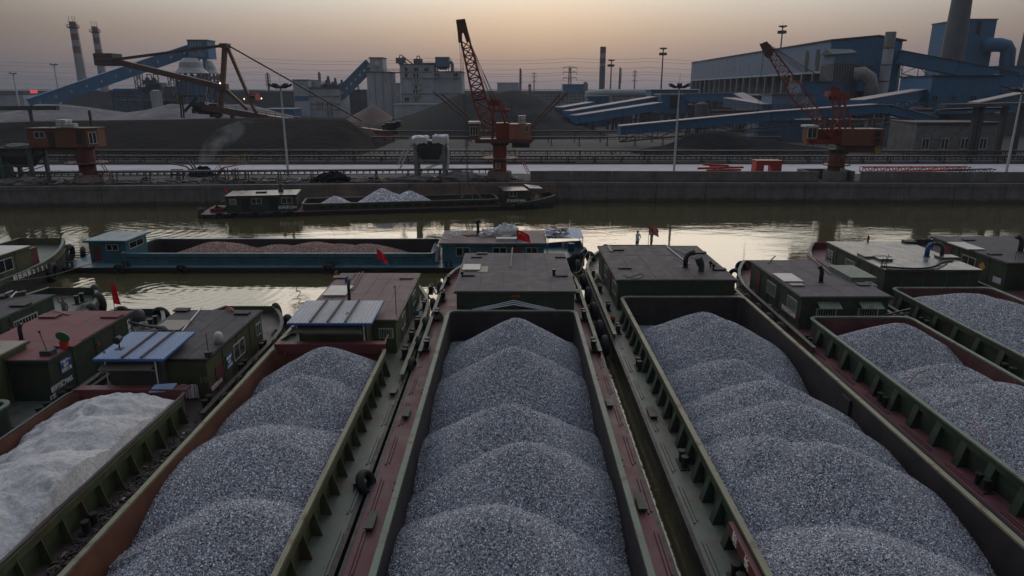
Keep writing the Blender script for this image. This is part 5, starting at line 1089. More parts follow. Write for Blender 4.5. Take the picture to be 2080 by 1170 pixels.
# ================================================================== the quay side
def bxp(mb, px0, px1, pt, pb, Y, dep, pr=None, zb=None):
    """block whose front face stands at ground distance Y and covers the given part of the photo"""
    pr = (pt+(pb if pb is not None else pt))/2 if pr is None else pr
    x0 = V(px0, pr, Y).x; x1 = V(px1, pr, Y).x; z1 = V((px0+px1)/2, pt, Y).z; z0 = V((px0+px1)/2, pb, Y).z if pb is not None else (GZ if zb is None else zb)
    mb.box(min(x0, x1), max(x0, x1), Y, Y+dep, z0, z1); return x0, x1, z0, z1
def lattice(mb, c0, c1, n, w, wb=None):
    """four chords from the corner list c0 to c1 with zigzag braces"""
    wb = wb or w*.6
    for a, b in zip(c0, c1): mb.bar(a, b, w)
    k = len(c0)
    for i in range(n):
        t0, t1 = i/n, (i+1)/n
        for j in range(k):
            a0, a1 = c0[j].lerp(c1[j], t0), c0[j].lerp(c1[j], t1); b0, b1 = c0[(j+1) % k].lerp(c1[(j+1) % k], t0), c0[(j+1) % k].lerp(c1[(j+1) % k], t1)
            mb.bar(a0, b0, wb); mb.bar(*((a0, b1) if (i+j) % 2 else (b0, a1)), wb)
def railing(pts, h=1.0, w=.05, step=1.2):
    mb = MB()
    for a, b in zip(pts, pts[1:]):
        a, b = Vector(a), Vector(b); n = max(1, int((b-a).length/step))
        for k in range(n+1): p = a.lerp(b, k/n); mb.bar(p, p+Vector((0, 0, h)), w)
        for z in (h, h*.5): mb.bar(a+Vector((0, 0, z)), b+Vector((0, 0, z)), w)
    return mb
def crane_box(r, name, px0, px1, pt, pb, Y, dep, m, pr=None):
    b = MB(); q = bxp(b, px0, px1, pt, pb, Y, dep, pr); return b.build(name, M[m], r), q
# centre crane
CY = 91.6
def P(px, py, dy=0): return V(px, py, CY+dy)
bc = P(1015, 352); cr_ = thing('harbour_crane', 'tall orange-red lattice jib crane numbered 3 at the middle of the quay', 'crane', (bc.x, CY+1, GZ), 'cranes along the quay')
b = MB(); b.lathe((bc.x, CY+.9, GZ-.0), [(1.75, 0), (1.55, 1.05), (0.2, 1.07)], 10); b.build('concrete_base', M['concrete2'], cr_)
b = MB(); z0, z1 = P(1015, 352).z, P(1015, 292).z; b.lathe((bc.x, CY+.9, z0-.1), [(.92, 0), (.92, z1-z0+.1)], 20); tw = b.build('tower', M['orange'], cr_, smooth=False)
b = MB(); zp = P(1015, 323).z; b.lathe((bc.x, CY+.9, zp), [(2.5, 0), (2.5, .12)], 16); b.build('platform', M['stackd'], cr_)
ring = [(bc.x+2.45*math.cos(a*math.pi/6), CY+.9+2.45*math.sin(a*math.pi/6), zp+.1) for a in range(13)]
railing(ring, .9, .035, 9).build('platform_railing', M['orange'], cr_)
text_mesh('3', .85, M['seam'], 'number', cr_, (bc.x-.25, CY-.075, P(1013, 337).z), (1, 0, 0), (0, 0, 1), .01); b = MB(); b.box(bc.x-.6, bc.x+.1, CY-.055, CY-.03, P(1013, 337).z-.4, P(1013, 337).z+.4); b.build('number_plate', M['cream'], cr_)
b = MB(); b.lathe((bc.x, CY+.9, P(1015, 292).z-.2), [(1.15, 0), (1.3, .4), (1.3, .75)], 20); b.build('slewing_ring', M['black'], cr_)
b = MB(); bxp(b, 965, 1080, 283, 291, CY-.6, 3.2); b.build('turntable', M['stackd'], cr_)
hs, q = crane_box(cr_, 'machine_house', 1034, 1079, 252, 284, CY-.5, 3.0, 'salmonp')
b = MB(); bxp(b, 1040, 1076, 286, 300, CY-.2, 2.4); b.build('counterweight', M['black'], cr_)
b = MB(); b.window(P(1069, 262, -.53), (1, 0, 0), (0, -1, 0), .55, .75, 2, .06); b.build('window', GL, hs)
cb, q = crane_box(cr_, 'operator_cabin', 953, 974, 251, 284, CY-.7, 1.8, 'orange2')
b = MB(); b.window(P(963, 266, -.74), (1, 0, 0), (0, -1, 0), 1.05, 1.1, 3, .07); b.build('window', GL, cb); b = MB(); bxp(b, 951, 977, 247, 251.5, CY-.85, 2.1); b.build('cabin_roof', M['galv'], cb)
b = MB(); bxp(b, 1008, 1034, 250, 284, CY+.2, 2.0); b.build('winch_house', M['orange'], cr_)
railing([P(1036, 252, -.4), P(1078, 252, -.4), P(1078, 252, 2.2)], 1.0, .05).build('roof_railing', M['orange2'], cr_)
b = MB(); bxp(b, 1053, 1068, 235, 251, CY, 1.0); b.build('air_conditioner', M['galv'], cr_)
b = MB()       # A-frame
for dy in (0, 1.6):
    b.bar(P(1000, 284, dy), P(1003, 206, dy), .28); b.bar(P(1026, 250, dy), P(1012, 205, dy), .28); b.bar(P(1000, 225, dy), P(1034, 225, dy), .35); b.bar(P(1034, 250, dy), P(1016, 203, dy), .2)
b.bar(P(1003, 206, 0), P(1003, 206, 1.6), .3); b.bar(P(1012, 206, 0), P(1012, 206, 1.6), .3)
for px in (999, 1008): b.tube(P(px, 208, .2), P(px, 208, 1.4), .42, n=14)
b.build('a_frame', M['orange'], cr_)
railing([P(1012, 226, 0), P(1040, 226, 0), P(1040, 226, 1.5)], 1.1, .05).build('upper_railing', M['stackd'], cr_)
b = MB(); w2 = 1.2
c1 = [P(937, 84, -.4), P(953, 81, -.4), P(953, 81, -.4+.9), P(937, 84, -.4+.9)]; cm = [P(962, 205, -.6), P(988, 200, -.6), P(988, 200, .9), P(962, 205, .9)]; c0 = [P(986, 270, -.6), P(1018, 283, -.6), P(1018, 283, .8), P(986, 270, .8)]
lattice(b, cm, c1, 8, .25, .14); lattice(b, cm, c0, 4, .25, .14); b.build('jib', M['orange'], cr_)
b = MB(); pts = [P(926, 40, -.5), P(944, 38, -.5), P(950, 62, -.5), P(956, 84, -.5), P(947, 84, -.5), P(941, 66, -.5), P(938, 66, -.5), P(937, 86, -.5), P(931, 86, -.5), P(929, 62, -.5)]
n = len(pts); bk = [p+Vector((0, 1.1, 0)) for p in pts]; b.add(pts+bk, [tuple(range(n)), tuple(range(2*n-1, n-1, -1))]+[(i, n+i, n+(i+1) % n, (i+1) % n) for i in range(n)]); b.build('jib_head', M['stackd'], cr_)
b = MB()
for i, (a, c) in enumerate((((944, 60), (1000, 206)), ((946, 64), (1006, 206)), ((950, 80), (1010, 207)), ((948, 100), (1004, 208)))): b.tube(P(*a, .3*i-.4), P(*c, .3*i), .035, n=5)
b.build('luffing_rope', M['black'], cr_)
b = MB()
for px, dx in ((932, 946), (935, 949), (938, 952)): b.tube(P(px, 66, -.2), Vector((V(951, 372, 84.5).x+(px-935)*.03, 84.5, V(951, 372, 84.5).z)), .028, n=5)
b.build('hoist_rope', M['black'], cr_)
b = MB()
for dx in (0, 5): b.bar(P(1056+dx, 322, -.4), P(1072+dx, 352, -.4), .08)
for k in range(9): t = k/9; b.bar(P(1056, 322, -.4).lerp(P(1072, 352, -.4), t), P(1061, 322, -.4).lerp(P(1077, 352, -.4), t), .05)
b.bar(P(1055, 322, -.4), P(1055, 305, -.4), .07); b.build('access_ladder', M['redp'], cr_)
b = MB()
for k in range(5): b.bar(P(1042+k*5, 353), P(1042+k*5, 370), .1)
b.bar(P(1041, 353), P(1064, 353), .1); b.bar(P(1041, 362), P(1064, 362), .1); tag(b.build('steel_gate', M['galv']), 'small pale barred gate between the middle crane base and the parapet', 'gate')
# right crane
CY = 91.0
bc = P(1703, 350); cr2 = thing('harbour_crane', 'orange crane numbered 2 with its jib leaning left, at the right of the quay', 'crane', (bc.x, CY+1, GZ), 'cranes along the quay')
b = MB(); b.lathe((bc.x, CY+.9, GZ), [(1.6, 0), (1.5, 1.2), (.2, 1.22)], 10); b.build('concrete_base', M['concrete'], cr2)
z0, z1 = P(1703, 352).z, P(1703, 312).z; b = MB(); b.lathe((bc.x, CY+.9, z0), [(1.1, 0), (1.1, z1-z0)], 8); b.build('tower', M['orange2'], cr2)
b = MB(); zp = P(1703, 337).z; b.lathe((bc.x, CY+.9, zp), [(1.75, 0), (1.75, .12)], 12); b.build('platform', M['orange2'], cr2)
railing([(bc.x+1.7*math.cos(a*math.pi/4), CY+.9+1.7*math.sin(a*math.pi/4), zp+.1) for a in range(9)], .9, .035, 9).build('platform_railing', M['darkst'], cr2)
b = MB(); b.lathe((bc.x, CY+.9, z1), [(1.2, 0), (1.2, .5)], 16); b.build('slewing_ring', M['black'], cr2)
b = MB(); p = P(1708, 345.5); b.box(p.x-.25, p.x+.35, CY-.35, CY-.3, p.z-.32, p.z+.32); b.build('number_plate', M['cream'], cr2); text_mesh('2', .6, M['seam'], 'number', cr2, (p.x+.05, CY-.355, p.z), (1, 0, 0), (0, 0, 1), .01)
text_mesh('B', .8, M['seam'], 'letter', cr2, (P(1708, 327).x, CY-.22, P(1708, 327).z), (1, 0, 0), (0, 0, 1), .02)
hs, q = crane_box(cr2, 'machine_house', 1710, 1796, 262, 296, CY-.4, 3.2, 'orange2'); 
b = MB(); b.window(P(1783, 271, -.45), (1, 0, 0), (0, -1, 0), .8, .8, 1, .05); b.window(P(1783, 287, -.45), (1, 0, 0), (0, -1, 0), .8, .7, 1, .05); b.build('vent_window', [M['stackd'], M['glass']], hs)
b = MB(); bxp(b, 1716, 1790, 296.5, 310, CY, 2.6); b.build('underframe', M['stackd'], cr2)
b = MB(); bxp(b, 1777, 1790, 298, 313, CY-.1, .1); bq = b.build('counterweight_end', M['black'], cr2)
b = MB()
for k in range(3): b.bar(P(1777, 302+k*5, -.13), P(1789, 298+k*5, -.13), .02, .2)
b.build('warning_stripe', mat('warning_yellow', (.35, .26, .04), .6, .2, 3), cr2)
railing([P(1725, 262, -.3), P(1796, 262, -.3), P(1796, 262, 2.6), P(1725, 262, 2.6)], 1.3, .045, 1.0).build('roof_railing', mat('yellowish_railing', (.22, .19, .08), .6, .2, 3), cr2)
cb, q = crane_box(cr2, 'operator_cabin', 1640, 1662, 258, 287, CY-.6, 1.6, 'orange2')
b = MB(); b.window(P(1650, 270, -.64), (1, 0, 0), (0, -1, 0), 1.15, 1.3, 2, .07); b.build('window', GL, cb); b = MB(); bxp(b, 1638, 1664, 254.5, 258.5, CY-.7, 1.8); b.build('cabin_roof', M['galv'], cb)
b = MB(); bxp(b, 1645, 1712, 284, 293, CY, 2.0); bxp(b, 1662, 1700, 262, 286, CY+.5, 1.5); b.build('turntable', M['orange'], cr2)
b = MB()
for dy in (0, 1.8):
    b.bar(P(1691, 290, dy), P(1692, 196, dy), .2); b.bar(P(1706, 290, dy), P(1705, 196, dy), .26); b.bar(P(1733, 262, dy), P(1710, 196, dy), .22); b.bar(P(1718, 262, dy), P(1700, 196, dy), .16)
    for py in (217, 240): b.bar(P(1691, py, dy), P(1706, py, dy), .16)
    b.bar(P(1691, 262, dy), P(1706, 240, dy), .1); b.bar(P(1706, 262, dy), P(1691, 240, dy), .1)
b.bar(P(1682, 196, .5), P(1726, 197, .5), .2, .9); b.obb((P(1698, 190)+Vector((0, .9, 0))), (.65, 0, 0), (0, .9, 0), (0, 0, .35))
for px in (1692, 1702): b.tube(P(px, 182, .2), P(px, 182, 1.6), .36, n=14)
b.build('a_frame', M['orange'], cr2)
c1 = [P(1560, 112, -.3), P(1571, 101, -.3), P(1571, 101, .5), P(1560, 112, .5)]; cm = [P(1612, 205, -.5), P(1636, 185, -.5), P(1636, 185, .8), P(1612, 205, .8)]; c0 = [P(1694, 284, -.5), P(1704, 282, -.5), P(1704, 282, .8), P(1694, 284, .8)]
b = MB(); lattice(b, cm, c1, 8, .14, .08); lattice(b, cm, c0, 8, .14, .08); b.build('jib', M['orange'], cr2)
b = MB(); pts = [P(1548, 88, -.4), P(1558, 84, -.4), P(1573, 101, -.4), P(1565, 118, -.4), P(1559, 113, -.4)]; n = len(pts); bk = [p+Vector((0, 1.0, 0)) for p in pts]; b.add(pts+bk, [tuple(range(n)), tuple(range(2*n-1, n-1, -1))]+[(i, n+i, n+(i+1) % n, (i+1) % n) for i in range(n)]); b.build('jib_head', M['stackd'], cr2)
b = MB()
for i, (a, c) in enumerate((((1560, 88), (1700, 180)), ((1565, 95), (1698, 184)), ((1570, 100), (1694, 188)), ((1575, 108), (1690, 190)), ((1562, 92), (1702, 177)))): b.tube(P(*a, .2*i-.3), P(*c, .3*i), .03, n=5)
b.build('luffing_rope', M['black'], cr2)
b = MB()
for px in (1551, 1553): b.tube(P(px, 92, 0), Vector((P(px, 92).x, CY, GZ+3.5)), .02, n=5)
b.build('hoist_rope', M['black'], cr2)
# left crane without its jib in view
CY = 87.8
bc = P(172, 375); cr3 = thing('harbour_crane', 'dull orange crane house on a red column at the left end of the quay', 'crane', (bc.x, CY+1, GZ), 'cranes along the quay')
b = MB(); b.lathe((bc.x, CY+1.2, GZ), [(2.0, 0), (1.55, 1.0), (.2, 1.02)], 10); b.build('concrete_base', M['concrete2'], cr3)
z0, z1 = P(170, 362).z, P(167, 302).z; b = MB(); b.lathe((bc.x, CY+1.2, z0), [(1.02, 0), (1.0, 1.6), (1.1, 1.65), (1.1, z1-z0)], 20); b.build('tower', M['maroon'], cr3)
b = MB(); zp = P(170, 333).z; b.lathe((bc.x, CY+1.2, zp), [(2.5, 0), (2.5, .12)], 14); b.build('platform', M['stackd'], cr3)
railing([(bc.x+2.45*math.cos(a*math.pi/6), CY+1.2+2.45*math.sin(a*math.pi/6), zp+.1) for a in range(13)], .9, .035, 9).build('platform_railing', M['stackd'], cr3)
b = MB(); p = P(163, 355); b.box(p.x-.2, p.x+.2, CY+.12, CY+.16, p.z-.25, p.z+.25); b.build('number_plate', M['cream'], cr3)
hs = None
b = MB(); x0, x1 = P(58, 280).x, P(178, 280).x; zt, zb_ = P(120, 262).z, P(120, 299).z
pf = [(x0, CY-.2), (x1, CY-.2), (P(190, 280).x, CY+1.0), (P(190, 280).x, CY+2.6), (x0, CY+2.8)]; b.prism(pf, zb_, zt); hs = b.build('machine_house', M['orange2'], cr3)
b = MB(); b.window(P(80, 274, -.24), (1, 0, 0), (0, -1, 0), 1.25, .75, 2, .07); b.build('window', GL, hs)
b = MB(); b.window(P(162, 280, -.24), (1, 0, 0), (0, -1, 0), .9, 1.6, 1, .05); b.build('front_window', [M['orange2'], M['glass']], hs)
d_ = Vector((P(190, 280).x-x1, 1.2, 0)).normalized(); b = MB(); b.window(Vector(((P(190, 280).x+x1)/2, CY+.4, (zt+zb_)/2))+Vector((d_.y, -d_.x, 0))*.04, d_, (d_.y, -d_.x, 0), .9, 1.4, 2, .08); b.build('corner_window', GL, hs)
b = MB(); p = P(107, 288); b.box(p.x-.4, p.x+.4, CY-.24, CY-.205, zb_+.05, zt-.35); b.build('door', M['black'], hs)
b = MB(); b.prism([(x0-.1, CY-.35), (x1+.1, CY-.35), (P(192, 280).x, CY+.9), (P(192, 280).x, CY+2.8), (x0-.1, CY+3)], zt, zt+.12); b.build('house_roof', M['stackd'], hs)
railing([(x0, CY-.2, zt+.1), (P(130, 260).x, CY-.2, zt+.1), (P(130, 260).x, CY+2.6, zt+.1)], .7, .04, 1.4).build('roof_railing', M['stackd'], cr3)
b = MB(); bxp(b, 113, 133, 243, 259, CY+.5, 1.4); b.build('roof_cabinet', M['galv'], cr3); b = MB(); bxp(b, 137, 151, 251, 259, CY+.3, .8); b.build('air_conditioner', M['white'], cr3)
b = MB(); bxp(b, 90, 150, 299, 306, CY+.3, 2.2); b.lathe((bc.x, CY+1.2, z1-.1), [(1.25, 0), (1.25, .35)], 16)
for px in (68, 72, 76): b.bar(P(px, 300), P(px, 316), .1)
b.build('underframe', M['stackd'], cr3)
b = MB()
for dx in (0, 6): b.bar(P(200+dx, 327), P(232+dx, 376), .07)
for k in range(12): t = k/12; b.bar(P(200, 327).lerp(P(232, 376), t), P(206, 327).lerp(P(238, 376), t), .05)
b.bar(P(200, 327), P(196, 318), .05); b.bar(P(206, 327), P(207, 314), .05); b.build('access_ladder', M['maroon'], cr3)
# hoppers
def drape(label, x0, x1, y0, y1, z, h, seed):
    mb = MB(); nx, ny = 16, 12
    def fn(u, v):
        a = 2*u-1; c = 2*v-1; ex = max(abs(a), abs(c)); x = (x0+x1)/2+(x1-x0)/2*max(-1, min(1, a*1.25)); y = (y0+y1)/2+(y1-y0)/2*max(-1, min(1, c*1.25))
        zz = z+h-(max(0, ex-.8)/.2)*(h+.35*(1+noise.noise(Vector((a*3, c*3, seed)))))
        q = noise.noise(Vector((x*1.6, y*1.6, seed)))*.16+abs(noise.noise(Vector((x*3, y*3, seed+3))))*.1
        return (x+q*.6*a, y+q*.5*c, zz+q-abs(a)*.06)
    mb.grid(nx, ny, fn); return tag(mb.build('tarpaulin', M['tarp']), label, 'tarpaulin')
def hopper(label, px0, px1, pt, pb, Y, m, top='tarp'):
    h = thing('loading_hopper', label, 'hopper', (V((px0+px1)/2, pb, Y).x, Y+1.5, GZ), 'loading hoppers on the quay')
    x0, x1, zt = V(px0, (pt+pb)/2, Y).x, V(px1, (pt+pb)/2, Y).x, V((px0+px1)/2, pt, Y).z
    for x in (x0+.15, x1-.15):
        for y in (Y, Y+3): b = MB(); b.box(x-.2, x+.2, y-.2, y+.2, GZ, zt); b.build('leg', M[m], h)
    b = MB(); zm = GZ+(zt-GZ)*.52
    for y in (Y, Y+3): b.bar((x0, y, zm), (x1, y, zm), .2); b.bar((x0, y, GZ+.9), (x1, y, zm-.2), .1)
    b.build('cross_beam', M[m], h)
    b = MB(); xc = (x0+x1)/2; secs = []
    for f, z in ((1, zt-.05), (1, zt-.9), (.62, zm+.15), (.5, zm-.3)): a = (x1-x0)/2*f-.1; c = 1.5*f; secs.append([(xc-a, Y+1.5-c, z), (xc+a, Y+1.5-c, z), (xc+a, Y+1.5+c, z), (xc-a, Y+1.5+c, z)])
    b.loft(secs); b.build('funnel', M['darkst'], h)
    b = MB(); b.box(x0-.25, x1+.25, Y-.3, Y+3.3, zt-.05, zt+.12); b.build('top_frame', M[m], h)
    return h, x0, x1, zt
h1, x0, x1, zt = hopper('grey hopper with white tarpaulins on top left of the middle crane', 842, 904, 288, 372, 90.6, 'hopper')
drape('white tarpaulin hanging over the left half of the hopper top', x0-.3, x0+1.75, 90.2, 93.2, zt+.1, .55, 4)
drape('white tarpaulin hanging over the right half of the hopper top', x1-1.5, x1+.35, 90.2, 93.2, zt+.1, .7, 9)
b = MB()
for dx in (0, 1.0):
    b.bar(V(812, 342, 90.4)+Vector((0, dx, 0)), V(838, 284, 90.4)+Vector((0, dx, 0)), .12); b.bar(V(806, 338, 90.4)+Vector((0, dx, 0)), V(832, 280, 90.4)+Vector((0, dx, 0)), .06); b.bar(V(838, 284, 90.4)+Vector((0, dx, 0)), V(850, 284, 90.4)+Vector((0, dx, 0)), .1)
for k in range(12): t = k/12; p = V(812, 342, 90.4).lerp(V(838, 284, 90.4), t); b.bar(p, p+Vector((0, 1, 0)), .1)
b.build('stairs', M['galv'], h1)
b = MB(); b.path([V(908, 345, 91), V(910, 330, 91), V(910, 302, 91), V(907, 296, 91)], .2, 8); b.build('dust_pipe', M['galv'], h1)
h2, x0, x1, zt = hopper('dark teal hopper heaped with pale stone at the left end of the quay', 3, 66, 302, 378, 87.2, 'belt2')
heap('stone_heap', 'low heap of pale stone on top of the left hopper', 'stone heap', ((x0+x1)/2, 88.6, zt+.1), 2.1, 1.5, .45, 'ash', .3, seed=11)
b = MB(); bxp(b, -10, 4, 300, 378, 88, 2); b.bar(V(92, 318, 87.5), V(100, 375, 87.5), .2); b.bar(V(78, 350, 87.5), V(102, 350, 87.5), .15); b.build('brace', M['belt2'], h2)
for i, (px, py, a, h_, m, l_) in enumerate(((65, 376, 2.1, 1.0, 'ash', 'small pale cone of stone on the quay beside the left crane base'), (22, 377, 1.9, .7, 'ash', 'low pale stone heap under the left hopper'), (676, 373, 2.4, 1.1, 'coalb', 'dark low heap on the quay edge right of the left lamp post'), (840, 372, 3.4, .6, 'ash', 'pale spilled stone at the foot of the tarpaulin hopper'), (935, 371, 3.0, 1.1, 'ash', 'grey stone heap between the hopper and the middle crane'), (335, 372, 1.6, .5, 'ash', 'tiny pale stone heap on the quay left of the stair platform'))):
    p = V(px, py, quay_y(V(px, py, 88).x)+2.6); heap('stone_heap', l_, 'stone heap', (p.x, p.y, GZ-.05), a, 1.5, h_, m, .35, seed=20+i)
# belt conveyors
def conveyor(label, x0, x1, Y0, Y1, z, step=3.2, m='belt2', rollers=True, w_=1.0, legh=True):
    c = thing('belt_conveyor', label, 'conveyor', ((x0+x1)/2, (Y0+Y1)/2, GZ), 'belt conveyors')
    def yy(x): return Y0+(Y1-Y0)*(x-x0)/(x1-x0)
    b = MB()
    for dy in (-w_/2, w_/2): b.bar((x0, Y0+dy, z), (x1, Y1+dy, z), .12, .18)
    b.build('side_beam', M[m], c)
    b = MB(); b.bar((x0, Y0, z+.12), (x1, Y1, z+.12), w_*.9, .05); b.build('belt', M['seam'], c)
    b = MB(); x = x0; 
    while x < x1: b.bar((x, yy(x)-w_/2, z-.15), (x, yy(x)+w_/2, z-.35), .08); b.bar((x, yy(x)-w_/2, z+.02), (x, yy(x)-w_/2-.02, z-.42), .1); x += .85
    b.bar((x0, Y0-w_/2, z-.45), (x1, Y1-w_/2, z-.45), .08)
    r_ = b.build('roller_frames', M['belt'], c); r_['kind'] = 'stuff'
    x = x0+.5; lg = None
    while x < x1:
        if lg is None: b = MB(); b.bar((x, yy(x)-w_/2, GZ), (x, yy(x)-w_/2, z), .1); b.bar((x, yy(x)+w_/2, GZ), (x, yy(x)+w_/2, z), .1); b.bar((x-.5, yy(x)-w_/2, GZ+.25), (x+.1, yy(x)-w_/2, z-.5), .06); b.bar((x-.4, yy(x)-w_/2, GZ+.2), (x+.4, yy(x)-w_/2, GZ+.2), .08); lg = b.build('trestle', M['belt'], c); lx = x
        else: dup(lg, (x-lx, yy(x)-yy(lx), 0), c)
        x += step
    return c
conveyor('long low belt conveyor along the quay edge from the left hopper to the middle crane', -69, -2.6, 88.2, 92.8, 3.95, 4.2)
conveyor('longer dark belt conveyor beyond the pale road, in front of the coal heaps', -110, 112, 118, 117, 4.35, 5.5, 'belt')
conveyor('distant belt conveyor in front of the middle coal hill, nearer one', -34, 58, 150, 150, 4.6, 6, 'belt')
conveyor('distant belt conveyor at the foot of the middle coal hill, farther one', -40, 62, 162, 162, 5.2, 6, 'belt')
p = V(1294, 316, 116.2); b = MB(); b.box(p.x-.45, p.x+.45, 116.2, 116.25, p.z-.28, p.z+.28); tag(b.build('notice_board', M['cream']), 'small white notice on the dark conveyor in the middle distance', 'sign')
conveyor('dark ground conveyor just in front of the longer dark one beyond the road', -110, 112, 114.6, 113.8, 3.75, 4.4, 'belt')
rbl = MB()
for k in range(900):
    x = R.uniform(-68, 1); y = quay_y(x)+R.triangular(1.0, 7, 1.8); a = R.uniform(0, 3.14); q = R.uniform(.03, .16); l_ = R.uniform(.05, .45) if k % 6 else R.uniform(.5, 1.4)
    rbl.mi = R.choice((0, 0, 0, 1, 1, 2)); rbl.obb((x, y, GZ+q*.6), (l_*math.cos(a), l_*math.sin(a), 0), (-q*math.sin(a), q*math.cos(a), q*.3), (0, 0, q*.7))
tag(rbl.build('rubble', [M['black'], M['ash'], M['stackd']]), 'scattered stones, planks and scrap along the left half of the quay edge', 'rubble', kind='stuff')
# stair platform of yellow rails
sp = thing('stair_platform', 'rusty stair bridge with yellow rails crossing the quay conveyor', 'stairs', (V(480, 370, 90.5).x, 90.5, GZ))
A0, A1 = V(452, 341, 90.0), V(502, 331, 90.0); b = MB(); b.bar(A0, A1, 1.2, .1); b.build('deck', M['stackd'], sp)
yl = M['yellowr'] = mat('yellow_rail_paint', (.30, .20, .05), .6, .25, 3, rust=.3)
railing([A0+Vector((0, -.6, 0)), A1+Vector((0, -.6, 0))], 1.15, .06, .7).build('railing', yl, sp); railing([A0+Vector((0, .6, 0)), A1+Vector((0, .6, 0))], 1.15, .05, .7).build('railing', yl, sp)
b = MB()
for dy in (-.5, .5): b.bar(A0+Vector((0, dy, 0)), V(432, 372, 90)+Vector((0, dy, 0)), .1); b.bar(A0+Vector((0, dy, .9)), V(428, 362, 90)+Vector((0, dy, 0)), .05)
for k in range(9): p = A0.lerp(V(432, 372, 90), k/9); b.bar(p+Vector((0, -.5, 0)), p+Vector((0, .5, 0)), .12)
b.build('stairs', M['stackd'], sp)
for px in (458, 478, 474): b = MB(); t = V(px, 342, 90); b.bar((t.x, 89.6, GZ), (t.x, 89.6, t.z), .09); b.bar((t.x, 90.6, GZ), (t.x, 90.6, t.z), .09); b.build('leg', M['stackd'], sp)
# skeletal frame of a small lifting arm left of it
fr = []
for a, c in (((342, 331), (378, 338)), ((378, 338), (392, 350)), ((382, 328), (400, 352)), ((388, 326), (404, 352)), ((348, 345), (372, 345)), ((348, 354), (372, 354)), ((348, 345), (348, 362)), ((360, 345), (360, 362)), ((372, 345), (372, 362))): fr.append((V(*a, 93), V(*c, 93), .16))
frame_thing('lifting_arm', 'broken dark lifting arm and frame beside the smoking heap', 'machine', fr, 'black', .15)
heap('smoking_heap', 'small dark smouldering heap behind the quay conveyor', 'coal heap', (V(410, 350, 96).x, 96, GZ), 1.7, 1.3, 1.2, 'coal', .3, seed=31)
# bunting
bt = thing('bunting', 'string of small coloured pennants behind the quay conveyor at left', 'bunting', (V(250, 345, 99).x, 99, GZ))
a, c = V(95, 346, 99), V(425, 346, 99); b = MB(); b.tube(a, c, .012, n=4)
for k in range(7): p = a.lerp(c, k/6); b.tube((p.x, 99, GZ), p, .025, n=5)
b.build('string', M['rope'], bt)
cm_ = [mat(n_, c_, .7, .15, 4) for n_, c_ in (('pennant_yellow', (.55, .50, .05)), ('pennant_pink', (.5, .06, .12)), ('pennant_blue', (.05, .12, .4)), ('pennant_lime', (.3, .55, .08)))]
for k in range(46):
    p = a.lerp(c, (k+.5)/46); b = MB(); z = p.z-R.uniform(0, .1); b.add([(p.x-.13, 99, z), (p.x+.13, 99, z), (p.x+R.uniform(-.05, .05), 99.05, z-.36), (p.x, 99.03, z-.01)], [(0, 1, 2), (1, 0, 3), (2, 1, 3), (0, 2, 3)]); b.build('pennant', cm_[k % 4], bt)
# lamp posts
def lamppost(label, pxb, pyb, pxt, pyt, Y, cat='lamp post', heads=6, wide=1.7, m='galv', r_=.17, group='lamp posts on the quay', lampm='lampd', rod=True):
    t = V(pxt, pyt, Y); x = (V(pxb, pyb, Y).x+t.x)/2; l = thing('lamp_post', label, cat, (x, Y, GZ), group)
    b = MB(); b.tube((x, Y, GZ), (x, Y, t.z), r_, r_*.55, n=10); b.build('pole', M[m], l)
    b = MB(); b.lathe((x, Y, t.z-.35), [(wide*.35, 0), (wide*.35, .08)], 12); b.build('head_ring', M[m], l)
    if rod: b = MB(); b.tube((x, Y, t.z), (x, Y, t.z+wide*.8), .03, n=5); b.build('lightning_rod', M[m], l)
    pr = None
    for k in range(heads):
        a_ = 2*math.pi*k/heads+.3; p = Vector((x+math.cos(a_)*wide*.6, Y+math.sin(a_)*wide*.6, t.z-.15)); d = Vector((math.cos(a_), math.sin(a_), 0))
        b = MB(); b.bar(Vector((x, Y, t.z-.3)), p-d*.25, .06); b.obb(p, d*wide*.25+Vector((0, 0, wide*.12)), Vector((-d.y, d.x, 0))*wide*.19, (d*-.05+Vector((0, 0, wide*.07)))); b.obb(p+Vector((0, 0, -.10)), d*wide*.2, Vector((-d.y, d.x, 0))*wide*.15, (0, 0, .03)); b.build('floodlight', M[lampm], l)
    return l
lamppost('pale tall lamp post on the quay left of the dark cone', 590, 368, 566, 172, 90.8)
lamppost('pale tall lamp post standing behind the parapet right of the middle crane', 1371, 352, 1378, 172, 93.2)
lamppost('pale lamp post leaning over the right edge behind the red lattice', 2042, 352, 2079, 180, 92.6)
for l_, *q in (('far dark mast with one lamp crown at the left edge', 37, 210, 27, 148, 330), ('far mast with two antenna crowns left of the two chimneys', 120, 185, 108, 130, 330)):
    lamppost(l_, *q, m='galv', lampm='galv', r_=.45, wide=2.4, heads=7, group='far high masts')
for l_, *q in (('short dark high mast right of the lone banded chimney', 1241, 185, 1241, 122, 360), ('taller dark high mast left of the blue hall', 1343, 185, 1347, 98, 330), ('dark floodlight mast rising behind the blue hall', 1586, 110, 1589, 53, 300)):
    l = lamppost(l_, *q, m='lampd', r_=.45, wide=2.0, heads=8, group='far high masts')
    t = V(q[2], q[3]+6, q[4]); b = MB()
    for k in range(8): a_ = 2*math.pi*k/8; b.obb((t.x+1.2*math.cos(a_), t.y+1.2*math.sin(a_), t.z-1.2), (.5, 0, 0), (0, .5, 0), (0, 0, .55))
    b.build('lower_floodlights', M['lampd'], l)
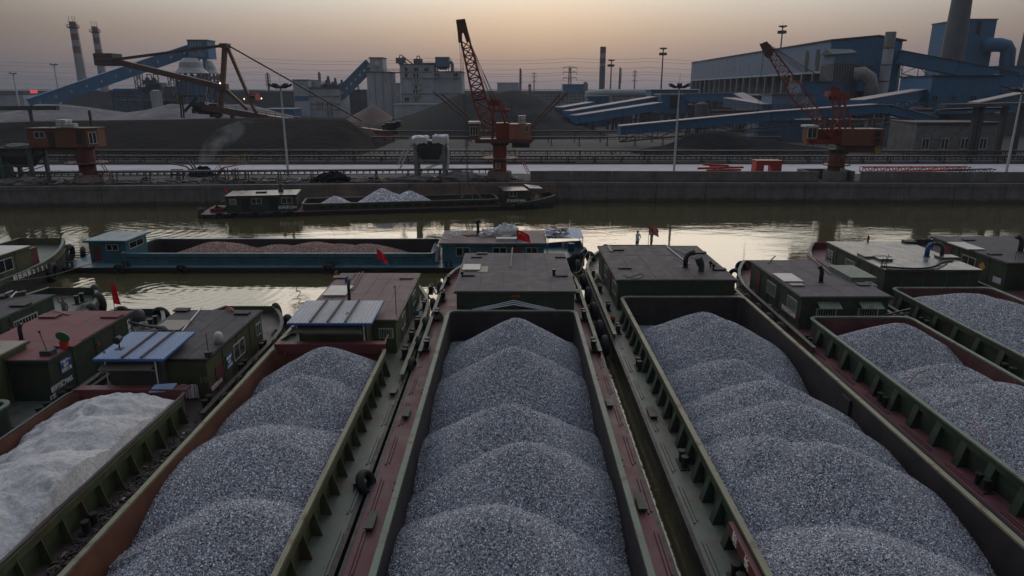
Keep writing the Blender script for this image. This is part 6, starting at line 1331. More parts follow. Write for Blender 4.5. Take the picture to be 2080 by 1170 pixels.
# things on the road strip
rb = thing('red_steel_beams', 'red painted steel jib sections lying on the pale road', 'steel beams', (V(1465, 345, 98).x, 98, GZ))
for i, (a, c) in enumerate((((1428, 334), (1480, 337)), ((1417, 342), (1500, 340)), ((1435, 346), (1505, 345)), ((1441, 338), (1510, 340)))): b = MB(); b.bar(V(*a, 97.5+i*.5), V(*c, 97.5+i*.5), .22, .28); b.build('beam', M['redp'], rb)
for px in (1454, 1464, 1470, 1495): b = MB(); t = V(px, 344, 97.6); b.box(t.x-.15, t.x+.15, 97.5, 98.2, GZ, t.z); b.build('foot', M['redp'], rb)
rc = thing('steel_counterweight_frame', 'red square steel frame with an open middle standing on the road', 'steel frame', (V(1563, 350, 97).x, 97.5, GZ))
zt = V(1563, 327, 97).z; xa, xb2 = V(1536, 340, 97).x, V(1588, 340, 97).x
for a_, c_ in ((xa, xa+1.1), (xb2-1.2, xb2)): b = MB(); b.box(a_, c_, 97, 99, GZ, zt-.6); b.build('side_panel', M['redp'], rc)
b = MB(); b.box(xa, xb2, 97, 99, zt-.6, zt-.02); b.build('top_panel', M['redp'], rc); b = MB(); b.box(xa-.05, xb2+.05, 96.95, 99.05, zt-.018, zt+.05); b.build('rusty_top', M['orange2'], rc)
lt = thing('lattice_jib', 'long red lattice jib lying on the road right of crane 2', 'crane jib', (V(1870, 350, 97).x, 97, GZ))
a0, a1 = V(1752, 350, 97), V(1972, 346, 97); lb = MB(); lattice(lb, [a0, a0+Vector((0, .9, 0)), a0+Vector((0, .9, .7)), a0+Vector((0, 0, .7))], [a1, a1+Vector((0, .9, 0)), a1+Vector((0, .9, .45)), a1+Vector((0, 0, .45))], 18, .12, .07); lb.build('lattice', M['redp'], lt)
g2 = thing('lattice_jib', 'grey-green truss lying beyond the red lattice at right', 'truss', (V(1990, 352, 96).x, 96, GZ)); a0, a1 = V(1930, 353, 96), V(2022, 351, 96); lb = MB(); lattice(lb, [a0, a0+Vector((0, .8, 0)), a0+Vector((0, .8, .5)), a0+Vector((0, 0, .5))], [a1, a1+Vector((0, .8, 0)), a1+Vector((0, .8, .5)), a1+Vector((0, 0, .5))], 8, .1, .06); lb.build('lattice', M['belt2'], g2)
# ------------------------------------------------------------------ coal, ash and ore
def terrain(name, label, m, prof, Y0, Y1, crest, x0=None, x1=None, nx=90, ny=26, amp=.5, cat='coal heap', kind='stuff', sc_=.12):
    """a heap whose skyline follows PROF (image points) with its crest at CREST, from foot Y0 to foot Y1"""
    pts = [V(px, py, crest) for px, py in prof]; xs = [p.x for p in pts]
    def hz_(x):
        if x <= xs[0]: return pts[0].z
        for a, c in zip(pts, pts[1:]):
            if a.x <= x <= c.x: return a.z+(c.z-a.z)*(x-a.x)/(c.x-a.x)
        return pts[-1].z
    mb = MB()
    def fn(u, v):
        x = xs[0]+(xs[-1]-xs[0])*u; y = Y0+(crest-Y0)*v*2 if v <= .5 else crest+(Y1-crest)*(v*2-1); h = hz_(x)-GZ; d = (crest-y)/(crest-Y0) if y < crest else (y-crest)/(Y1-crest)
        f = max(0, 1-d); f = f**.92; w_ = noise.fractal(Vector((x*sc_, y*sc_, 5)), 1.0, 2.0, 4)*amp*min(1, h/3)*(1-abs(2*f-1)**4 if f < .98 else .15)
        return (x+w_*1.5, y+w_, GZ-.1+h*f+w_*.55)
    mb.grid(nx, ny, fn); o = mb.build(name, M[m], smooth=True); return tag(o, label, cat, kind=None if kind is None else kind)
terrain('coal_heap', 'long flat-topped brown-black coal heap at left', 'coalb', [(-500, 246), (-100, 247), (0, 248), (130, 244), (260, 243), (420, 240), (560, 238), (700, 239), (712, 246), (745, 272), (780, 300), (805, 316)], 121, 175, 148, amp=.8, kind=None)
terrain('coal_heap', 'tall black coal hill behind the middle crane', 'coal', [(735, 262), (780, 248), (850, 226), (900, 206), (935, 190), (962, 186), (985, 192), (1000, 189), (1012, 186), (1030, 184), (1048, 182), (1062, 188), (1085, 192), (1110, 205), (1150, 226), (1190, 250), (1230, 274)], 172, 270, 222, amp=1.2, kind=None)
terrain('coal_heap', 'low dark gravelly coal heap right of the middle lamp post', 'coal', [(1335, 306), (1365, 290), (1395, 272), (1430, 266), (1470, 265), (1500, 272), (1530, 280), (1570, 282), (1600, 290), (1690, 302), (1720, 312)], 128, 150, 138, amp=.5, kind=None, ny=18)
terrain('coal_heap', 'very low dark spill between the conveyors right of the middle crane', 'coal', [(1290, 304), (1330, 297), (1380, 298), (1440, 304)], 126, 136, 131, amp=.2, kind=None, ny=8, nx=30)
terrain('ash_heap', 'long pale ash heaps behind the left coal heap', 'ash', [(-400, 232), (0, 228), (50, 222), (75, 210), (140, 212), (200, 220), (255, 228), (300, 222), (345, 210), (380, 212), (420, 206), (470, 212), (500, 210), (530, 218), (600, 236)], 178, 245, 205, amp=1.1, cat='ash heap', kind=None, sc_=.2)
terrain('ore_heap', 'small brown ore cone in front of the grey silos', 'ashb', [(712, 236), (735, 224), (757, 211), (775, 222), (800, 238)], 225, 250, 238, amp=.4, nx=30, ny=14, cat='ore heap', kind=None)
# smoke over the small heap
sm = bpy.data.materials.new('thin_smoke'); sm.use_nodes = True; t = sm.node_tree; t.nodes.clear(); o_ = t.nodes.new('ShaderNodeOutputMaterial'); pv = t.nodes.new('ShaderNodeVolumePrincipled'); pv.inputs['Color'].default_value = (.85, .88, .95, 1)
tn = t.nodes.new('ShaderNodeTexNoise'); tn.inputs['Scale'].default_value = .55; tn.inputs['Detail'].default_value = 4; tcn = t.nodes.new('ShaderNodeTexCoord'); t.links.new(tcn.outputs['Object'], tn.inputs['Vector'])
mr = t.nodes.new('ShaderNodeMapRange'); t.links.new(tn.outputs[0], mr.inputs[0])
for i, v in enumerate((.44, .72, 0, .10)): mr.inputs[i+1].default_value = v
t.links.new(mr.outputs[0], pv.inputs['Density']); t.links.new(pv.outputs[0], o_.inputs['Volume'])
b = MB(); secs = []
for k, (px, py, r_) in enumerate(((408, 346, .7), (418, 325, 1.1), (432, 305, 1.8), (450, 285, 2.3), (475, 262, 2.4), (500, 245, 1.4))): p = V(px, py, 97+k*1.2); secs.append([(p.x+r_*math.cos(a*math.pi/5), p.y+r_*math.sin(a*math.pi/5), p.z) for a in range(10)])
b.loft(secs); tag(b.build('smoke', sm), 'thin smoke drifting up from the smouldering heap', 'smoke', kind='stuff')
# ================================================================== the plant behind
def facade_windows(parent, pts, Y, w_, h_, m=None, panes=2):
    first = None
    for px, py in pts:
        p = V(px, py, Y)
        if first is None: b = MB(); b.window((p.x, Y-.12, p.z), (1, 0, 0), (0, -1, 0), w_, h_, panes, fr=.18); first = b.build('window', m or GL, parent, origin=(p.x, Y, p.z)); WL[first] = Vector((p.x, Y, p.z)); fp = p
        else: dup(first, (p.x-fp.x, 0, p.z-fp.z), parent)
def building(name, label, cat, px0, px1, pt, Y, dep, m, pb=None, roofm='darkst', at=None, group=None, parapet=True):
    b = MB(); x0, x1, z0, z1 = bxp(b, px0, px1, pt, pb, Y, dep, pr=pt+10); t = thing(name, label, cat, ((x0+x1)/2, Y+dep/2, z0), group)
    b.build('walls', M[m], t)
    b = MB(); b.box(x0-.3, x1+.3, Y-.3, Y+dep+.3, z1, z1+.35); b.build('roof_edge', M[roofm], t)
    return t, x0, x1, z0, z1
def chimney(label, pxb, pyb, wb, pxt, pyt, wt, Y, bands, m='chw', ladder=True, ztop=None, balcony=(), group='chimneys of the plant', spikes=False):
    t_, b_ = V(pxt, pyt, Y), V(pxb, pyb, Y); k = V(1, pyt, Y).x-V(0, pyt, Y).x; x = b_.x; rb, rt = wb*k/2, wt*k/2; zt = ztop or t_.z
    c = thing('chimney', label, 'chimney', (x, Y, GZ), group)
    fs = [0]+[f for f, _ in bands]+[1]
    mats = [m]+[bm for _, bm in bands]
    for i in range(len(fs)-1):
        za, zb_ = GZ+(zt-GZ)*fs[i], GZ+(zt-GZ)*fs[i+1]; ra, rbb = rb+(rt-rb)*fs[i], rb+(rt-rb)*fs[i+1]
        b = MB(); b.lathe((x, Y, za), [(ra, 0), (rbb, zb_-za)], 28); b.build('shaft_section', M[mats[i]], c, smooth=False)
    for f in balcony:
        z = GZ+(zt-GZ)*f; r_ = rb+(rt-rb)*f; b = MB(); b.lathe((x, Y, z), [(r_+.1, 0), (r_+1.3, .6), (r_+1.3, .8)], 20)
        for k2 in range(12): a = k2*math.pi/6; b.bar((x+(r_+1.25)*math.cos(a), Y+(r_+1.25)*math.sin(a), z+.7), (x+(r_+1.25)*math.cos(a), Y+(r_+1.25)*math.sin(a), z+1.9), .12)
        b.torus((x, Y, z+1.9), (0, 0, 1), r_+1.25, .08, 20, 4); b.m = [0]*len(b.f); b.build('gallery', M['darkst'], c)
    if ladder:
        b = MB(); n = 46
        for k2 in range(n): f = .15+.84*k2/n; r_ = rb+(rt-rb)*f; z = GZ+(zt-GZ)*f; b.bar((x+r_, Y-.2, z), (x+r_+.9, Y-.2, z), .28)
        b.bar((x+rb+(rt-rb)*.15+.8, Y-.2, GZ+(zt-GZ)*.15), (x+rt+.8, Y-.2, zt), .12); b.build('caged_ladder', M['chr'], c)
    if spikes:
        b = MB()
        for a in (0, 2, 4): b.tube((x+rt*.9*math.cos(a), Y+rt*.9*math.sin(a), zt), (x+rt*.9*math.cos(a), Y+rt*.9*math.sin(a), zt+3), .12, n=5)
        b.build('lightning_rod', M['darkst'], c)
    return c
BN = ((.66, 'chr'), (.735, 'chw'), (.80, 'chr'), (.87, 'chw'), (.94, 'chr'))
chimney('taller banded concrete chimney at left with a caged ladder', 175, 215, 19, 149, 44, 12.5, 400, BN, balcony=(.925,), spikes=True)
chimney('shorter banded concrete chimney just right of the taller one', 217, 215, 16, 197, 54, 11, 430, BN, balcony=(.925,), spikes=True)
chimney('lone slim dark chimney with red bands in the middle distance', 1222, 188, 12, 1224.5, 95, 12, 460, ((.70, 'chw'), (.74, 'chr'), (.82, 'chw'), (.90, 'chr')), m='bgrey2', ladder=False, balcony=(.16,))
chimney('tiny banded stack above the shed behind the coal hill', 1076, 196, 6, 1076, 171, 6, 420, ((.5, 'chr'), (.8, 'chw'), (.9, 'chr')), ladder=False)
chimney('huge grey concrete stack beside the blue plant at right, running out of the frame', 1932, 130, 54, 1950, -60, 34, 262, (), m='bgrey2', ladder=False)
chimney('dark stack cut by the right edge of the picture', 2078, 130, 26, 2096, 60, 18, 262, (), m='bgrey2', ladder=False)
# long dark shed closing the horizon
sh = thing('long_shed', 'very long low grey shed closing the horizon behind the plant', 'shed', (-20, 470, GZ), None)
x = V(-300, 190, 470).x
while x < V(1530, 185, 470).x:
    b = MB(); b.box(x+.15, x+23.85, 470, 495, GZ, 14.6+R.uniform(-.2, .2)); b.build('bay', M['brick' if x > -90 else 'bgrey2'], sh); b = MB(); b.box(x, x+24, 469.5, 495.5, 14.9, 15.3); b.build('roof_strip', M['bgrey'], sh); x += 24
# left group
def gallery(label, pts, Ys, th, w_=4., m='bblue', topm='gtop', group='inclined conveyor galleries', legs=0, truss=True, windows=0, legm='darkst'):
    P3 = [V(px, py, Y) for (px, py), Y in zip(pts, Ys)]; g = thing('conveyor_gallery', label, 'conveyor gallery', (P3[0].x, P3[0].y, P3[0].z), group)
    for a, c in zip(P3, P3[1:]):
        b = MB(); n_ = max(1, int((c-a).length/14))
        for i in range(n_): p, q = a.lerp(c, i/n_), a.lerp(c, (i+.992)/n_); bb = MB(); bb.bar(p, q, w_, th); bb.build('wall_panel', M[m], g)
        b = MB(); b.bar(a+Vector((0, 0, th/2+.1)), c+Vector((0, 0, th/2+.1)), w_+.6, .18); b.build('gallery_roof', M[topm], g)
        if truss:
            b = MB(); n2 = max(2, int((c-a).length/4)); dz = Vector((0, -w_/2, -th/2)); hh = Vector((0, 0, -th*.8))
            b.bar(a+dz+hh, c+dz+hh, .3); 
            for i in range(n2): p, q = a.lerp(c, i/n2)+dz, a.lerp(c, (i+1)/n2)+dz; b.bar(p, q+hh, .18) if i % 2 else b.bar(p+hh, q, .18); b.bar(p, p+hh, .15)
            b.build('truss', M['darkst'], g)
        if windows:
            d = (c-a).normalized(); nn = Vector((d.y, -d.x, 0)).normalized(); nn = nn if nn.y < 0 else -nn
            for i in range(windows): p = a.lerp(c, (i+.5)/windows)+nn*(w_/2+.06); b = MB(); b.obb(p, (.55, 0, 0), (0, .03, 0), (0, 0, .55)); b.build('window', M['cream'], g)
    for k in range(legs):
        f = (k+.5)/legs*(len(P3)-1); i = int(f); p = P3[i].lerp(P3[i+1], f-i); b = MB(); s_ = w_*.45
        for dx, dy in ((-s_, -s_), (s_, -s_), (s_, s_), (-s_, s_)): b.bar((p.x+dx, p.y+dy, GZ), (p.x+dx*.7, p.y+dy*.7, p.z-th/2), .35)
        z = GZ+2
        while z < p.z-th/2-2: b.bar((p.x-s_, p.y-s_, z), (p.x+s_, p.y-s_, z+2.5), .2); b.bar((p.x+s_, p.y-s_, z), (p.x-s_, p.y-s_, z+2.5), .2); z += 2.5
        b.build('trestle', M[legm], g)
    return g
gallery('long blue gallery rising from the ground to the blue tower at left', [(62, 213), (383, 103)], [300, 345], 5.2, 5, windows=11, topm='bblue', truss=False, legs=0)
t, x0, x1, z0, z1 = building('head_tower', 'blue square tower above the grey domed silos', 'tower', 381, 421, 82, 335, 9, 'bblue', pb=119)
facade_windows(t, [(389, 90), (396, 90), (405, 90), (404, 102), (390, 111), (397, 111), (406, 111), (413, 111)], 334.9, .9, 1.2, [M['cream'], M['glass']], 1)
for px in (404, 418): b = MB(); bxp(b, px-4, px+1, 118, 175, 336, 2.5); b.build('shaft', M['bblue3'], t)
def dome(label, px, py_top, wtop, py_sh, wsh, py_mid, wmid, py_eave, weave, py_base, wb, Y):
    k = V(1, py_sh, Y).x-V(0, py_sh, Y).x; x = V(px, py_sh, Y).x; z = lambda py: V(px, py, Y).z; s = thing('domed_silo', label, 'silo', (x, Y, GZ), 'grey domed silos')
    b = MB(); b.lathe((x, Y, 0), [(wmid*k/2, z(py_mid)), (wsh*k/2, z(py_sh)), (wtop*k/2, z(py_top))], 22); b.build('upper_cone', M['silo'], s)
    b = MB(); b.lathe((x, Y, 0), [(weave*k/2, z(py_eave)), (wmid*k/2, z(py_mid))], 22); b.build('skirt_roof', M['silo'], s)
    b = MB(); r_ = wb*k/2
    b.lathe((x, Y, 0), [(r_*.86, GZ), (r_*.86, z(py_base))], 22); b.build('blue_drum', M['bblue'], s)
    b = MB()
    for i in range(16): a = i*math.pi/8; p = (x+r_*math.cos(a), Y+r_*math.sin(a)); q = (x+r_*math.cos(a+math.pi/8), Y+r_*math.sin(a+math.pi/8)); b.bar((*p, GZ), (*p, z(py_eave)), .5); b.bar((*p, z(py_base)), (*q, z(py_eave)), .3); b.bar((*q, z(py_base)), (*p, z(py_eave)), .3); b.bar((*p, z(py_base)), (*q, z(py_base)), .4); b.bar((*p, (z(py_base)+z(py_eave))/2), (*q, (z(py_base)+z(py_eave))/2), .3)
    b.build('steel_frame', M['darkst'], s)
    b = MB()
    for i in range(5): a = -math.pi*.9+i*.36*math.pi; b.bar((x+r_*1.2*math.cos(a), Y+r_*1.2*math.sin(a), GZ), (x+r_*.9*math.cos(a+.25), Y+r_*.9*math.sin(a+.25), z(py_base)), .55)
    b.build('raking_leg', M['salmonp'], s); return s
dome('nearer grey domed silo under the blue tower', 387, 118, 26, 127, 44, 138, 46, 149, 66, 166, 62, 330)
dome('farther grey domed silo partly behind the blue tower', 424, 123, 14, 134, 26, 142, 30, 150, 44, 166, 40, 352)
t, x0, x1, z0, z1 = building('machine_hall', 'blue-walled machine hall left of the silos', 'building', 226, 280, 190, 330, 16, 'bblue3', roofm='bgrey2'); b = MB(); bxp(b, 230, 282, 180, 190, 333, 10); b.build('upper_storey', M['bblue'], t)
facade_windows(t, [(236+6*i, 199) for i in range(7)], 329.9, .5, 4, [M['bgrey2'], M['bblue']], 1)
t, x0, x1, z0, z1 = building('machine_hall', 'dark cluttered plant building between the chimneys and the silos', 'building', 280, 355, 178, 345, 16, 'bgrey2')
for i, (a, c, tp, m) in enumerate(((296, 308, 172, 'bgrey2'), (300, 330, 168, 'bblue3'), (316, 330, 183, 'bgrey'), (335, 350, 176, 'bgrey2'), (286, 294, 186, 'brick'))): b = MB(); bxp(b, a, c, tp, 205, 342-i, 6); b.build('annex', M[m], t)
for i, (px, py) in enumerate(((299, 158), (312, 158))):
    b = MB(); p = V(px, py, 340); b.tube((p.x, 340, V(px, 180, 340).z), (p.x, 340, p.z), 1.0, n=10); b.box(p.x-1.6, p.x+1.6, 338.5, 341.5, p.z-3, p.z-1); b.bar((p.x-1, 340, p.z), (p.x+4, 340, p.z-5), .4); b.path([(p.x, 340, p.z), (p.x, 340, p.z+1.5), (p.x+2, 340, p.z+1.5), (p.x+2.2, 340, p.z-1)], .3, 6); b.build('cyclone', M['bgrey2'], t)
for px, tp in ((282, 147), (350, 150)):
    s = thing('lattice_tower', f'small dark lattice tower {"left" if px < 300 else "right"} of the cyclones by the silos', 'lattice tower', (V(px, 180, 338).x, 338, GZ)); b = MB(); x = V(px, 165, 338).x; zt = V(px, tp, 338).z
    q = [Vector((x+dx, 338+dy, GZ)) for dx, dy in ((-1.3, -1.3), (1.3, -1.3), (1.3, 1.3), (-1.3, 1.3))]; lattice(b, q, [p+Vector((0, 0, zt-GZ)) for p in q], 9, .28, .18); b.build('lattice', M['darkst'], s)
for i, (a, c, tp, l_, m) in enumerate(((-60, 48, 192, 'low grey building at the left edge of the horizon', 'bgrey'), (120, 235, 188, 'dark low plant block behind the two chimneys', 'bgrey2'), (445, 600, 190, 'grey low block behind the stacker cab', 'bgrey2'))):
    building('low_building', l_, 'building', a, c, tp, 360+i*8, 14, m)
p = V(68, 186, 380); sg = thing('rooftop_sign', 'tiny lit red and white rooftop sign on the far left horizon', 'sign', (p.x, 380, p.z-2)); em = bpy.data.materials.new('lit_red_sign'); em.use_nodes = True; q = em.node_tree.nodes['Principled BSDF']; q.inputs['Base Color'].default_value = (.6, .05, .08, 1); q.inputs['Emission Color'].default_value = (1, .12, .16, 1); q.inputs['Emission Strength'].default_value = .6
b = MB(); b.box(p.x-1.8, p.x+1.8, 380, 380.4, p.z-.9, p.z+.9); b.build('sign_panel', em, sg); b = MB(); b.bar((p.x-1.5, 380.6, GZ), (p.x-1.5, 380.6, p.z), .3); b.bar((p.x+1.5, 380.6, GZ), (p.x+1.5, 380.6, p.z), .3); b.build('post', M['darkst'], sg)
# stacker
SY = 172.
def S(px, py, dy=0): return V(px, py, SY+dy)
st = thing('coal_stacker', 'brown and ochre coal stacker with a long boom and tall mast at left', 'stacker', (S(457, 240).x, SY, GZ))
b = MB(); b.bar(S(228, 123), S(446, 176), 1.4, 1.3); b.bar(S(228, 123, 2.2), S(446, 176, 2.2), .5, 1.3); b.build('boom', M['stackd'], st)
b = MB(); bxp(b, 190, 228, 108, 133, SY-1, 4.5, pr=120); b.build('counterweight', M['darkst'], st); b = MB(); bxp(b, 192, 226, 119, 123, SY-1.1, .1, pr=120); b.build('warning_band', M['orange'], st)
b = MB(); b.bar(S(226, 122), S(457, 92), .55, .6); b.build('upper_tie', M['stackd'], st)
b = MB(); b.bar(S(457, 92), S(452, 178), 1.0); b.bar(S(452, 178), S(449, 218), 1.0); b.build('mast', M['stack'], st)
b = MB(); b.obb(S(457, 93), (.9, 0, 0), (0, 1.2, 0), (0, 0, .5)); b.obb(S(451, 178), (1.3, 0, 0), (0, 1, 0), (0, 0, .9)); b.build('mast_joint', M['stackd'], st)
b = MB(); b.bar(S(463, 98), S(518, 226), .7); b.build('front_leg', M['stack'], st)
b = MB(); b.bar(S(457, 180), S(502, 222), .7); b.build('inner_leg', M['stack'], st)
b = MB(); b.tube(S(463, 92), S(735, 246), .2, n=6); b.tube(S(463, 92, 1.5), S(735, 246, 1.5), .2, n=6); b.build('stay_cable', M['black'], st)
b = MB(); b.bar(S(412, 217), S(545, 240), 1.8, 1.5); b.build('rear_girder', M['stackd'], st); b = MB(); b.bar(S(545, 240), S(795, 272, -3), 1.8, 1.3); b.build('front_girder', M['orange'], st)
railing([S(420, 215, -.9), S(560, 238, -.9), S(790, 268, -3.9)], 1.1, .09, 2.2).build('walkway_railing', M['darkst'], st)
b = MB()
for k in range(14): p = S(400+R.uniform(-6, 40), 222+R.uniform(-8, 12)); b.obb(p, (R.uniform(.3, 1.4), 0, 0), (0, .8, 0), (0, 0, R.uniform(.3, .9)))
b.tube(S(397, 215, -.6), S(397, 215, 1.5), .9, n=12); b.tube(S(410, 214, -.6), S(410, 214, 1.5), .9, n=12); b.build('drive_machinery', M['black'], st)
b = MB()
for a, c in (((369, 240), (366, 196)), ((374, 240), (370, 196)), ((366, 195), (417, 195)), ((417, 195), (417, 204)), ((374, 225), (400, 197)), ((376, 228), (402, 198))): b.bar(S(*a), S(*c), .3)
b.build('side_frame', M['black'], st)
b = MB(); b.path([S(424, 180), S(421, 196), S(429, 208), S(437, 208), S(438, 203)], .14, 6); b.build('hanging_cable', M['black'], st)
b = MB(); bxp(b, 504, 520, 190, 205, SY, 2.4); bc_ = b.build('operator_cabin', M['redp'], st); b = MB(); p = S(513, 198, -.05); b.window(p, (1, 0, 0), (0, -1, 0), 1.3, 1.0, 1, .1); b.build('window', GL, bc_)
railing([S(500, 213), S(530, 215)], 1.2, .08).build('cabin_railing', M['darkst'], st)
b = MB()
for px in (440, 470, 520): b.bar(S(px, 225), (S(px, 225).x, SY, GZ), .7); b.bar(S(px, 225, 3), (S(px+8, 225).x, SY+3, GZ), .5)
b.build('bogie_leg', M['stackd'], st)
b = MB()
for k in range(10): p = S(792+R.uniform(-10, 18), 262+R.uniform(-12, 8), -3); b.obb(p, (R.uniform(.4, 1.2), 0, 0), (0, .7, 0), (0, 0, R.uniform(.3, .8)))
b.build('head_machinery', M['black'], st)
b = MB(); b.bar(V(-60, 220, 150), V(117, 219, 150), 1.2, .9); b.build('dark_beam', M['darkst'], tb := thing('elevated_beam', 'dark elevated conveyor beam entering from the left edge', 'conveyor', (V(60, 219, 150).x, 150, GZ)))
for px in (-20, 60): b = MB(); p = V(px, 220, 150); b.bar(p, (p.x, 150, GZ), .5); b.build('leg', M['darkst'], tb)
b = MB(); p = V(181, 224, 128); b.bar((p.x, 128, V(181, 246, 128).z-2), p, .35); tag(b.build('post', M['black']), 'short dark post rising out of the left coal heap', 'post')
# gallows booms at both sides of the coal hill
for lab, segs in (('pair of thin brown booms pointing up right of the middle crane', (((1082, 252), (1137, 192)), ((1079, 262), (1153, 188)))), ('pair of thin rusty booms pointing up left of the middle crane', (((950, 245), (880, 186)), ((952, 238), (896, 190))))):
    g = thing('stacker_boom', lab, 'boom', (V(*segs[0][0], 168).x, 168, GZ), 'thin booms beside the crane')
    for i, (a, c) in enumerate(segs):
        A_1, C_1 = V(*a, 166+i*4), V(*c, 166+i*4); b = MB(); b.bar(A_1, C_1, .3, .36)
        for k in range(9): p = A_1.lerp(C_1, (k+.5)/9); b.bar(p, p+Vector((.5, 0, -.7)), .12)
        b.build('boom', M['stackd'], g); b = MB(); b.bar(A_1, (A_1.x, A_1.y, GZ), .5); b.build('leg', M['stackd'], g)
# grey plant buildings
t, x0, x1, z0, z1 = building('plant_building', 'grey concrete building with pipes on its roof left of the silo', 'building', 595, 626, 163, 318, 20, 'bgrey', roofm='bgrey2')
b = MB(); bxp(b, 596.5, 625, 195, 204, 317.7, .2, pr=173); b.build('blue_glazing', M['bblue'], t)
b = MB(); bxp(b, 626.5, 690, 179, None, 319, 18); b.build('main_block', M['bgrey'], t); b = MB(); bxp(b, 626, 691, 177.5, 180, 318.6, 19); b.build('roof_edge', M['bgrey2'], t)
b = MB(); bxp(b, 627, 652, 165, 178, 324, 8); b.build('roof_house', M['bgrey'], t)
for i, px in enumerate((658, 664, 668, 676, 682, 690, 695)): b = MB(); p = V(px, 180, 322); b.tube((p.x, 322, p.z-.3), (p.x, 322, p.z+2.2+(i*37 % 5)*.8), .8+.3*(i % 3), .5, n=8); b.box(p.x-1.2, p.x+1, 321, 323, p.z, p.z+1.6); b.build('roof_vent', M['bgrey2'], t)
facade_windows(t, [(648, 214), (653, 214), (667, 214), (672, 214), (668, 231), (673, 231)], 318.95, 1.6, 3.2, [M['cream'], M['bgrey2']], 2)
for px in (640, 658, 676): b = MB(); bxp(b, px-.6, px+.6, 180, None, 318.8, .25); b.build('pilaster', M['bgrey'], t)
for py in (195, 211, 222): b = MB(); bxp(b, 626.5, 690, py, py+1.0, 318.7, .3, pr=190); b.build('string_course', M['bgrey2'], t)
gallery('grey inclined gallery climbing to the square head house', [(690, 193), (752, 130)], [322, 326], 5.5, 4, m='bblue3', topm='bblue3', windows=7, truss=False, legs=1)
t, x0, x1, z0, z1 = building('head_house', 'square grey head house on top of the pale silo', 'tower', 751, 778, 118, 324, 9, 'bgrey', pb=147, roofm='bgrey2'); b = MB(); p = V(766, 131, 323.9); b.lathe((p.x, 323.9, p.z), [(1, -1), (1.2, 0), (1, 1)], 10); b.build('round_vent', M['cream'], t)
t, x0, x1, z0, z1 = building('square_silo', 'broad pale concrete silo left of the big grey works', 'silo', 745, 793, 147, 322, 14, 'bgrey', roofm='bgrey2')
for f in (.34, .67): x = x0+(x1-x0)*f; b = MB(); b.box(x-.08, x+.08, 321.9, 322, z0, z1-.1); b.build('joint', M['bgrey2'], t)
b = MB(); a_, c_ = V(778, 147, 326), V(812, 147.5, 326); b.bar(a_, c_, 2, .5); fb = thing('footbridge', 'thin footbridge between the silo and the big grey works', 'bridge', a_); b.build('deck', M['darkst'], fb); railing([a_+Vector((0, -1, .2)), c_+Vector((0, -1, .2))], 1.3, .12, 2).build('railing', M['darkst'], fb)
t, x0, x1, z0, z1 = building('concrete_works', 'big grey concrete works with a blue filter box on its roof', 'building', 812, 881, 131.5, 320, 22, 'bgrey', roofm='bgrey2')
b = MB(); r0, r1, q0, q1 = bxp(b, 881.5, 937, 146.5, None, 320.5, 20); b.build('right_wing', M['bgrey'], t); b = MB(); b.box(r0-.2, r1+.3, 320.2, 341, q1, q1+.4); b.build('roof_edge', M['bgrey2'], t)
for px in (817, 836, 855, 879, 898, 917, 935): b = MB(); bxp(b, px-.7, px+.7, 133 if px < 880 else 148, None, 319.7, .35); b.build('pilaster', M['bgrey'], t)
for py, a_, c_ in ((146, 813, 880), (159, 813, 936), (172, 837, 856), (183, 837, 856), (190, 813, 936), (196, 837, 856)): b = MB(); bxp(b, a_, c_, py, py+1.1, 319.75, .3, pr=150); b.build('string_course', M['bgrey2'], t)
for pts, w_ in (([(825, 141), (825, 153)], 1.6), ([(843, 141), (848, 141), (842, 153), (848, 153), (864, 141), (869, 141), (885, 152.5), (890.5, 152.5), (923, 152), (928, 152), (824, 202), (829, 202), (845, 203), (848, 203), (845, 165), (848, 165), (845, 176), (842, 188), (846, 188)], 1.1)): facade_windows(t, pts, 319.9, w_, 1.9, [M['cream'], M['glass']], 1)
b = MB(); bxp(b, 884, 912, 115.5, 135, 322, 8); fbx = b.build('filter_box', M['bblue3'], t)
b = MB(); p0, p1 = V(884, 135, 322), V(912, 135, 322); q0, q1 = V(892, 141, 322), V(904, 141, 322); b.loft([[(q0.x, 325, q0.z), (q1.x, 325, q0.z), (q1.x, 328, q0.z), (q0.x, 328, q0.z)], [(p0.x, 322, p0.z), (p1.x, 322, p0.z), (p1.x, 330, p0.z), (p0.x, 330, p0.z)]])
for px in (885, 889, 906, 911): p = V(px, 136, 322.5); b.bar((p.x, 322.5, V(px, 147, 322.5).z), (p.x, 322.5, p.z), .35)
b.path([V(912, 128, 325), V(917, 126, 325), V(919, 130, 325), V(919, 146, 325)], .7, 8); b.build('filter_hopper', M['bblue3'], fbx)
for k, (px, wd) in enumerate(((815, 2.2), (850, 2.0))):
    p = V(px, 131, 326); zt = V(px, 112+k*2, 326).z; b = MB(); b.box(p.x-wd*.5, p.x+wd*.5, 325, 327, p.z, zt-1.5); b.box(p.x-wd, p.x+wd*.9, 324.5, 327.5, zt-3.5, zt-1.2); b.path([(p.x-.7, 326, zt-1.2), (p.x-.5, 326, zt), (p.x+.5, 326, zt), (p.x+.8, 326, zt-1.2)], .25, 6)
    if k == 0: b.bar((p.x+1, 326, zt-.6), V(839, 131, 326), .5); b.bar((p.x+1, 326, zt-3), V(830, 131, 326), .4)
    b.build('bucket_elevator', M['bgrey2'], t)
b = MB(); b.bar(V(852, 129.5, 324), V(884, 129.5, 324), .8, .9); b.build('roof_conveyor', M['bgrey2'], t); railing([V(919, 146, 321), V(936, 146, 321)], 1.2, .12, 2).build('roof_railing', M['darkst'], t)
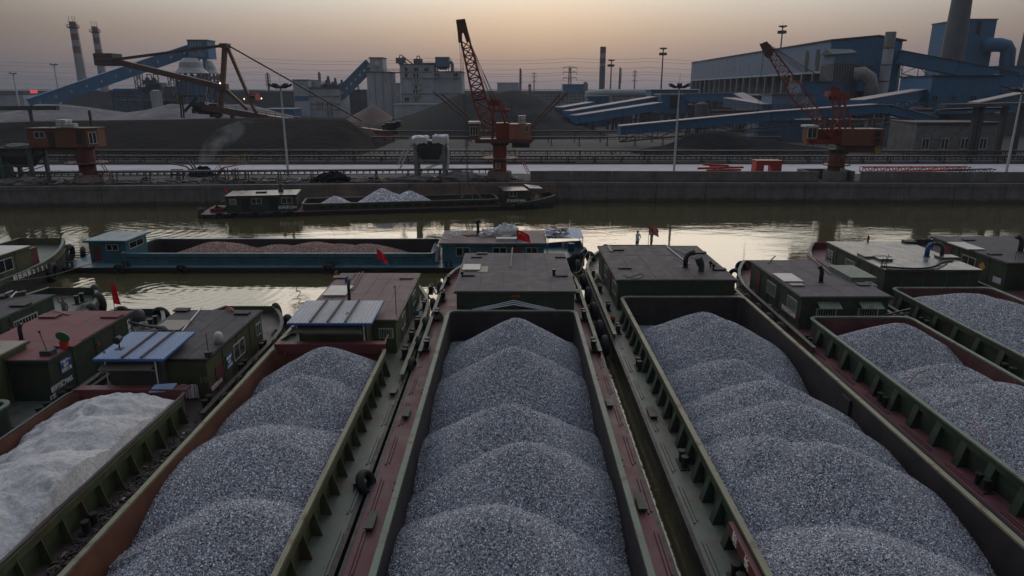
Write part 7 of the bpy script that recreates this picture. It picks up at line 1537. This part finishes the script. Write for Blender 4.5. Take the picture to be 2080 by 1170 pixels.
for i, (a, c, tp, Y, m, l_) in enumerate(((793, 813, 170, 345, 'bgrey', 'low grey link building between silo and works'), (690, 745, 183, 350, 'bgrey2', 'dark low building under the inclined grey gallery'), (800, 905, 213, 300, 'bgrey', 'low pale annex in front of the big grey works'), (540, 598, 222, 290, 'bblue', 'small bright blue shed left of the grey building'))): building('low_building', l_, 'building', a, c, tp, Y, 10, m, roofm='bgrey')
building('roof_house', 'grey-topped block rising above the shed behind the coal hill', 'building', 1010, 1054, 169, 455, 12, 'bgrey', roofm='bgrey')
t, *_q = building('roof_house', 'low blue box on the horizon shed with a lit window at its end', 'building', 1144, 1194, 172, 455, 12, 'bblue', roofm='bgrey2'); facade_windows(t, [(1189, 175)], 454.8, 2.2, 5, [M['beige'], M['beige']], 1)
# pylons and wires
def pylon(label, px, pt, pb, Y, wide, kind, m='darkst'):
    t, p = V(px, pt, Y), V(px, pb, Y); y = thing('power_pylon', label, 'pylon', (t.x, Y, GZ), 'power pylons on the horizon'); b = MB(); H_ = t.z
    k = V(1, pt, Y).x-V(0, pt, Y).x; ws = wide*k; arms = []
    if kind == 'lattice':
        q = [Vector((t.x+dx*ws*.16, Y+dy*ws*.16, GZ)) for dx, dy in ((-1, -1), (1, -1), (1, 1), (-1, 1))]; q2 = [Vector((t.x+dx*ws*.06, Y+dy*ws*.06, H_)) for dx, dy in ((-1, -1), (1, -1), (1, 1), (-1, 1))]
        lattice(b, q, q2, 10, .45, .28)
    else: b.tube((t.x, Y, GZ), (t.x, Y, H_), 1.1, .6, n=8)
    b.build('mast', M[m], y)
    for f in (.72, .86, .97) if kind == 'lattice' else (.66, .75, .84, .93):
        z = GZ+(H_-GZ)*f; w2 = ws/2*(1 if kind == 'lattice' else .5); b = MB(); sides = (-1, 1) if kind != 'right' else (1,)
        for s_ in sides: b.bar((t.x, Y, z), (t.x+s_*w2, Y, z+.4), .35); b.bar((t.x, Y, z+1.6), (t.x+s_*w2, Y, z+.4), .2); b.bar((t.x+s_*w2, Y, z+.4), (t.x+s_*w2, Y, z-1.4), .3)
        b.build('cross_arm', M[m], y); arms.append(Vector((t.x+w2*.9, Y, z-1)))
    return arms
PY = [pylon('thin steel pole pylon just right of the middle crane jib', 1057, 139, 183, 520, 10, 'right'), pylon('faint lattice pylon behind the coal hill', 1085, 148, 183, 700, 9, 'lattice', 'bgrey'),
      pylon('large lattice pylon with three cross arms above the blue roof box', 1158, 136, 175, 520, 28, 'lattice'), pylon('thin pole pylon right of the banded chimney', 1260, 137, 180, 520, 12, 'right'),
      pylon('slim lattice pylon left of the taller dark mast', 1290, 144, 182, 600, 8, 'lattice', 'bgrey'), pylon('dark pylon with wide arms above the left coal heap', 543, 148, 186, 520, 18, 'pole'), pylon('dark pole pylon behind the grey building roof pipes', 648, 146, 180, 520, 10, 'pole'), pylon('lattice pylon seen through the gap under the right gallery', 1828, 130, 178, 500, 16, 'lattice')]
wb_ = MB()
for k, (z0, z1) in enumerate(((33, 34), (29, 30), (24, 25.5), (20, 21.5), (36, 36), (27, 26))):
    xs = [-420, -190, -60, 45, 100, 300, 460]
    for a, c in zip(xs, xs[1:]):
        pts = [(a+(c-a)*i/10, 522+k*1.5, (z0+z1)/2-4*(1-(2*i/10-1)**2)*(abs(c-a)/230)+1.5) for i in range(11)]; wb_.path(pts, .085, 3)
tag(wb_.build('power_lines', M['bgrey2']), 'thin power lines strung between the pylons across the horizon', 'power lines', kind='stuff')
# ------------------------------------------------------------------ the blue works at right
hx0, hx1 = V(1688, 83, 216).x, V(1833, 90, 216).x; zt = V(1688, 83, 216).z; zb2 = V(1688, 143, 216).z; ze = V(1785, 75, 216).z
hall = thing('blue_hall', 'huge blue clad hall with a row of small windows, raised on columns', 'hall', ((hx0+hx1)/2, 300, GZ)); Lh = 380
n_ = 16
for i in range(n_):
    y0, y1 = 216+(Lh-216)*i/n_, 216+(Lh-216)*(i+1)/n_-.12
    b = MB(); b.box(hx0, hx0+.5, y0, y1, zb2, zt); b.build('wall_panel', M['bblue2'], hall)
b = MB(); xm = V(1785, 75, 216).x; b.add([(hx0+.5, 216, zb2-6), (hx1, 216, zb2-6), (hx1, 216, zt-.3), (xm, 216, ze), (hx0+.5, 216, zt), (hx0+.5, 216.5, zb2-6), (hx1, 216.5, zb2-6), (hx1, 216.5, zt-.3), (xm, 216.5, ze), (hx0+.5, 216.5, zt)], [(0, 1, 2, 3, 4), (9, 8, 7, 6, 5), (0, 5, 6, 1), (1, 6, 7, 2), (4, 3, 8, 9)]); b.build('gable_wall', M['bblue'], hall)
b = MB(); b.add([(hx0-.4, 215.6, zt), (xm, 215.6, ze+.2), (hx1+1, 215.6, zt-.1), (hx0-.4, Lh, zt), (xm, Lh, ze+.2), (hx1+1, Lh, zt-.1), (hx0-.4, 215.6, zt+.4), (xm, 215.6, ze+.6), (hx1+1, 215.6, zt+.3), (hx0-.4, Lh, zt+.4), (xm, Lh, ze+.6), (hx1+1, Lh, zt+.3)], [(0, 1, 4, 3), (1, 2, 5, 4), (6, 9, 10, 7), (7, 10, 11, 8), (0, 3, 9, 6), (0, 6, 7, 1), (1, 7, 8, 2), (2, 8, 11, 5)]); b.build('roof', M['darkst'], hall)
b = MB(); b.box(hx1-.5, hx1, 216.5, Lh, GZ, zt-.3); b.box(hx0, hx1, Lh-.5, Lh, GZ, zt-.3); b.build('rear_wall', M['bblue3'], hall)
fw = None
for i in range(26):
    y = 224+i*5.9; z = zb2+3.0
    if fw is None: b = MB(); b.window((hx0-.03, y, z), (0, 1, 0), (-1, 0, 0), 1.5, 2.2, 1, fr=.25); fw = b.build('window', [M['beige'], M['brick']], hall); fy0 = y
    else: dup(fw, (0, y-fy0, 0), hall)
b = MB()
for yy in (223, 231): b.box(hx0-.1, hx0, yy, yy+2.2, zb2+1.5, zt-2); b.box(hx0-.12, hx0, yy-.6, yy+1.4, zb2, zb2+5)
b.build('missing_cladding', M['seam'], hall)
co = None
for i in range(20):
    y = 218+i*8.4
    if co is None: b = MB(); b.box(hx0+.1, hx0+1, y, y+.9, GZ, zb2); co = b.build('column', M['brick'], hall); cy0 = y
    else: dup(co, (0, y-cy0, 0), hall)
b = MB(); b.box(hx0, hx0+.9, 217, Lh, 11.8, 13.2); b.box(hx0-.02, hx0+1, 217, Lh, zb2-.7, zb2-.05); b.build('crane_beam', M['bgrey'], hall)
b = MB(); b.box(hx0+9, hx0+9.5, 217, Lh, GZ, zb2+2); b.build('inner_wall', M['bgrey2'], hall)
# pale segmented stack standing on the gable
k_ = thing('segmented_stack', 'slim pale rusty segmented stack in front of the blue gable', 'stack', (V(1792, 200, 210).x, 210, GZ))
za = V(1800, 63, 210).z; xx = V(1802, 120, 210).x
for i in range(9):
    z0_, z1_ = za-(i+1)*4.6, za-i*4.6-.25
    if z1_ < GZ: break
    b = MB(); b.lathe((xx, 210, z0_), [(1.45, 0), (1.45, z1_-z0_)], 14); b.build('stack_section', M['bgrey' if i else 'brick'], k_); b = MB(); b.lathe((xx, 210, z0_-.25), [(1.6, 0), (1.6, .25)], 14); b.build('flange', M['stackd'], k_)
f_ = thing('dust_filter', 'ribbed grey filter house with a pitched top before the blue gable', 'dust filter', (V(1712, 200, 206).x, 206, GZ))
b = MB(); bxp(b, 1690, 1737, 131, 166, 204, 8, pr=150); b.build('ribbed_box', M['darkst'], f_)
for i in range(9): b = MB(); px = 1692+i*5.2; bxp(b, px, px+1.2, 131, 166, 203.7, .3, pr=150); b.build('rib', M['brick'], f_)
b = MB(); bxp(b, 1691, 1738, 110, 130, 204.5, 7.5, pr=150); b.build('upper_box', M['bblue3'], f_)
b = MB(); p0, p1 = V(1690, 110, 204), V(1742, 106, 204); b.add([(p0.x, 204, p0.z), (p1.x, 204, p1.z), (p1.x, 212, p1.z), (p0.x, 212, p0.z), (p0.x, 208, p0.z+1.6), (p1.x, 208, p1.z+1.0)], [(0, 1, 5, 4), (3, 4, 5, 2), (0, 4, 3), (1, 2, 5), (0, 3, 2, 1)]); b.build('pitched_top', M['bgrey2'], f_)
b = MB(); bxp(b, 1738, 1775, 128, 134, 205, 7, pr=150); bxp(b, 1740, 1772, 134, 160, 206, 6, pr=150); b.build('side_hopper', M['bgrey2'], f_)
b = MB(); b.path([V(1735, 152, 203), V(1752, 150, 202), V(1766, 160, 202), V(1769, 175, 202), V(1769, 205, 202)], 2.0, 12); b.build('curved_duct', M['brick'], f_, smooth=True)
b = MB()
for px in (1692, 1712, 1735, 1742): p = V(px, 168, 204); b.bar((p.x, 205, GZ), (p.x, 205, p.z), .5)
b.build('leg', M['darkst'], f_)
gallery('blue gallery sloping down right from the hall gable', [(1826, 117), (2060, 162)], [214, 205], 3.6, 5, m='bblue', topm='darkst')
gallery('lower blue gallery continuing to the right edge', [(2020, 160), (2200, 190)], [196, 190], 3.4, 4, m='bblue', topm='darkst', truss=False)
t, x0, x1, z0, z1 = building('blue_works', 'tall blue works block behind the big grey stack', 'building', 1957, 2024, 40, 270, 20, 'bblue', roofm='bgrey2')
b = MB(); bxp(b, 1984, 1992, 44, 68, 269.8, .2, pr=60); bxp(b, 1990, 1993, 68, 72, 269.8, .2, pr=60); b.build('missing_cladding', M['seam'], t)
cd = thing('curved_duct', 'big blue curved duct bending down beside the blue works', 'duct', (V(2045, 130, 268).x, 268, GZ)); b = MB(); b.path([V(2000, 92, 268), V(2030, 91, 268), V(2043, 94, 268), V(2048, 104, 268), V(2046, 118, 268), V(2040, 190, 268)], 2.5, 14); b.build('duct', M['bblue'], cd, smooth=True)
building('blue_works', 'low blue roofline running off the right edge behind the duct', 'building', 2020, 2180, 136, 250, 20, 'bblue', roofm='bgrey2')
t, x0, x1, z0, z1 = building('blue_works', 'long bright blue works building with four small windows at right', 'building', 1893, 2033, 156, 172, 14, 'bblue', pb=232, roofm='seam'); facade_windows(t, [(1898, 200), (1937, 200), (1977, 200), (2004, 200)], 171.9, 1.3, 1.5, [M['bblue3'], M['glass']], 2)
b = MB(); x2 = V(1846, 165, 182).x; zt_ = z1; b.add([(x0, 172, z0), (x0, 172, zt_), (x2, 182, zt_), (x2, 182, z0), (x0, 186, z0), (x0, 186, zt_), (x2, 186, zt_), (x2, 186, z0)], [(0, 3, 2, 1), (3, 7, 6, 2), (1, 2, 6, 5), (0, 4, 7, 3)]); b.build('side_wing', M['bblue'], t)
b = MB(); bxp(b, 1890, 2030, 231.5, 234, 171.5, 14, pr=170); b.build('floor_edge', M['seam'], t)
for px in (1905, 1918): b = MB(); p = V(px, 235, 174); bxp(b, px-7, px+7, 234, None, 174, 5, pr=240); b.build('support_shaft', M['bblue'], t)
gallery('blue gallery climbing right into the works with windows', [(1735, 213), (1868, 190)], [160, 176], 1.9, 3.5, m='bblue', topm='gtop')
gallery('short blue gallery behind the right crane jib', [(1480, 208), (1560, 222)], [210, 190], 2.4, 3.5, m='bblue3', topm='gtop', truss=False)
gallery('long near blue gallery passing behind the right crane', [(1257, 265), (1560, 236), (1773, 221), (1800, 222), (1893, 246)], [150, 152, 154, 154, 154], 1.75, 3.4, m='bblue', topm='gtop', legs=4)
gallery('uppermost of the three parallel blue galleries right of the coal hill', [(1135, 224), (1198, 213)], [215, 225], 1.5, 3.2, m='bblue', topm='gtop', legs=2)
gallery('middle of the three parallel blue galleries right of the coal hill', [(1152, 233), (1327, 203)], [205, 232], 1.9, 3.2, m='bblue', topm='gtop', legs=3)
gallery('lowest of the three parallel blue galleries right of the coal hill', [(1165, 243), (1337, 216)], [200, 222], 2.2, 3.4, m='bblue', topm='gtop', legs=3)
gallery('upper blue gallery running right from the transfer house', [(1396, 198), (1498, 197), (1545, 222)], [226, 214, 200], 2.2, 3.4, m='bblue', topm='gtop', legs=2)
t, x0, x1, z0, z1 = building('transfer_house', 'blue transfer house with a torn black opening where galleries meet', 'building', 1343, 1397, 193, 225, 10, 'bblue', pb=231, roofm='gtop')
b = MB(); bxp(b, 1362, 1382, 194, 221, 224.8, .2, pr=205); b.build('torn_opening', M['seam'], t)
for px in (1346, 1360, 1380, 1394): b = MB(); p = V(px, 232, 227); b.box(p.x-.35, p.x+.35, 227, 227.7, GZ, p.z+.5); b.build('column', M['bgrey'], t)
building('blue_works', 'low blue roof structure above the transfer house', 'building', 1323, 1418, 184, 245, 10, 'bblue3', pb=196, roofm='bblue')
t, x0, x1, z0, z1 = building('transfer_house', 'small blue tower where the uppermost gallery ends', 'building', 1194, 1237, 196, 236, 8, 'bblue', roofm='gtop'); b = MB(); bxp(b, 1213, 1221, 197, 225, 235.7, .25, pr=205); b.build('dark_slot', M['bgrey2'], t)
pp = thing('overhead_pipe', 'fat pale grey pipe running above the blue galleries', 'pipe', (V(1260, 190, 280).x, 280, GZ)); b = MB(); b.path([V(1190, 193, 280), V(1210, 190, 280), V(1230, 189, 280), V(1420, 189, 280)], 1.5, 12); b.build('pipe', M['bgrey'], pp, smooth=True); b = MB(); 
for px in (1200, 1240, 1284, 1330, 1390): p = V(px, 190, 280); b.tube((p.x, 280, GZ), (p.x, 280, p.z), .9, n=8)
b.build('pipe_support', M['bgrey'], pp)
t, x0, x1, z0, z1 = building('cooling_bank', 'pale gridded cooling bank behind the blue galleries', 'building', 1075, 1190, 190, 300, 10, 'bgrey', roofm='bgrey2')
b = MB()
for i in range(14): px = 1078+i*8.2; bxp(b, px, px+.7, 190, 215, 299.7, .25)
for py in (195, 201, 207): bxp(b, 1076, 1189, py, py+.8, 299.75, .2, pr=200)
g_ = b.build('grid_bars', M['bgrey2'], t); g_['kind'] = 'stuff'
for l_, a_, c_, tp, Y, m in (('dark low plant buildings under the raised blue hall', 1430, 1700, 196, 240, 'bgrey2'), ('blue low shed beside the hall under the right crane jib', 1628, 1712, 167, 198, 'bblue'), ('lighter blue projecting bay left of the right crane jib', 1568, 1658, 193, 190, 'bblue2'), ('dark blue low wall behind the right crane house', 1540, 1760, 246, 165, 'bblue3'), ('blue low shed right of the right crane house', 1793, 1845, 252, 150, 'bblue3'), ('shadowy plant mass under the galleries at far right', 1900, 2200, 232, 185, 'bgrey2'), ('low dark plant row behind the galleries', 1200, 1440, 214, 262, 'bgrey2')): building('low_building', l_, 'building', a_, c_, tp, Y, 8, m, roofm='bgrey2')
t, x0, x1, z0, z1 = building('brick_building', 'grey plastered brick building with dark windows at right', 'building', 1862, 2040, 252, 131, 9, 'brick', roofm='darkst')
facade_windows(t, [(1879, 292), (1918, 292), (1958, 292), (1996, 292)], 130.9, 1.3, 2.0, [M['bgrey'], M['glass']], 2)
b = MB(); x2 = V(1824, 255, 137).x; b.add([(x0, 131.02, GZ), (x0, 131.02, z1), (x2, 136, z1), (x2, 136, GZ), (x0, 140, GZ), (x0, 140, z1), (x2, 140, z1), (x2, 140, GZ)], [(0, 3, 2, 1), (3, 7, 6, 2), (1, 2, 6, 5), (0, 4, 7, 3)]); b.build('end_wall', M['concrete'], t)
tr = thing('steel_trestle', 'tall dark steel trestle carrying a deck in front of the brick building', 'trestle', (V(1980, 290, 122).x, 122, GZ))
for px, pb in ((1979, 310), (1990, 310), (2037, 306), (2070, 306)):
    t0 = V(px+6, 216, 122); b = MB(); b.box(t0.x-.35, t0.x+.35, 121.6, 122.4, GZ, t0.z); b.build('column', M['darkst'], tr)
b = MB(); b.bar(V(1912, 215, 122), V(2200, 209, 122), 2.4, .6); b.build('deck_beam', M['darkst'], tr); b = MB(); b.bar(V(1905, 224, 124), V(2045, 219, 124), 1.5, .35); b.build('lower_beam', M['darkst'], tr)
gallery('blue gallery entering at the right edge above the trestle', [(1975, 219), (2180, 176)], [140, 140], 1.8, 3., m='bblue3', topm='gtop', truss=True)
# pipe racks, walkways and tanks that fill the plant
pr_ = R
for i, (a_, c_, py, Y, l_) in enumerate(((1200, 1345, 222, 248, 'dark pipe rack under the three parallel galleries'), (1395, 1530, 214, 230, 'dark pipe rack right of the transfer house'), (1440, 1640, 240, 190, 'pipe rack in the shadow under the long near gallery'), (230, 350, 203, 322, 'pipe rack in front of the left machine halls'), (1780, 1900, 240, 160, 'pipe rack between the works and the brick building'))):
    t = thing('pipe_rack', l_, 'pipe rack', (V((a_+c_)/2, py, Y).x, Y, GZ), 'pipe racks of the plant'); p, q = V(a_, py, Y), V(c_, py, Y)
    for k in range(3): b = MB(); b.tube(p+Vector((0, k*.8, k*.9)), q+Vector((0, k*.8, k*.9)), .22+.08*k, n=8); b.build('pipe', M[('brick', 'bgrey2', 'stackd')[k]], t)
    n_ = max(2, int((q-p).length/6)); c0 = None
    for k in range(n_+1):
        u = p.lerp(q, k/n_)
        if c0 is None: b = MB(); b.box(u.x-.2, u.x+.2, Y-.4, Y, GZ, u.z+2.4); c0 = b.build('column', M['darkst'], t); ux = u.x
        else: dup(c0, (u.x-ux, 0, 0), t)
    railing([p+Vector((0, -.5, 2.4)), q+Vector((0, -.5, 2.4))], 1.1, .09, 1.6).build('walkway_railing', M['darkst'], t)
for i, (px, py, Y, r_, m, l_) in enumerate(((1296, 222, 240, 1.7, 'bgrey', 'small pale tank beside the galleries'), (1425, 226, 215, 2.0, 'bgrey2', 'dark round tank under the upper gallery'), (1500, 228, 212, 1.6, 'brick', 'grey round tank right of the dark one'), (318, 200, 320, 2.4, 'bgrey', 'pale round tank before the cyclones'))):
    p = V(px, py, Y); z_ = V(px, py-14, Y).z; t = thing('storage_tank', l_, 'tank', (p.x, Y, GZ)); b = MB(); b.lathe((p.x, Y, GZ), [(r_, 0), (r_, z_-GZ), (r_*.3, z_-GZ+.8)], 16); b.build('tank_shell', M[m], t); b = MB(); b.torus((p.x, Y, z_), (0, 0, 1), r_, .12, 16, 4); b.m = [0]*len(b.f); b.build('rim', M['darkst'], t)
# two far lit lamps on the plant
for i, (px, py, l_) in enumerate(((447, 169, 'bright white work lamp on the stacker mast joint'), (496, 201, 'warm lit lamp left of the stacker cab'), (531, 200, 'warm lit lamp right of the stacker cab'))):
    e_ = bpy.data.materials.new('lamp_glow'); e_.use_nodes = True; q = e_.node_tree.nodes['Principled BSDF']; q.inputs['Emission Color'].default_value = (1, .95, .9, 1) if i == 0 else (1, .55, .25, 1); q.inputs['Emission Strength'].default_value = 3.
    p = V(px, py, 171); b = MB(); b.lathe(p, [(.05, -.2), (.2, 0), (.05, .2)], 8); tag(b.build('work_lamp', e_), l_, 'lamp')
for o in list(TY.values()): pass
